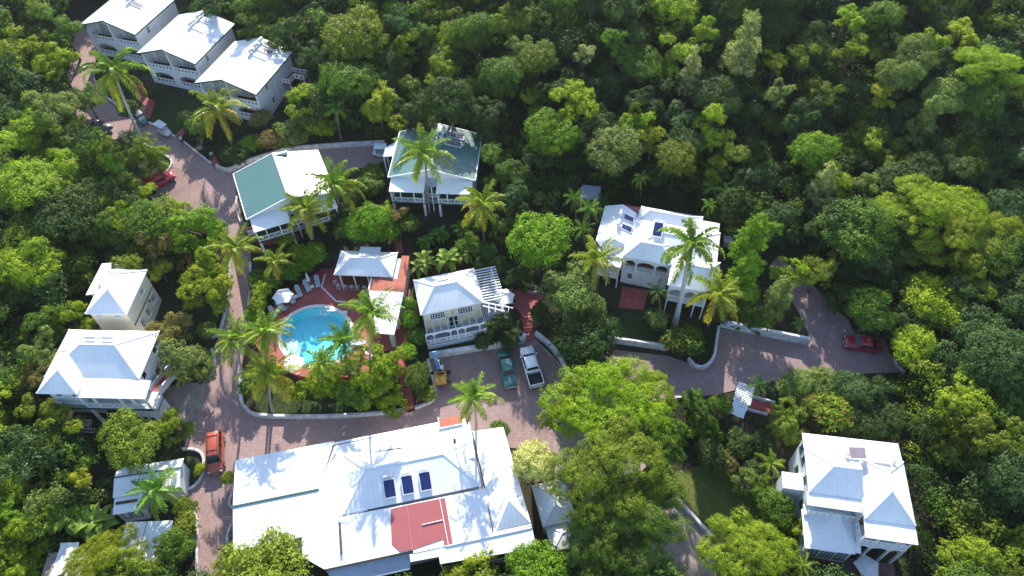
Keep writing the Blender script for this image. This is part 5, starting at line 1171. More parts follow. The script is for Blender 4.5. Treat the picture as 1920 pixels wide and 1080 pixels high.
# ================================================================== PEOPLE
def person(px, py, hd, lab, shirt, trousers, walk=.25):
    bm = bmesh.new(); vs = {}
    J = dict(pel=((0, 0, .93), .15), spi=((0, 0, 1.12), .135), che=((0, .01, 1.33), .165), nec=((0, 0, 1.50), .06), hea=((.02, 0, 1.60), .095), top=((.02, 0, 1.72), .085),
             hl=((walk*.25, .1, .86), .10), kl=((walk, .11, .48), .068), al=((walk*.9, .11, .09), .045), tl=((walk*.9+.17, .12, .04), .038),
             hr=((-walk*.2, -.1, .86), .10), kr=((-walk*.2, -.11, .48), .068), ar=((-walk*1.3, -.11, .12), .045), tr=((-walk*1.3+.15, -.12, .04), .038),
             sl=((0, .19, 1.42), .062), el=((-walk*.5, .25, 1.15), .046), wl=((-walk*.2, .26, .90), .032), fl=((-walk*.1+.03, .26, .80), .028),
             sr=((0, -.19, 1.42), .062), er=((walk*.3, -.25, 1.15), .046), wr=((walk*.8, -.25, .93), .032), fr=((walk*.95, -.25, .83), .028))
    for k, (c, r) in J.items(): vs[k] = bm.verts.new(c)
    for a, b in ('pel spi', 'spi che', 'che nec', 'nec hea', 'hea top', 'pel hl', 'hl kl', 'kl al', 'al tl', 'pel hr', 'hr kr', 'kr ar', 'ar tr', 'che sl', 'sl el', 'el wl', 'wl fl', 'che sr', 'sr er', 'er wr', 'wr fr') and [s.split() for s in ('pel spi', 'spi che', 'che nec', 'nec hea', 'hea top', 'pel hl', 'hl kl', 'kl al', 'al tl', 'pel hr', 'hr kr', 'kr ar', 'ar tr', 'che sl', 'sl el', 'el wl', 'wl fl', 'che sr', 'sr er', 'er wr', 'wr fr')]:
        bm.edges.new((vs[a], vs[b]))
    me = bpy.data.meshes.new('body'); bm.verts.index_update(); order = list(J); bm.to_mesh(me); bm.free()
    o = bpy.data.objects.new('body', me); COL.objects.link(o)
    sk = o.modifiers.new('skin', 'SKIN'); me.skin_vertices[0].data
    for i, k in enumerate(order): r = J[k][1]; me.skin_vertices[0].data[i].radius = (r, r)
    me.skin_vertices[0].data[0].use_root = True
    ss = o.modifiers.new('sub', 'SUBSURF'); ss.levels = 2; ss.render_levels = 2
    dg = bpy.context.evaluated_depsgraph_get(); m2 = bpy.data.meshes.new_from_object(o.evaluated_get(dg)); bpy.data.objects.remove(o)
    m2.materials.clear()
    for c_ in (plain('skin', (.14, .07, .045), .6, .1), plain('shirt', shirt, .8, .1), plain('trousers', trousers, .8, .1), M['black']): m2.materials.append(c_)
    for f in m2.polygons:
        c_ = f.center; f.use_smooth = True; arm = abs(c_.y) > .2 and c_.z < 1.22
        f.material_index = 3 if c_.z < .09 else 2 if (c_.z < .96 and abs(c_.y) < .2) else 0 if (c_.z > 1.47 or arm) else 1
    p = at(px, py); e = thing('person', lab, 'person', (p[0], p[1], p[2]+.05), hd)
    b = bpy.data.objects.new('body', m2); COL.objects.link(b); b.parent = e; m2.name = 'body'
    h = MB(); h.smooth = True; secs = []
    for k in range(6):
        t = k/5*math.pi*.55; secs.append([(.0+.112*math.sin(t+.05)*math.cos(a_), .098*math.sin(t+.05)*math.sin(a_), 1.66+.125*math.cos(t)) for a_ in [i*math.pi/5 for i in range(10)]])
    loft(h, secs); h.build('hair', M['black'], e)
    fc = MB(); fc.add([(.105, -.015, 1.62), (.105, .015, 1.62), (.135, 0, 1.605), (.105, 0, 1.65)], [(0, 2, 3), (2, 1, 3), (0, 1, 2)]); fc.build('nose', m2.materials[0], e)
    return e
person(344, 271, heading((344, 271), (336, 262))+R(180)*0, 'person in white shirt and dark trousers walking along the kerb', (.75, .77, .82), (.02, .02, .03))
person(733, 297, R(170), 'person in pale shirt standing behind the parked golf cart', (.6, .62, .68), (.03, .03, .04), .1)

# ================================================================== POOLSIDE FURNITURE
LG = None
def lounger(head, foot, lab):
    global LG
    a, b = atz(*head, DZ+.3), atz(*foot, DZ+.3); hd = math.atan2(b[1]-a[1], b[0]-a[0]); loc = ((a[0]+b[0])/2, (a[1]+b[1])/2, DZ)
    g_ = 'pale sun loungers in an arc round the pool'
    if LG: return dup(LG, loc, hd, lab, g_)
    e = thing('sun_lounger', lab, 'sun lounger', loc, hd, g_)
    def stad(x0, x1, z0, z1, tilt=0):
        pts = [(x1-.3+.3*math.cos(t), .3*math.sin(t)) for t in [(-.5+k/8)*math.pi for k in range(9)]]+[(x0, .3), (x0, -.3)]
        m = MB(); m.prism(pts, z0, z1); return m
    stad(-.25, .98, .30, .36).build('seat', M['cushion'], e)
    bk = MB(); pts = [(-.98+.28-.28*math.cos(t), .3*math.sin(t)) for t in [(-.5+k/8)*math.pi for k in range(9)]][::-1]+[(-.26, -.3), (-.26, .3)]
    vs = [(p[0], p[1], .37+(-.26-p[0])*.45) for p in pts]; bk.slab(vs[::-1], .05); bk.build('backrest', M['cushion'], e)
    for y_ in (-.29, .29): MB().box(-.85, y_-.02, .24, .8, y_+.02, .29).build('side_rail', M['trim'], e)
    for X in (-.7, .65):
        for y_ in (-.27, .27): MB().box(X-.025, y_-.025, 0, X+.025, y_+.025, .239).build('leg', M['trim'], e)
    LG = e; return e
lounger((593, 518), (597, 539), 'sun lounger nearest the bar, right of the closed umbrella')
lounger((571, 527), (580, 547), 'sun lounger just left of the closed umbrella')
lounger((556, 538), (564, 556), 'sun lounger between the open umbrella and the closed umbrella')
lounger((543, 551), (550, 567), 'sun lounger tucked behind the right edge of the open umbrella')
lounger((519, 567), (535, 581), 'sun lounger lying under the front of the open umbrella')
lounger((508, 580), (515, 592), 'sun lounger at the lower left end of the arc')
lounger((664, 645), (680, 642), 'white sun lounger right of the pool below the tall palm')
TB = None
for q, lab in (((585, 537), 'small white side table under the closed umbrella'), ((554, 556), 'small white side table right of the open umbrella'), ((520, 582), 'small white side table at the lower end of the loungers')):
    p = atz(*q, DZ+.4); p = (p[0], p[1], DZ)
    if TB is None:
        TB = thing('side_table', lab, 'side table', p, R(30), 'side tables between the loungers')
        MB().box(-.24, -.24, .38, .24, .24, .42).build('tabletop', M['canvas'], TB)
        for X in (-.2, .2):
            for Y in (-.2, .2): MB().box(X-.02, Y-.02, 0, X+.02, Y+.02, .379).build('leg', M['trim'], TB)
    else: dup(TB, p, R(35), lab, 'side tables between the loungers')
def umbrella(px, py, z0, r, lab, n=6, hpole=2.3, rz=0, base_px=None):
    p = atz(px, py, z0+hpole+.1); e = thing('umbrella', lab, 'umbrella', (p[0], p[1], z0), rz)
    mb = MB(); P = [(r*math.cos(2*math.pi*k/n), r*math.sin(2*math.pi*k/n)) for k in range(n)]
    vs = [(0, 0, hpole+.35)]+[(q[0]*.5, q[1]*.5, hpole+.2) for q in P]+[(q[0], q[1], hpole-.05) for q in P]+[((P[k][0]+P[(k+1) % n][0])*.475, (P[k][1]+P[(k+1) % n][1])*.475, hpole+.02) for k in range(n)]
    fs = [(0, 1+k, 1+(k+1) % n) for k in range(n)]+[(1+k, 1+n+k, 1+2*n+k) for k in range(n)]+[(1+k, 1+2*n+k, 1+(k+1) % n) for k in range(n)]+[(1+(k+1) % n, 1+2*n+k, 1+n+(k+1) % n) for k in range(n)]
    mb.add(vs, fs); o = mb.build('canopy', M['canvas'], e)
    for q in P: MB().bar((0, 0, hpole+.2), (q[0]*.96, q[1]*.96, hpole-.1), .03).build('rib', M['trim'], e)
    MB().tube([(0, 0, 0), (0, 0, hpole+.34)], .03, 8).build('pole', M['wood'], e); MB().tube([(0, 0, 0), (0, 0, .12)], .25, 10).build('base', M['concrete'], e)
    return e
umbrella(530, 554, DZ, 1.35, 'white open six sided umbrella over the loungers left of the pool', rz=.2)
umbrella(550, 680, DZ, 1.3, 'white umbrella at the lower left rim of the pool', rz=.5)
ce, cfz, cw, cdp, ca = COT
umbrella(945, 556, loc2w(ce, 0, 0, cfz-.05)[2], 1.4, 'white umbrella on the side terrace of the cream cottage', rz=.3)
umbrella(1627, 1062, at(1627, 1078)[2], 1.35, 'pale pentagonal umbrella on the patio of the lower right house', n=5, rz=.3)
p = atz(581, 533, DZ); e = thing('closed_umbrella', 'folded white umbrella standing between two loungers', 'umbrella', (p[0], p[1], DZ))
MB().tube([(0, 0, .8), (0, 0, 1.1), (0, 0, 1.9), (0, 0, 2.3)], [.26, .24, .12, .03], 8).build('canopy', M['canvas'], e); MB().tube([(0, 0, 0), (0, 0, .81)], .03, 6).build('pole', M['trim'], e); MB().tube([(0, 0, 0), (0, 0, .1)], .22, 10).build('base', M['concrete'], e)
ST = None
ordn = ('far left', 'second from left', 'third from left', 'second from right', 'far right')
for i, q in enumerate(((636, 541), (648.6, 542), (661, 543), (672, 543.5), (685, 544))):
    p = atz(*q, DZ); lab = '%s white bar stool in the row of five at the bar counter' % ordn[i]
    if ST is None:
        ST = thing('bar_stool', lab, 'bar stool', p, R(-5), 'white bar stools at the poolside bar')
        MB().box(-.21, -.2, .68, .21, .2, .73).build('seat', M['cushion'], ST); MB().box(-.21, -.24, .74, .21, -.2, 1.1).build('backrest', M['cushion'], ST)
        for X in (-.2, .2):
            for Y in (-.2, .2): MB().bar((X*1.15, Y*1.2, 0), (X*.9, Y*.9, .679), .035).build('leg', M['trim'], ST)
        MB().box(-.2, -.23, .25, .2, -.2, .28).build('footrest', M['trim'], ST)
    else: dup(ST, p, R(-5), lab, 'white bar stools at the poolside bar')
p = atz(630, 534, DZ); dup(ST, p, R(60), 'single white stool turned sideways at the left corner of the bar', 'white bar stools at the poolside bar')
p = atz(648, 588, DZ); MB().box(-.25, -.2, 0, .25, .2, .35).box(-.2, -.15, .351, .2, .15, .4).build('pump_box', M['canvas'], None, p, lab='small white pump box at the upper right rim of the pool', cat='box')
p = atz(621, 583, DZ); MB().box(-.5, -.12, .06, .5, .15, .1).box(-.4, -.05, 0, -.3, .05, .06).box(.3, -.05, 0, .4, .05, .06).build('diving_step', M['canvas'], None, p, lab='white board lying across the far rim of the pool', cat='board')
# ladder and box under the large white house
p = at(163, 808); e = thing('ladder', 'aluminium ladder lying on dark ground under the large white house', 'ladder', (p[0], p[1], p[2]+.12), R(-4), tilt=TILT)
for y_ in (-.22, .22): MB().box(-1.1, y_-.03, 0, 1.1, y_+.03, .07).build('rail', M['trim'], e)
MB().box(-.95, -.19, .02, -.9, .19, .05).box(-.58, -.19, .02, -.53, .19, .05).box(-.2, -.19, .02, -.15, .19, .05).box(.18, -.19, .02, .23, .19, .05).box(.55, -.19, .02, .6, .19, .05).box(.9, -.19, .02, .95, .19, .05).build('rungs', M['trim'], e)
p = at(165, 797); e = thing('storage_crate', 'grey lidded crate beside the ladder', 'crate', p, R(-4)); MB().box(-.5, -.4, 0, .5, .4, .5).build('box', M['concrete'], e); MB().box(-.54, -.44, .501, .54, .44, .58).build('lid', M['cushion'], e)
for q, lab in (((377, 279), 'crumpled pale sack behind the kerb left of the round shrubs'), ((396, 290), 'smaller pale sack closest to the red doorstep on the kerb')):
    p = at(*q); mb = MB(); mb.smooth = True; mb.tube([(0, 0, 0), (.05, 0, .18), (0, .05, .36), (.03, 0, .48)], [.3, .34, .2, .05], 8); mb.build('sack', M['cushion'], None, p, lab=lab, cat='sack')
p = at(1000, 546); e = thing('stone_trough', 'oval stone trough on the red landing behind the cream cottage', 'trough', p, R(-5))
mb = MB(); o_ = [(.95*math.cos(t), .5*math.sin(t)) for t in [k*math.pi/8 for k in range(16)]]; mb.prism(o_, 0, .5); mb.build('basin', M['concrete'], e); MB().prism([(q[0]*.8, q[1]*.75) for q in o_], .501, .52).build('soil_fill', M['soil'], e)
for q, lab in (((958, 543), 'grey round plant pot beside the white deck railing'), ((966, 568), 'dark round plant pot at the edge of the red landing')):
    p = at(*q); e = thing('plant_pot', lab, 'plant pot', p); MB().tube([(0, 0, 0), (0, 0, .35), (0, 0, .42)], [.2, .32, .33], 12).build('pot', M['concrete'], e); MB().tube([(0, 0, .421), (0, 0, .43)], [.27, .27], 12).build('soil_fill', M['soil'], e)
p = at(451, 1048); MB().tube([(0, 0, 0), (0, 0, .9), (0, 0, .98)], [.42, .42, .3], 14).build('water_barrel', M['tank'], None, p, lab='pale round barrel at the lower left corner of the restaurant', cat='barrel')
for ei, pts in enumerate((((1005, 700), 1), )): pass
# ================================================================== VEGETATION
def leafmesh(name, C, Nn, S, rnd, mats, asp=.55, fold=0):
    n = len(C); t = rng.normal(size=(n, 3)); t -= (t*Nn).sum(1)[:, None]*Nn; t /= np.linalg.norm(t, axis=1)[:, None]+1e-9
    b = np.cross(Nn, t); S = S[:, None]
    V_ = np.stack([C-t*S, C+b*S*asp, C+t*S, C-b*S*asp], 1).reshape(-1, 3).astype(np.float32)
    me = bpy.data.meshes.new(name); me.vertices.add(4*n); me.vertices.foreach_set("co", V_.ravel())
    me.loops.add(4*n); me.loops.foreach_set("vertex_index", np.arange(4*n, dtype=np.int32)); me.polygons.add(n); me.polygons.foreach_set("loop_start", np.arange(0, 4*n, 4, dtype=np.int32))
    me.update(calc_edges=True)
    a = me.attributes.new('rnd', 'FLOAT', 'FACE'); a.data.foreach_set('value', rnd.astype(np.float32))
    for m in (mats if isinstance(mats, list) else [mats]): me.materials.append(m)
    return me
def unit(v): return v/(np.linalg.norm(v, axis=-1, keepdims=True)+1e-9)
def crown(name, lobes, n_leaf, leaf, clump, spread=1., up=.35, asp=.55, mats=None, flowers=0):
    """lobes: (x,y,z,rx,rz). Leaves sit in clumps spread over and through each lobe."""
    Cs, Ns, Rs = [], [], []; tot = sum(l[3]**2 for l in lobes)
    for x, y, z, rx, rz in lobes:
        k = max(6, int(n_leaf*rx*rx/tot)); nc = max(5, int(4.2*rx*rx/(clump*clump)))
        d = unit(rng.normal(size=(nc, 3))); d[:, 2] = np.where(d[:, 2] < -.35, -d[:, 2]*.6, d[:, 2]); d = unit(d)
        rad = 1-np.abs(rng.normal(size=nc))*.13-.25*(rng.random(nc) < .25)
        cc = np.array([x, y, z])+d*np.array([rx, rx, rz])*rad[:, None]
        ct = rng.random(nc); cs = clump*(.7+.7*rng.random(nc))
        i = rng.integers(0, nc, k); off = unit(rng.normal(size=(k, 3)))*(rng.random(k)**.45)[:, None]
        off += d[i]*.25; pos = cc[i]+off*cs[i][:, None]*np.array([1, 1, .8])*spread
        nn = unit(off*.8+d[i]*.45+rng.normal(size=(k, 3))*.38+np.array([0, 0, up]))
        Cs.append(pos); Ns.append(nn); Rs.append(np.clip(ct[i]*.6+rng.random(k)*.4+.22*off[:, 2], 0, 1))  # leaf tone also rises towards the top of each clump
    C, Nn, Rn = map(np.concatenate, (Cs, Ns, Rs)); S = leaf*(.65+.7*rng.random(len(C)))
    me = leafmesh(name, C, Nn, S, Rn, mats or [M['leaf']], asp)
    if flowers:
        me.materials.append(M['petal']); mi = (rng.random(len(C)) < flowers).astype(np.int32); me.polygons.foreach_set('material_index', mi)
    return me
def trunkmesh(name, H, r, lobes, mat):
    mb = MB(); mb.smooth = True
    mb.tube([(0, 0, -.4), (.05*H*.3, .02, H*.3), (0, .05*H*.3, H*.62)], [r*1.25, r*.95, r*.75], 8)
    for x, y, z, rx, rz in lobes[:7]: mb.tube([(0, .015*H, H*.58), (x*.45, y*.45, H*.62+(H+z-H*.62)*.45), (x*.9, y*.9, H+z)], [r*.6, r*.42, r*.15], 6)
    me = bpy.data.meshes.new(name); me.from_pydata(mb.v, [], mb.f); me.materials.append(mat); me.polygons.foreach_set("use_smooth", mb.sm); me.update(); return me
def lobeset(kind, R_, seed):
    r = random.Random(seed); L_ = []
    if kind == 'dome':
        L_ = [(0, 0, 0, R_*.8, R_*.72)]
        for k in range(9): a = k*2.4; q = .42+.15*r.random(); L_.append((R_*q*math.cos(a), R_*q*math.sin(a), R_*(.35-.5*(k % 3)/2+.2*r.random()), R_*(.38+.2*r.random()), R_*(.36+.16*r.random())))
    elif kind == 'loose':
        for k in range(13): a = k*2.4+r.random(); q = .1+.68*r.random()**.8; L_.append((R_*q*math.cos(a), R_*q*math.sin(a), R_*(.6-1.35*r.random()-.2*q), R_*(.19+.20*r.random()), R_*(.15+.18*r.random())))
    elif kind == 'tall':
        for k in range(9): a = k*2.4+r.random(); t = k/8; q = .35*(1-t)+.08; L_.append((R_*q*math.cos(a), R_*q*math.sin(a), R_*(-1.1+2.3*t), R_*(.52-.25*t), R_*(.45-.1*t)))
    elif kind == 'spread':
        for k in range(26): a = k*2.4+r.random()*.8; q = (k/26)**.5*.88; L_.append((R_*q*math.cos(a), R_*q*math.sin(a), R_*(.30-.50*q*q+.34*(r.random()-.5)), R_*(.15+.14*r.random()), R_*(.08+.08*r.random())))
    elif kind == 'bush':
        for k in range(5): a = k*2.4; q = .35; L_.append((R_*q*math.cos(a)*(k > 0), R_*q*math.sin(a)*(k > 0), R_*(.15*r.random()), R_*.62, R_*.5))
    elif kind == 'fan':
        for k in range(7): a = k*2.4; q = .2+.5*r.random(); L_.append((R_*q*math.cos(a), R_*q*math.sin(a), R_*(-.2+.5*r.random()), R_*.3, R_*.3))
    return L_
KINDS = {}
for kind, R0, nl, leaf, clump, asp, nv in (('dome', 3, 16000, .10, .40, .55, 4), ('loose', 3, 13000, .10, .34, .5, 8), ('tall', 2.6, 11000, .10, .33, .5, 3), ('spread', 6.5, 62000, .095, .42, .4, 3), ('bush', 1.5, 4600, .085, .22, .6, 3), ('fan', 2.5, 3000, .22, .5, .3, 1)):
    for v in range(nv):
        Lb = lobeset(kind, R0, 31*v+len(kind)); KINDS.setdefault(kind, []).append((R0, crown('%s_crown' % kind, Lb, nl, leaf, clump, asp=asp), Lb, trunkmesh('%s_trunk' % kind, 1.0 if False else (2*R0 if kind != 'bush' else R0), .22 if kind != 'bush' else .08, Lb, M['bark'])))
KF = [(1.5, crown('flower_crown', lobeset('bush', 1.5, 5), 3600, .10, .24, asp=.6, flowers=.028), lobeset('bush', 1.5, 5), None)]
COLS = {'olive': (.135, .20, .020), 'mid': (.082, .165, .020), 'dark': (.045, .095, .022), 'bluegreen': (.054, .115, .034), 'lime': (.195, .30, .018), 'bright': (.12, .255, .014), 'yellow': (.25, .31, .022), 'sage': (.145, .22, .055),
        'pale': (.24, .30, .11), 'brown': (.18, .17, .05), 'yolive': (.185, .265, .018), 'white': (.43, .50, .20)}
COLS = {k: (v[0]*1.13, v[1], v[2]) for k, v in COLS.items()}
DESC = {'olive': 'olive green', 'mid': 'mid green', 'dark': 'dark green', 'bluegreen': 'bluish green', 'lime': 'lime green', 'bright': 'bright green', 'yellow': 'yellowish green', 'sage': 'sage green', 'pale': 'pale greyish green', 'brown': 'brownish', 'yolive': 'yellow olive', 'white': 'cream tinged'}
LABS = {}
def uniq(l):
    LABS[l] = LABS.get(l, 0)+1
    return l
def plant(x, y, Rr, H, kind, col, lab, name='tree', cat='tree', group=None, vz=None, flower=False):
    R0, cm, Lb, tm = (KF[0] if flower else random.choice(KINDS[kind]))
    z0 = Z(x, y); e = thing(name, uniq(lab), cat, (x, y, z0), random.uniform(0, 6.28), group)
    s = Rr/R0; vz = vz or random.uniform(.85, 1.1)
    c = bpy.data.objects.new('crown', cm); COL.objects.link(c); c.parent = e; c.location = (0, 0, H); f_ = random.uniform(.86, 1.12); c.scale = (s*f_, s/f_, s*vz)
    k = COLS[col] if isinstance(col, str) else (col[0]*1.1, col[1], col[2]); j = random.uniform(.85, 1.15); c.color = (k[0]*j*random.uniform(.93, 1.07), k[1]*j, k[2]*j, 1)
    if tm:
        T0 = 2*R0 if kind != 'bush' else R0
        t = bpy.data.objects.new('trunk', tm); COL.objects.link(t); t.parent = e; t.scale = (s, s, H/T0)
    return e
def tree(px, py, rpx, H, kind, col, lab, **kw):
    p = at(px, py, H); q = proj((p[0]+1, p[1], p[2]))[0]-proj(p)[0]
    return plant(p[0], p[1], rpx/q, H, kind, col, lab, **kw)

# ---------------------------------------------------------------- palms
def palm_crown(name, n, L_, droop, leaflet, seed, curl=1.0, dense=26, wd=.05):
    r = random.Random(seed); V_, F_, Rn, Od = [], [], [], []
    for i in range(n):
        az = i*2.399963+r.random()*.4; el0 = R(78)-R(112)*(i/n)**1.05+R(r.uniform(-9, 9)); ln = L_*r.uniform(.85, 1.08)*(1 if i > 2 else .75)
        pts = []; p = Vector((0, 0, 0)); el = el0; m = 9; step = ln/m; tw = r.uniform(-.5, .5)
        for k in range(m+1):
            pts.append(p.copy()); p = p+Vector((math.cos(az)*math.cos(el), math.sin(az)*math.cos(el), math.sin(el)))*step; el -= droop*(.35+.9*k/m)*(1.2 if el > -1.2 else .15)
        side = Vector((-math.sin(az), math.cos(az), 0)); tint = r.random(); old = max(0, min(1, (i/n-.45)*2.2+r.uniform(-.15, .2)))
        for k in range(m):             # midrib
            a0, a1 = pts[k], pts[k+1]; w = .03*(1-k/m)+.008; q = len(V_)
            V_ += [a0-side*w, a0+side*w, a1+side*w*.8, a1-side*w*.8]; F_.append((q, q+1, q+2, q+3)); Rn.append(1.0); Od.append(max(old, .35))
        for j in range(dense):
            t = .12+.88*j/dense; f = t*m; k = min(int(f), m-1); c = pts[k].lerp(pts[k+1], f-k); d = (pts[k+1]-pts[k]).normalized()
            up = side.cross(d)*-1
            if up.z < 0: up = -up
            ll = leaflet*math.sin(math.pi*(.16+.74*t))**.8*r.uniform(.8, 1.15)
            for s in (-1, 1):
                if r.random() < .06: continue
                jt = Vector((r.uniform(-.14, .14), r.uniform(-.14, .14), r.uniform(-.12, .12)))
                o1 = (side*s*.85+d*.5+up*(.18+.25*s*tw)+jt).normalized(); o2 = (side*s*.5+d*.55+Vector((0, 0, -1))*.95*curl+jt*1.5).normalized(); w = (d+up*.5*s).normalized()*wd*(1.25-t*.3)
                m1 = c+o1*ll*.45; m2 = m1+o2*ll*.55; q = len(V_)
                V_ += [c-w*.7, c+w*.7, m1+w, m1-w, m2+w*.2, m2-w*.2]; F_ += [(q, q+1, q+2, q+3), (q+3, q+2, q+4, q+5)]; v = min(1, max(0, .15+.5*tint+.4*r.random())); Rn += [v, v*.9]; o_ = min(1, old*r.uniform(.6, 1.2)+.12*t); Od += [o_*.8, min(1, o_*1.2)]
    me = bpy.data.meshes.new(name); me.from_pydata(V_, [], F_); me.update()
    for nm, dd in (('rnd', Rn), ('old', Od)): a = me.attributes.new(nm, 'FLOAT', 'FACE'); a.data.foreach_set('value', dd)
    me.materials.append(M['palm']); return me
PC = [palm_crown('palm_crown', 19, 3.1, .17, .72, s) for s in (1, 2, 3)]
PR = [palm_crown('palm_crown', 17, 2.9, .25, .55, 9, curl=1.2, dense=40, wd=.04)]
PS = [palm_crown('palm_crown', 16, 1.6, .16, .42, s, dense=18, wd=.02) for s in (21, 22)]
PB = palm_crown('palm_crown', 13, 2.0, .30, .42, 31, dense=20, wd=.03)
PCOL = {'coco': (.155, .255, .035, .5), 'gold': (.19, .255, .035, .95), 'green': (.10, .22, .03, .3), 'dark': (.045, .11, .03, .2)}
def palm(cx, cy, bx, by, rpx, col, lab, mesh=None, tr=.15, tmat='ptrunk', name='palm_tree', H=None, R0=2.75, group=None, cat='palm'):
    b = at(bx, by)
    if H is None:
        best = None
        for h10 in range(8, 160):
            h = h10/10; p = atz(cx, cy, b[2]+h); dd = math.hypot(p[0]-b[0], p[1]-b[1])
            if best is None or dd < best[0]: best = (dd, h, p)
        dd, h, p = best
        if dd > .45*h: h = max(h, 4.5); p = atz(cx, cy, b[2]+h)
    else: h = H; p = atz(cx, cy, b[2]+h)
    e = thing(name, lab, cat, b, 0, group); q = proj((p[0]+1, p[1], p[2]))[0]-proj(p)[0]; s = 1.14*rpx/q/R0
    d = Vector((p[0]-b[0], p[1]-b[1], h)); mb = MB(); mb.smooth = True; pts, rad = [], []
    for k in range(9): t = k/8; pts.append((d.x*t**1.5, d.y*t**1.5, d.z*t-(.3 if k == 0 else 0))); rad.append(tr*(1.5-.6*min(1, t*3)) if k else tr*1.6)
    mb.tube(pts, rad, 8); mb.build('trunk', M[tmat], e)
    if tmat == 'royal':
        m2 = MB(); m2.smooth = True; m2.tube([tuple(d*.93), tuple(d*.99+Vector((0, 0, .9*0)))], [tr*1.0, tr*.7], 8); m2.build('crown_shaft', plain('green_crown_shaft', (.12, .22, .05), .5), e)
    c = bpy.data.objects.new('crown', mesh or random.choice(PC)); COL.objects.link(c); c.parent = e; c.location = d; c.scale = (s, s, s); c.rotation_euler = (random.uniform(-.1, .1), random.uniform(-.1, .1), random.uniform(0, 6.28))
    k = PCOL[col]; j = random.uniform(.9, 1.12); c.color = (k[0]*j, k[1]*j, k[2]*j, k[3])
    if mesh is None and h > 4:
        mb = MB(); mb.smooth = True; rr = random.Random(int(cx))
        for _ in range(6): a = rr.random()*6.28; o_ = Vector((math.cos(a)*.22, math.sin(a)*.22, -.22)); mb.tube([d+o_+Vector((0, 0, .14)), d+o_+Vector((0, 0, .07)), d+o_-Vector((0, 0, .07)), d+o_-Vector((0, 0, .14))], [.03, .12, .12, .03], 6)
        mb.build('coconuts', plain('green_coconuts', (.18, .16, .03), .5), e)
    return e
palm(213, 135, 264, 258, 58, 'coco', 'tallest royal palm leaning left above the two golf carts', PR[0], .2, 'royal', R0=2.4)
palm(407, 205, 436, 275, 47, 'gold', 'coconut palm before the right hand white villa')
palm(797, 290, 806, 399, 52, 'coco', 'coconut palm rising before the centre of the far green villa')
palm(902, 384, 908, 455, 46, 'gold', 'yellowing coconut palm at the right corner of the far green villa')
palm(577, 393, 588, 446, 47, 'gold', 'front coconut palm hanging over the porch of the pool side green villa')
palm(630, 347, 640, 404, 48, 'coco', 'rear coconut palm at the right side of the pool side green villa')
palm(441, 467, 470, 545, 45, 'gold', 'golden coconut palm leaning over the drive left of the hedge')
palm(516, 491, 516, 538, 32, 'gold', 'small golden palm standing in the hedge above the open umbrella')
palm(697, 588, 699, 712, 52, 'coco', 'tall coconut palm right of the pool')
palm(645, 642, 657, 705, 44, 'green', 'coconut palm whose fronds reach over the right of the pool')
palm(500, 622, 511, 728, 45, 'coco', 'coconut palm at the left rim of the pool')
palm(442, 636, 464, 722, 45, 'coco', 'coconut palm whose fronds hang over the drive left of the pool')
palm(507, 703, 512, 773, 52, 'gold', 'broad golden palm at the lower left of the pool garden')
palm(604, 680, 609, 730, 34, 'coco', 'small coconut palm directly below the pool')
palm(890, 746, 895, 822, 45, 'coco', 'coconut palm standing at the rear edge of the restaurant roof')
palm(1120, 487, 1106, 570, 46, 'gold', 'coconut palm before the left veranda of the guest house')
palm(1296, 462, 1265, 609, 60, 'coco', 'tall royal palm with thick grey trunk before the guest house', PR[0], .3, 'royal', R0=2.4)
palm(1346, 552, 1327, 610, 50, 'gold', 'coconut palm just right of the thick trunked royal palm')
palm(293, 918, 286, 962, 45, 'green', 'palm leaning over the blue roofed shed')
palm(632, 206, 640, 264, 26, 'green', 'slim small palm behind the long curved wall', PS[0], .08, R0=1.6)
palm(245, 258, 255, 282, 22, 'dark', 'shaggy fan palm between the black car and the golf carts', PS[1], .12, R0=1.6)
for i, (cx, cy, bx, by, r_, lab) in enumerate(((1075, 372, 1080, 420, 24, 'highest bamboo palm left of the guest house'), (1106, 392, 1104, 445, 27, 'bright bamboo palm touching the left roof of the guest house'), (1093, 430, 1098, 470, 24, 'lowest bamboo palm left of the guest house'), (1128, 378, 1125, 410, 20, 'dark bamboo palm next to the grey tin shelter'))):
    palm(cx, cy, bx, by, r_, 'green' if i < 3 else 'dark', lab, PS[i % 2], .06, R0=1.6)
for cx, cy, bx, by, r_, lab in ((1336, 352, 1350, 400, 22, 'left crown of the bamboo palms above the royal palm'), (1362, 360, 1358, 408, 24, 'middle crown of the bamboo palms above the royal palm'), (1383, 345, 1372, 400, 20, 'right crown of the bamboo palms above the royal palm'), (1330, 385, 1345, 420, 18, 'low crown of the bamboo palms above the royal palm')):
    palm(cx, cy, bx, by, r_, 'green', lab, PB, .06, R0=1.7)
palm(1202, 335, 1200, 378, 20, 'green', 'lone slim palm behind the red rear roof of the guest house', PB, .07, R0=1.7)
palm(1233, 548, 1237, 585, 24, 'dark', 'dark low palm between the red terrace and the pavilion stilts', PS[0], .1, R0=1.6)
palm(1499, 604, 1501, 618, 15, 'green', 'tiny bright palm beside the upper drive wall', PS[1], .06, R0=1.6)
palm(1423, 722, 1430, 745, 26, 'dark', 'dark palm behind the slatted entrance canopy', PS[0], .08, R0=1.6)
palm(1444, 868, 1450, 895, 30, 'coco', 'round topped sago palm on the lawn left of the lower right house', PS[1], .14, R0=1.6)
palm(1505, 1060, 1508, 1085, 26, 'coco', 'small palm at the left foot of the lower right house', PS[0], .08, R0=1.6)
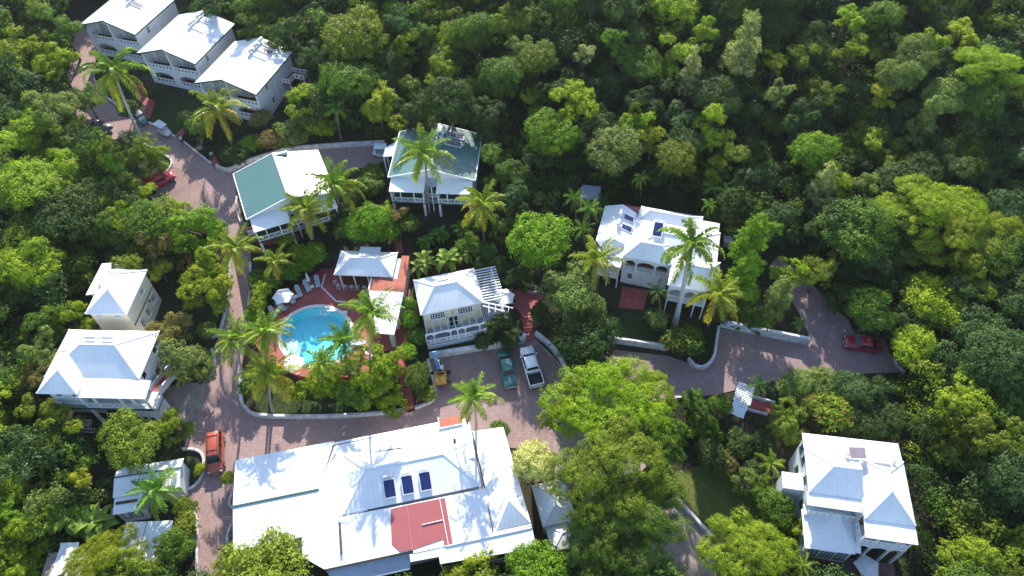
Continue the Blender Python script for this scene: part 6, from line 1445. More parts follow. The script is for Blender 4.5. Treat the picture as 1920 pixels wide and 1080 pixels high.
# ---------------------------------------------------------------- bananas
def banana_mesh(seed, n=9, L_=1.9):
    r = random.Random(seed); V_, F_, Rn = [], [], []
    for st in range(3):
        ox, oy, oz = r.uniform(-.7, .7), r.uniform(-.7, .7), r.uniform(-.3, .3)
        for i in range(n):
            az = i*2.4+r.random()*.5; el = R(70)-R(60)*i/n; p = Vector((ox, oy, oz)); m = 7; ln = L_*r.uniform(.8, 1.1); side = Vector((-math.sin(az), math.cos(az), 0)); prev = None; t_ = r.random()
            for k in range(m+1):
                t = k/m; w = .30*math.sin(math.pi*min(1, .08+t*.95))**.6 if t > .12 else .04
                row = [p-side*w+Vector((0, 0, .12*w*4*.5)), p, p+side*w+Vector((0, 0, .12*w*4*.5))]; q = len(V_); V_ += row
                if prev is not None: F_ += [(prev, prev+1, q+1, q), (prev+1, prev+2, q+2, q+1)]; v = min(1, .3+.4*t_+.3*r.random()); Rn += [v, v]
                prev = q; p = p+Vector((math.cos(az)*math.cos(el), math.sin(az)*math.cos(el), math.sin(el)))*ln/m; el -= .28
    me = bpy.data.meshes.new('banana_leaves'); me.from_pydata(V_, [], F_); me.update(); a = me.attributes.new('rnd', 'FLOAT', 'FACE'); a.data.foreach_set('value', Rn); me.materials.append(M['palm'])
    return me
BN = [banana_mesh(5), banana_mesh(8)]
for i, (px, py, s, col, lab) in enumerate(((792, 492, 1.0, (.17, .24, .04), 'banana clump just right of the terracotta roof'), (838, 490, 1.15, (.14, .22, .035), 'large banana clump above the cream cottage roof'), (868, 478, .95, (.15, .23, .04), 'banana clump at the right above the cream cottage'), (825, 440, .9, (.06, .14, .02), 'dark banana clump above the lit banana clumps'), (868, 432, .9, (.08, .16, .02), 'dark banana clump below the yellowing palm'), (800, 455, .8, (.07, .15, .02), 'shaded banana clump beside the red garden path'),
        (200, 432, 1.25, (.09, .19, .025), 'banana clump between the dark forest and the orange flecked bush'), (328, 480, 1.0, (.05, .16, .02), 'dark banana clump above the stepped yellow green plants'), (95, 858, 1.15, (.12, .21, .03), 'banana clump in the woods left of the dome shaped tree'), (138, 975, 1.3, (.15, .24, .035), 'left banana clump above the tarpaulin covered shack'), (178, 985, 1.2, (.16, .24, .04), 'right banana clump left of the flat roofed shed'), (40, 870, 1.0, (.08, .16, .02), 'banana clump at the left edge of the photo'),
        (110, 145, 1.1, (.08, .18, .02), 'banana clump left of the brick drive at the upper left'), (395, 190, .01, (.1, .1, .02), ''))):
    if s < .1: continue
    H = 1.9*s; p = at(px, py, H); e = thing('banana_plant', lab, 'banana plant', (p[0], p[1], Z(p[0], p[1])), random.uniform(0, 6), 'banana plants in the gardens')
    c = bpy.data.objects.new('leaves', BN[i % 2]); COL.objects.link(c); c.parent = e; c.location = (0, 0, H); c.scale = (s,)*3; c.color = (*col, 1)
    mb = MB()
    for X, Y in ((.3, .2), (-.3, .1), (0, -.4)): mb.tube([(X, Y, -.3), (X*.8, Y*.8, H)], [.13, .08], 6)
    mb.build('stem', M['bark'], e)

# ---------------------------------------------------------------- trees one can tell apart
T = [(1330,855,34,2.0,'bush','dark','dark shrub mass along the top of the sunlit lawn'),(1400,905,26,2.2,'loose','sage','thin grey green sapling on the right of the sunlit lawn'),(1362,868,24,1.4,'bush','brown','brownish bush at the top right of the sunlit lawn'),(1245,830,48,5.5,'loose','mid','mid green tree at the right flank of the wide feathery tree'),(1240,900,36,4.5,'loose','dark','dark green tree above the straight white drive wall'),(1062,760,52,6,'loose','lime','leafy lime limb of the feathery tree over the parking court'),
 (780,205,44,7.5,'loose','dark','dark tree standing behind the left of the far green villa'),(845,200,46,8,'dome','dark','dark dense tree behind the centre of the far green villa'),(900,215,40,7.5,'loose','bluegreen','bluish tree behind the right corner of the far green villa'),
 (395,-8,40,7,'loose','dark','dark tree cut by the top edge behind the middle white villa'),(470,35,42,7,'loose','mid','green tree behind the nearest white villa roof'),(540,60,42,7,'loose','dark','dark tree at the back right corner of the nearest white villa'),(590,110,36,5,'loose','bluegreen','bluish tree above the red back stairs'),
 (667,78,60,6.5,'dome','olive','largest dense dome shaped tree behind the far green villa'),
 (885,68,42,7,'dome','mid','tall dense tree at the top centre, upper left of the pair'), (938,150,46,7,'dome','mid','dense tree in the top centre group, in front of the pair'),
 (968,85,30,7,'loose','sage','greyish tree on the right of the top centre pair'), (1008,115,38,7,'dome','olive','olive tipped tree right of the top centre pair'), (925,50,26,7,'loose','bright','small bright tree touching the tall dense tree at the top centre'),
 (755,85,28,6,'loose','lime','lime tree right of the largest dome shaped tree'), (790,65,30,6,'loose','mid','green tree right above the lime tree near the dome'), (828,122,38,7,'loose','lime','layered lime tree beneath the top centre pair'),
 (708,195,46,6,'loose','yellow','yellow topped tree between the slim small palm and the far green villa'), (575,205,50,4.5,'loose','lime','lime tree just right of the nearest white villa'), (545,245,30,3.5,'loose','sage','pale bush tree at the right foot of the nearest white villa'), (625,190,24,4,'loose','white','whitish leaved tree behind the slim small palm'),
 (1035,262,50,6.5,'dome','bright','bright round tree right of the far green villa'), (1148,290,52,6.5,'dome','sage','rounded sage tree left of centre above the guest house'), (1080,190,52,7,'loose','lime','broad lime tree above the bright round tree'), (1190,225,42,6,'loose','lime','lime tipped tree above the rounded sage tree'), (1222,262,30,6,'loose','yellow','small yellow tipped tree right of the rounded sage tree'),
 (1268,300,38,6.5,'dome','olive','rounded olive tree above the red rear roof'), (1340,232,44,7,'loose','lime','tall lime tree above the bamboo palms'), (1365,285,40,6,'loose','olive','twisted olive tree right above the bamboo palms'), (1350,315,26,5,'loose','yellow','low yellow leaved tree behind the bamboo palms'),
 (1154,70,28,8,'loose','bright','isolated bright crown high in the dark forest at the top'), (1095,100,24,6,'loose','pale','pale greyish topped tree in the dark forest at the top'), (1318,58,30,8,'loose','lime','isolated lime crown left of the tall pale tree'), (1398,85,44,9,'tall','pale','tallest pale grey green tree at the top of the forest'), (1295,140,34,7,'tall','pale','pale tree below the isolated lime crown'),
 (1460,170,34,7,'loose','sage','sage tree with visible pale limbs below the tallest pale tree'), (1455,115,24,7,'loose','yellow','yellow topped tree right below the tallest pale tree'), (1500,105,34,6,'loose','olive','olive tree left of the slender lime tree'), (1545,175,34,6,'loose','olive','low olive tree under the slender lime tree'),
 (1590,30,28,8.5,'loose','lime','lime crown at the top of the slender two tiered tree'), (1598,88,30,8,'loose','lime','slender lime tree with bare pale trunk'), (1665,85,28,7,'loose','olive','small olive tree right of the slender lime tree'),
 (1715,110,38,8,'dome','sage','sage tree at the top of the stepped trio'), (1685,145,38,7.5,'dome','sage','sage tree in the middle of the stepped trio'), (1655,178,26,7,'loose','yellow','yellow crown at the foot of the stepped trio'), (1765,190,40,7,'dome','sage','sage tree below the large lime tree'), (1735,225,34,7,'tall','sage','narrow sage tree left of the shaded green mass'),
 (1848,125,64,9,'spread','lime','large lime spreading tree near the top right corner'), (1830,185,50,7,'dome','mid','green tree directly under the large lime spreading tree'), (1800,60,34,7,'loose','yellow','yellow capped tree above the large lime spreading tree'), (1900,160,26,8,'loose','yellow','yellow crown cut by the right edge near the top'),
 (1522,288,42,7,'dome','bright','bright rounded tree left of the huge yellow green tree'), (1528,265,26,8,'loose','lime','small lime crown poking above the bright rounded tree'), (1545,345,34,7,'tall','pale','pale vine hung tree left of the huge yellow green tree'), (1628,345,28,6,'loose','sage','sage tree touching the huge yellow green tree on its left'),
 (1745,395,100,7.5,'spread','yolive','huge spreading yellow green tree at the right'), (1800,440,80,7,'spread','yolive','right half of the yellow green canopy, lower lobe'), (1880,430,44,6,'spread','yolive','yellow green tree at the right edge beside the huge canopy'), (1600,440,66,6.5,'dome','mid','dense green tree in front of the huge canopy'), (1540,500,40,5,'loose','olive','olive tree over the end of the upper drive'), (1640,500,36,5,'loose','bluegreen','bluish tree hanging over the bend of the upper drive'), (1830,520,50,6,'loose','olive','olive tree below the huge canopy'),
 (1405,455,44,9,'tall','bright','bright tall tree right of the royal palm'), (1445,425,26,7,'loose','bright','bright side crown of the tall tree right of the royal palm'), (1395,520,40,6.5,'tall','bright','lower bright foliage right of the guest house'), (1462,555,38,6,'tall','sage','grey green column tree left of the upper drive'), (1480,505,30,4,'loose','lime','lime tree between the drive end and the bright tall tree'),
 (1012,458,62,6,'dome','bright','round bright green tree between the yellowing palm and the guest house'), (945,425,30,4,'loose','mid','green tree between the yellowing palm and the round bright tree'), (940,310,46,5.5,'loose','mid','mid green tree at the right side of the far green villa'), (965,370,40,5,'loose','bluegreen','bluish tree behind the yellowing palm'),
 (1085,560,66,6,'loose','sage','large glossy leaved tree with white flecks behind the white pickup'), (1100,640,60,4.5,'dome','dark','dark lower mass of the glossy leaved tree beside the parking'), (1055,540,40,6,'loose','sage','left shoulder of the glossy leaved tree by the red steps'), (1230,600,24,1.8,'bush','sage','grey green shrub in the lawn before the guest house'),
 (1145,765,118,6.5,'spread',(.17, .30, .015),'wide feathery bright tree covering the drive at the centre right'), (1215,740,55,5.5,'spread','lime','lime fringe of the feathery tree beside the sunlit paving'), (1150,880,112,8,'spread',(.15, .215, .022),'wide rounded tree with fine olive leaves right of the restaurant'), (1175,965,110,7,'spread',(.095, .17, .022),'wide green tree right of the white kiosks'), (1125,1040,88,6,'spread',(.10, .18, .026),'green tree below the kiosks at the bottom edge'), (1212,1000,32,5,'spread','olive','olive fringe tree over the lower right drive'),
 (1398,1045,90,5.5,'spread','yolive','broad yellow green tree at the bottom right of centre'), (1455,1030,40,4.5,'loose','lime','lime crown right of the broad bottom tree'),
 (1000,868,42,4.5,'dome','white','pale lime cloud like tree at the right corner of the restaurant'), (498,1092,90,6,'dome','olive','large olive tree overlapping the front of the restaurant roof'), (890,1062,52,4,'loose','yellow','yellow bush tree before the restaurant porch'), (1010,1075,60,4.5,'dome','bright','bright tree at the bottom right of the restaurant'),
 (185,1062,75,4.5,'spread','yolive','wide yellow olive tree over the flat roofed shed'), (255,1065,50,4.5,'loose','olive','olive tree before the flat roofed shed'), (330,1030,34,3,'dome','mid','dense bush tree between the shed and the drive'), (345,990,30,2.5,'bush','olive','flecked hedge bush above the dense bush tree'), (348,950,24,1.8,'bush','olive','low flecked bush behind the slanting kerb'), (310,1070,30,3,'bush','mid','bush at the bottom edge left of the drive'),
 (251,833,55,5,'dome','olive','dome shaped tree over the blue roofed shed'), (320,795,38,4,'loose','yolive','orange tipped tree right below the large white house'), (322,612,44,4,'loose','brown','brownish feathery tree right of the yellow house'), (352,678,56,4.5,'loose','sage','feathery grey green tree right of the large white house'), (375,535,50,4,'loose','yolive','yellow green bush tree right of the yellow house'), (390,495,32,4,'tall','lime','lime tree between the bush tree and the golden palm'), (408,560,26,3,'loose','lime','small lime bush left of the drive'), (388,620,20,2,'bush','sage','small grey green bush beside the left kerb'),
 (375,425,56,4.5,'loose','bright','bright green tree at the foot of the sunlit paving'), (340,405,34,3.5,'loose','lime','lime tree left of the bright green tree at the paving'), (310,455,50,4,'loose','brown','brown green tree with pink flowers above the yellow house'), (300,505,26,2.5,'fan','yellow','stepped yellow green succulent right of the yellow house'), (250,500,36,4,'loose','olive','olive tree behind the yellow house'),
 (128,590,40,4,'loose','lime','lime bush left of the yellow house'), (160,655,22,3,'loose','yellow','small yellow bush between the yellow and the white house'), (85,610,36,4,'loose','mid','green tree left of the yellow house'), (75,665,50,4,'loose','sage','sage tree left of the large white house'), (45,720,44,4,'loose','brown','reddish tipped tree at the left edge beside the large white house'), (110,800,50,4,'loose','yolive','yellow olive tree below the large white house'), (60,760,34,3.5,'loose','olive','olive tree lower left of the large white house'), (145,900,26,4,'loose','yellow','small yellow tree above the banana clumps'),
 (55,1000,50,4,'loose','lime','lime tree left of the concrete shack'), (20,970,34,4,'loose','bright','bright tree at the left edge near the bottom'), (40,1055,44,3.5,'loose','lime','lime tree in the bottom left corner'),
 (205,292,36,4.0,'loose','lime','lime tree in front of the black car'), (250,305,34,4,'loose','olive','olive tree on the bank above the red wagon'), (288,295,26,3.5,'loose','lime','lime bush on the bank inside the hooked kerb'), (200,315,40,4,'loose','bright','bright tree in the left forest below the black car'), (98,205,50,6,'loose','sage','sage tree left of the black car'), (160,180,28,5,'loose','sage','sage branch tree reaching over the black car'), (100,110,44,6,'loose','lime','lime tree left of the upper brick drive'), (40,95,54,6,'loose','yellow','yellow green tree at the left edge near the top'), (60,30,50,6,'loose','olive','olive tree in the top left corner'), (110,40,34,7,'loose','mid','green tree in the top left beside the drive'),
 (112,262,30,5,'loose','olive','olive tree just left under the black car'), (60,260,60,5,'loose','lime','broad lime tree in the left forest'), (110,320,50,5,'loose','lime','lime tree at the centre of the left forest'), (40,330,44,5,'loose','bright','bright tree at the left edge beside the broad lime tree'), (175,365,40,4.5,'loose','sage','sage tree left of the red wagon'), (265,362,28,3.5,'loose','lime','lime bush touching the rear of the red wagon'), (230,400,44,4,'loose','lime','lime tree left of the sunlit paving'), (240,340,30,4,'loose','olive','olive tree beside the red wagon'),
 (470,272,24,1.6,'bush','bright','right of the two clipped round shrubs before the long wall'), (440,290,30,1.6,'bush','dark','left dark round shrub before the long wall'), (375,235,30,2.5,'bush','mid','green bush left of the palm before the nearest white villa'), (350,222,20,2,'bush','dark','dark bush beside the shady villa lawn'), (290,175,18,1.6,'bush','dark','dark bush by the small red steps'), (240,205,22,2,'bush','dark','dark bush behind the kerb under the leaning palm'), (505,262,26,1.8,'bush','brown','brown green bush at the end of the round shrubs'), (490,225,24,2,'bush','brown','brownish shrub at the foot of the nearest white villa'),
 (470,445,16,1.2,'bush','dark','dark shrub under the left porch pier of the pool side green villa'), (560,475,22,2,'bush','lime','lime shrub above the hedge behind the loungers'), (590,478,28,2.6,'bush','bright','bright shrub left of the bar roof'), (535,450,18,1.8,'bush','lime','small lime shrub under the porch of the pool side green villa'), (545,515,20,1.6,'bush','bright','bright hedge plant above the open umbrella'), (570,500,20,1.6,'bush','bright','bright hedge plant behind the closed umbrella'),
 (490,545,22,1.5,'bush','lime','lime hedge plant between drive and loungers'), (510,530,20,1.5,'bush','bright','bright hedge plant above the lower loungers'), (483,570,20,1.4,'bush','lime','lime hedge plant beside the drive kerb'), (474,590,17,1.2,'bush','bright','clipped round shrub at the kerb left of the pool'), (525,512,18,1.6,'bush','bright','bright hedge plant below the small golden palm'), (484,520,20,1.6,'bush','mid','green hedge plant beside the golden palm trunk'),
 (690,425,42,3.2,'dome','bright','broad bright green shrub mass above the bar'), (650,432,26,2.6,'bush','mid','green shrub left of the broad bright shrub mass'), (735,435,22,2.2,'bush','bright','bright shrub at the right end of the broad shrub mass'), (640,400,26,2.8,'loose','dark','dark tree between the rear palm and the shrub mass'), (755,405,26,2.8,'loose','brown','brownish flowering shrub left below the far green villa'), (720,395,24,2.8,'loose','lime','lime shrub beside the red garden path'), (880,460,30,3,'loose','mid','green tree right of the banana clumps'), (920,480,36,3,'loose','dark','dark tree above the white side pergola'), (905,420,24,2.5,'bush','dark','dark shrub beneath the yellowing palm'), (690,350,30,2.2,'bush','mid','green shrub between the two green villas'), (700,325,24,1.8,'bush','mid','low green shrub below the lane end'), (665,370,22,2,'bush','dark','dark shrub left of the red garden path'),
 (762,660,21,1.7,'bush','bright','upper clipped round shrub between steps and cottage lawn'), (783,708,27,2.2,'dome','mid','large clipped round shrub beside the yellow boom lift'), (768,600,20,2,'bush','bright','hedge shrub left of the cream cottage porch'), (770,570,17,1.8,'bush','bright','top hedge shrub left of the cream cottage'), (782,632,22,1.8,'bush','mid','hedge shrub at the lower left corner of the cream cottage'), (800,740,20,1.2,'bush','olive','low straw tinted shrub in the wall corner by the boom lift'),
 (690,715,62,3.4,'loose','lime','large glossy tree at the foot of the pool garden'), (725,730,32,2.6,'loose','lime','right lobe shrub of the pool garden above the red steps'), (665,740,32,2.8,'dome','mid','shrub in the middle of the pool garden'), (735,680,30,3.2,'loose','lime','lime tree right of the tall pool palm'), (610,715,36,2,'dome','lime','vivid lime bush below the small coconut palm'), (560,735,22,1.6,'bush','lime','vivid lime bush right of the broad golden palm'), (470,725,22,1.8,'bush','mid','green bush at the left of the pool garden'), (475,700,20,2,'bush','olive','olive bush under the left pool palms'), (660,690,28,2.4,'loose','sage','pale bush right below the pool'),
 (935,610,36,2.2,'loose','dark','dark bush right of the cream cottage porch'), (905,640,20,1.2,'bush','dark','low dark bush at the cottage lawn corner'), (955,640,22,1.3,'bush','dark','dark bush beside the retaining wall end'), (1015,590,24,2.2,'bush','dark','dark bush right of the red steps'), (975,510,34,3,'loose','dark','dark tree above the stone trough'),
 (1345,590,26,1.6,'bush','dark','dark fern bush right of the coconut palm'), (1395,590,34,2,'loose','mid','green ferny bush above the tall retaining wall'), (1430,600,24,2.6,'bush','mid','green bush above the tall retaining wall middle'),
 (1318,775,38,2.4,'loose','mid','green tree left of the entrance canopy'), (1350,760,24,2,'bush','mid','bush beside the entrance canopy'), (1300,745,22,2.2,'loose','mid','bush at the lower edge of the upper drive'), (1330,812,26,1.5,'bush','mid','shrub below the green tree left of the canopy'), (1285,805,24,1.5,'loose','lime','lime shrub at the top of the sunlit lawn'),
 (1490,725,34,2,'dome','sage','left end of the pale hedge below the drive'), (1540,722,34,2,'dome','sage','middle of the pale hedge below the drive'), (1590,735,40,2.2,'dome','bluegreen','dark right part of the hedge below the drive'), (1640,740,36,2.4,'loose','bluegreen','dark hedge end near the right forest'), (1480,795,44,3,'loose','olive','green flowering tree upper left of the lower right house'), (1610,790,44,1.6,'dome','dark','dark shrubbery behind the lower right house'), (1660,790,34,2,'dome','dark','dark shrubbery right behind the lower right house'),
 (1440,925,36,3,'loose','mid','green tree at the right of the sunlit lawn'), (1455,960,36,3,'dome','mid','dense green tree left of the lower right house'), (1410,880,20,1.5,'bush','dark','dark shrub on the sunlit lawn edge'), (1385,830,30,1.6,'bush','dark','dark shrub in the shade below the canopy'), (1430,830,26,1.6,'bush','dark','dark shrub left of the sago palm'), (1490,990,30,3,'loose','lime','lime tree at the left wall of the lower right house'),
 (1708,655,42,3.6,'dome','lime','lime green round tree right of the shiny red car'), (1630,590,42,4,'dome','mid','round green tree above the shiny red car'), (1580,560,30,3,'loose','dark','dark tree at the drive bend'), (1700,600,40,4,'loose','bluegreen','bluish tree behind the lime round tree'), (427,898,15,1.2,'bush','yolive','small round shrub between the drive and the restaurant'), (430,1030,14,1,'bush','mid','small shrub at the restaurant corner'), (440,1062,26,1.6,'bush','lime','variegated shrub under the large olive tree'), (375,880,12,.6,'bush','lime','tiny lime shrub in the hooked kerb bed'), (935,808,22,1.4,'bush','mid','shrub under the palm behind the restaurant')]
for t in T: tree(*t[:6], t[6], name='shrub' if t[4] in ('bush', 'fan') else 'tree', cat='shrub' if t[4] in ('bush', 'fan') else 'tree')
for t in ((1290,640,34,1.8,'red flowered bush filling the U shaped planter'), (1262,640,26,1.6,'red and white flowered bush left of the U shaped planter'), (1555,775,40,3.2,'orange and red flowering bush above the lower right house'), (1525,760,22,3,'red tipped bush beside the orange flowering bush'), (770,420,20,2.4,'orange flowered shrub near the far green villa'), (1596,1078,15,.8,'variegated orange and green shrub before the patio umbrella'), (1655,1082,14,.8,'variegated shrub right of the patio umbrella')):
    tree(t[0], t[1], t[2], t[3], 'bush', 'olive' if t[0] > 1500 else 'mid', t[4], name='flowering_shrub', cat='shrub', flower=True)

# ---------------------------------------------------------------- forest
BUILT = [(118,-20),(345,-20),(440,40),(560,95),(600,150),(560,262),(720,262),(735,232),(915,240),(930,330),(1000,400),(1100,345),(1180,372),(1310,400),(1370,440),(1450,470),(1530,500),(1600,580),(1690,640),(1710,715),(1700,820),(1735,1100),(60,1110),(60,990),(190,955),(200,870),(130,830),(60,740),(120,600),(150,500),(210,480),(290,500),(400,470),(415,410),(290,405),(272,350),(300,300),(230,262),(150,255),(120,170)]
taken = [(o.location[0], o.location[1]) for o in COL.objects if o.get('category') in ('tree',)]
cand = []
yy = -48.
while yy < 104:
    xx = -150.
    while xx < 150:
        x, y = xx+rng.uniform(-1.9, 1.9), yy+rng.uniform(-1.9, 1.9); xx += 5.1
        H = float(rng.choice([3.5, 4.5, 5.5, 6.5], p=[.35, .33, .2, .12])); px, py = proj((x, y, Z(x, y)+H))
        if not (-420 < px < 2340 and -160 < py < 1240): continue
        if any(inside((px+a, py+b), BUILT) for a, b in ((0, 0), (24, 0), (-24, 0), (0, 20), (0, -20))) or inside(proj((x, y, Z(x, y))), BUILT): continue
        if math.hypot(px-176, py-236) < 66: continue
        if any(math.hypot(x-a, y-b) < 2.9 for a, b in taken): continue
        cand.append((x, y, H, px, py))
    yy += 4.7
LM = [(667,78,'the largest dome shaped tree'),(900,70,'the top centre pair of trees'),(1154,70,'the isolated bright crown'),(1318,58,'the isolated lime crown'),(1398,85,'the tallest pale tree'),(1595,60,'the slender lime tree'),(1700,130,'the stepped sage trio'),
 (1848,125,'the large lime spreading tree'),(1745,395,'the huge yellow green tree'),(1522,288,'the bright rounded tree'),(1035,262,'the bright round tree'),(1148,290,'the rounded sage tree'),(1268,300,'the rounded olive tree'),(1340,232,'the tall lime tree'),(1405,455,'the royal palm'),
 (1614,650,'the shiny red car'),(1708,655,'the lime round tree'),(1600,900,'the lower right house'),(1295,140,'the pale middle tree'),(1460,170,'the sage tree with pale limbs'),(480,110,'the nearest white villa'),(240,30,'the topmost white villa'),(817,280,'the far green villa'),
 (180,238,'the black car'),(304,344,'the red wagon'),(215,550,'the yellow house'),(185,690,'the large white house'),(200,432,'the upper banana clump'),(60,260,'the broad lime tree'),(95,858,'the lower banana clump'),(40,95,'the upper left edge tree'),(1150,870,'the wide olive tree'),(1095,100,'the whitish crown'),(1715,830,'the right hand dark hedge'),(1015,460,'the round bright tree')]
cand.sort(key=lambda c: (0 if -40 < c[3] < 1960 and -40 < c[4] < 1120 else 1000)+math.dist((c[0], c[1], Z(c[0], c[1])+c[2]), CAM))
KEEP = 112
rows = []
for x, y, H, px, py in cand:
    right = px > 900; r = rng.random()
    if right and py < 620: col = 'dark' if r < .42 else 'bluegreen' if r < .72 else 'mid' if r < .88 else 'olive' if r < .96 else 'lime'  # darker mix for the upper right wood, its shade put into the colour
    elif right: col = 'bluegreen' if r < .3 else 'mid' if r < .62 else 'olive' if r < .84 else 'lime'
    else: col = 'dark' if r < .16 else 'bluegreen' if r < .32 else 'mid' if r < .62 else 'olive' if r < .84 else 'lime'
    rows.append((x, y, H, px, py, col, 'loose' if rng.random() < .75 else 'dome', float(rng.uniform(2.6, 4.4))))
seen = {}
ORD = ('', 'second ', 'third ', 'fourth ', 'fifth ', 'sixth ', 'seventh ', 'eighth ', 'ninth ', 'tenth ')
lab_of = {}
for i, rw in sorted(enumerate(rows[:KEEP]), key=lambda t: min(math.hypot(t[1][3]-l[0], t[1][4]-l[1]) for l in LM)):
    x, y, H, px, py, col, kind, Rr = rw
    lx, ly, ln = min(LM, key=lambda l: math.hypot(px-l[0], py-l[1])); a = math.degrees(math.atan2(ly-py, px-lx)) % 360
    dr = ('right of', 'upper right of', 'above', 'upper left of', 'left of', 'lower left of', 'below', 'lower right of')[int((a+22.5)//45) % 8]
    k = (col, ln, dr); n_ = seen.get(k, 0); seen[k] = n_+1
    lab_of[i] = '%s%s forest tree %s %s' % (ORD[n_] if n_ else '', DESC[col], dr, ln)
for i, rw in enumerate(rows[:KEEP]):
    x, y, H, px, py, col, kind, Rr = rw
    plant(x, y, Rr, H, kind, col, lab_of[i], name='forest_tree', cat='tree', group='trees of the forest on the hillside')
# the many farther crowns of the wood as one mass
def crown_arrays(kind, seed, n_leaf, leaf):
    Lb = lobeset(kind, 3, seed); me = crown('tmp', Lb, n_leaf, leaf, .42); n = len(me.vertices); co = np.empty(n*3, np.float32); me.vertices.foreach_get('co', co)
    rn = np.empty(len(me.polygons), np.float32); me.attributes['rnd'].data.foreach_get('value', rn); bpy.data.meshes.remove(me); return co.reshape(-1, 3), rn
CA = [crown_arrays('loose', s, 7000, .13) for s in (3, 34, 65)]+[crown_arrays('dome', 7, 7500, .13)]
far = {}
for rw in rows[KEEP:]: far.setdefault(rw[5], []).append(rw)
allv, allr, allc = [], [], []
for col, rs in far.items():
    for x, y, H, px, py, _, kind, Rr in rs:
        co, rn = CA[3] if kind == 'dome' else CA[int(rng.integers(0, 3))]; a = rng.uniform(0, 6.28); s = Rr/3; c, sn = math.cos(a), math.sin(a)
        v = np.stack([(co[:, 0]*c-co[:, 1]*sn)*s+x, (co[:, 0]*sn+co[:, 1]*c)*s+y, co[:, 2]*s+Z(x, y)+H], 1); allv.append(v); allr.append(rn)
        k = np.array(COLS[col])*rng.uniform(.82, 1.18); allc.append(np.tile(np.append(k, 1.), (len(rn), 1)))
V_ = np.concatenate(allv).astype(np.float32); n = len(V_)//4; me = bpy.data.meshes.new('distant_forest'); me.vertices.add(4*n); me.vertices.foreach_set('co', V_.ravel())
me.loops.add(4*n); me.loops.foreach_set('vertex_index', np.arange(4*n, dtype=np.int32)); me.polygons.add(n); me.polygons.foreach_set('loop_start', np.arange(0, 4*n, 4, dtype=np.int32)); me.update(calc_edges=True)
a = me.attributes.new('rnd', 'FLOAT', 'FACE'); a.data.foreach_set('value', np.concatenate(allr).astype(np.float32))
a = me.attributes.new('tint', 'FLOAT_COLOR', 'FACE'); a.data.foreach_set('color', np.concatenate(allc).astype(np.float32).ravel())
ml = M['leaf'].copy(); ml.name = 'distant_leaves'; nt = ml.node_tree; oi = [q for q in nt.nodes if q.type == 'OBJECT_INFO'][0]; ta = nt.nodes.new('ShaderNodeAttribute'); ta.attribute_name = 'tint'
hs = [q for q in nt.nodes if q.type == 'HUE_SAT'][0]; nt.links.new(ta.outputs['Color'], hs.inputs['Color']); me.materials.append(ml)
o = bpy.data.objects.new('distant_forest', me); COL.objects.link(o); label(o, 'mass of farther tree crowns closing the wooded hillside', None, None, 'stuff')
tb = MB(); tb.smooth = True
for rw in rows[KEEP:]: x, y, H = rw[:3]; z = Z(x, y); tb.tube([(x, y, z-.3), (x+.1, y, z+H)], [.17, .08], 5, cap=False)
tb.build('distant_forest_trunks', M['bark'], kind='stuff')
print('FOREST', len(cand), 'LISTED', len(T))

# ---------------------------------------------------------------- undergrowth (nobody could count it)
def ground_cover(name, x0, x1, y0, y1, step, R_, hmin, hmax, test, col, per, leaf, lab):
    pts = []
    y = y0
    while y < y1:
        x = x0
        while x < x1:
            a, b = x+rng.uniform(-.5, .5)*step, y+rng.uniform(-.5, .5)*step; x += step
            q = proj((a, b, Z(a, b)))
            if -60 < q[0] < 1980 and -80 < q[1] < 1150 and test(a, b, q): pts.append((a, b, Z(a, b)))
        y += step
    P = np.array(pts); n = len(P); i = np.repeat(np.arange(n), per); k = len(i)
    hh = hmin+(hmax-hmin)*rng.random(n)**1.6; d = unit(rng.normal(size=(k, 3))); d[:, 2] = np.abs(d[:, 2])
    pos = P[i]+d*np.stack([np.full(k, R_), np.full(k, R_), hh[i]], 1)*(.6+.45*rng.random(k))[:, None]
    nn = unit(d+rng.normal(size=(k, 3))*.45+np.array([0, 0, .4])); ct = rng.random(n)
    me = leafmesh(name, pos, nn, leaf*(.6+.8*rng.random(k)), np.clip(ct[i]*.6+.4*rng.random(k), 0, 1), [M['leaf']], .5)
    o = bpy.data.objects.new(name, me); COL.objects.link(o); o.color = (*col, 1); label(o, lab, None, None, 'stuff'); return o
ROADS_W = [[at(*p)[:2] for p in poly] for poly in SURF]; LAWN_W = [[at(*p)[:2] for p in poly] for poly in LAWNP]
def clear(x, y, m=.7):
    for f in ROADS_W+FOOT+LAWN_W:
        for dx, dy in ((0, 0), (m, 0), (-m, 0), (0, m), (0, -m)):
            if inside((x+dx, y+dy), f): return False
    return True
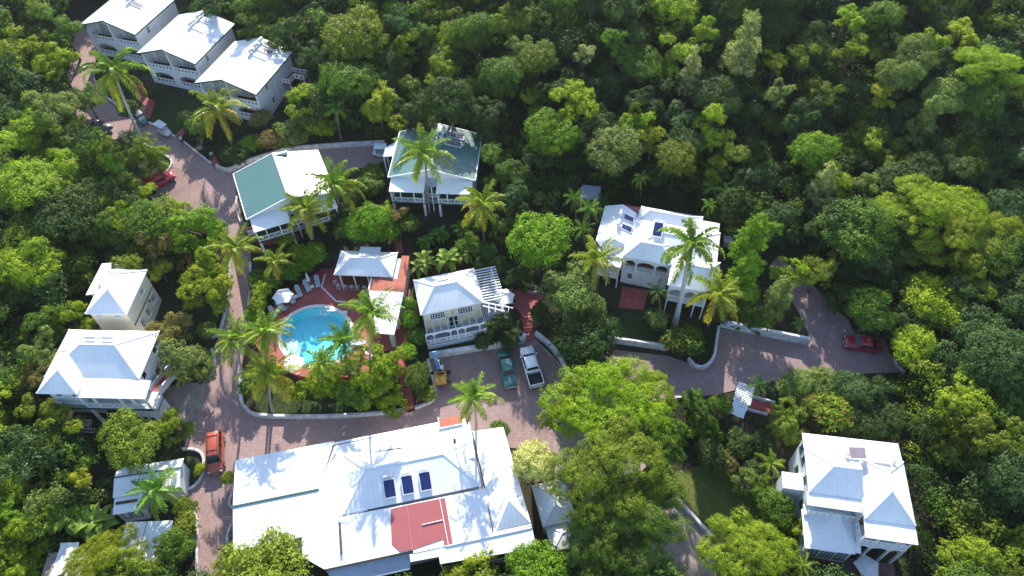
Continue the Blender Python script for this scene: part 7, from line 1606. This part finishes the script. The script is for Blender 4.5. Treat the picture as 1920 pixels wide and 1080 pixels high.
def understory():
    CB = [crown_arrays('loose', s, 1500, .165) for s in (5, 16, 27)]+[crown_arrays('dome', 7, 1500, .165), crown_arrays('loose', 41, 1500, .165)]
    V_, Rn, Cl = [], [], []; y = -48.; keys = ['dark', 'bluegreen', 'mid', 'olive', 'sage']
    while y < 92:
        x = -150.
        while x < 150:
            a, b = x+rng.uniform(-1.2, 1.2), y+rng.uniform(-1.2, 1.2); x += 2.75; q = proj((a, b, Z(a, b)+2))
            if not (-420 < q[0] < 2340 and -140 < q[1] < 1240) or inside(q, BUILT) or not clear(a, b, 1.5): continue
            if not (-60 < q[0] < 1980) and rng.random() < .45: continue
            co, rn = CB[int(rng.integers(0, 5))]; H = float(rng.uniform(.7, 4.6)); s = float(rng.uniform(.55, 1.05)); an = rng.uniform(0, 6.28); c, sn = math.cos(an), math.sin(an)
            V_.append(np.stack([(co[:, 0]*c-co[:, 1]*sn)*s+a, (co[:, 0]*sn+co[:, 1]*c)*s+b, co[:, 2]*s+Z(a, b)+H], 1)); Rn.append(rn)
            k = np.array(COLS[keys[int(rng.choice(5, p=[.34, .26, .24, .1, .06]))]])*rng.uniform(.75, 1.2)*(.72 if q[0] > 700 and q[1] < 620 else 1); Cl.append(np.tile(np.append(k, 1.), (len(rn), 1)))  # upper right plants darkened, the forest shade painted into their tint
        y += 2.6
    return V_, Rn, Cl
uv, ur, uc = understory(); print('UNDER', len(uv))
def massmesh(name, vs, rs, cs, lab):
    V_ = np.concatenate(vs).astype(np.float32); n = len(V_)//4; me = bpy.data.meshes.new(name); me.vertices.add(4*n); me.vertices.foreach_set('co', V_.ravel())
    me.loops.add(4*n); me.loops.foreach_set('vertex_index', np.arange(4*n, dtype=np.int32)); me.polygons.add(n); me.polygons.foreach_set('loop_start', np.arange(0, 4*n, 4, dtype=np.int32)); me.update(calc_edges=True)
    a = me.attributes.new('rnd', 'FLOAT', 'FACE'); a.data.foreach_set('value', np.concatenate(rs).astype(np.float32))
    a = me.attributes.new('tint', 'FLOAT_COLOR', 'FACE'); a.data.foreach_set('color', np.concatenate(cs).astype(np.float32).ravel())
    me.materials.append(ml); o = bpy.data.objects.new(name, me); COL.objects.link(o); label(o, lab, None, None, 'stuff'); return o
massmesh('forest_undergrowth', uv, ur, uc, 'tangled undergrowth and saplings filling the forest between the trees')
ground_cover('garden_undergrowth', -70, 60, -45, 62, 1.15, .8, .25, 1.0, lambda a, b, q: inside(q, BUILT) and clear(a, b, .95), (.04, .085, .02), 60, .11, 'low dark garden plants covering the beds between houses')
# lawn blades
GR = []
def grass_on(polys, n_m2, col, name, lab):
    P = []
    for w in polys:
        xs0, xs1, ys0, ys1 = min(p[0] for p in w), max(p[0] for p in w), min(p[1] for p in w), max(p[1] for p in w); n = int((xs1-xs0)*(ys1-ys0)*n_m2)
        for a, b in zip(rng.uniform(xs0, xs1, n), rng.uniform(ys0, ys1, n)):
            if inside((a, b), w) and not any(inside((a, b), f) for f in FOOT): P.append((a, b, Z(a, b)+.06))
    P = np.array(P); nn = unit(rng.normal(size=(len(P), 3))*.6+np.array([0, 0, .6])); me = leafmesh(name, P, nn, .06+.07*rng.random(len(P)), rng.random(len(P)), [M['leaf']], .35)
    o = bpy.data.objects.new(name, me); COL.objects.link(o); o.color = (*col, 1); label(o, lab, None, None, 'stuff')
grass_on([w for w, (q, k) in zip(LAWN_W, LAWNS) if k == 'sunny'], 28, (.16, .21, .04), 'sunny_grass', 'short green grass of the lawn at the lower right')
grass_on([w for w, (q, k) in zip(LAWN_W, LAWNS) if k != 'sunny'], 22, (.05, .085, .025), 'shady_grass', 'short dark grass of the shady lawns between the houses')  # blades darker than the sunlit lawn, shade put into their colour
# fallen leaves scattered on the drives
# ---------------------------------------------------------------- thin haze added to lift the shadows, standing in for lens flare
hz = MB().box(-900, -200, -30, 900, 900, 130); m, nt, N, L, P = newmat('added_haze'); N.remove(P)
pv = N.new('ShaderNodeVolumePrincipled'); pv.inputs['Color'].default_value = (.86, .92, 1, 1); pv.inputs['Density'].default_value = HAZE; pv.inputs['Anisotropy'].default_value = .35
L.new(pv.outputs[0], N['Material Output'].inputs['Volume']); hz.build('haze', m, kind='stuff', lab='thin haze added over the wooded hillside to lift the shadows')
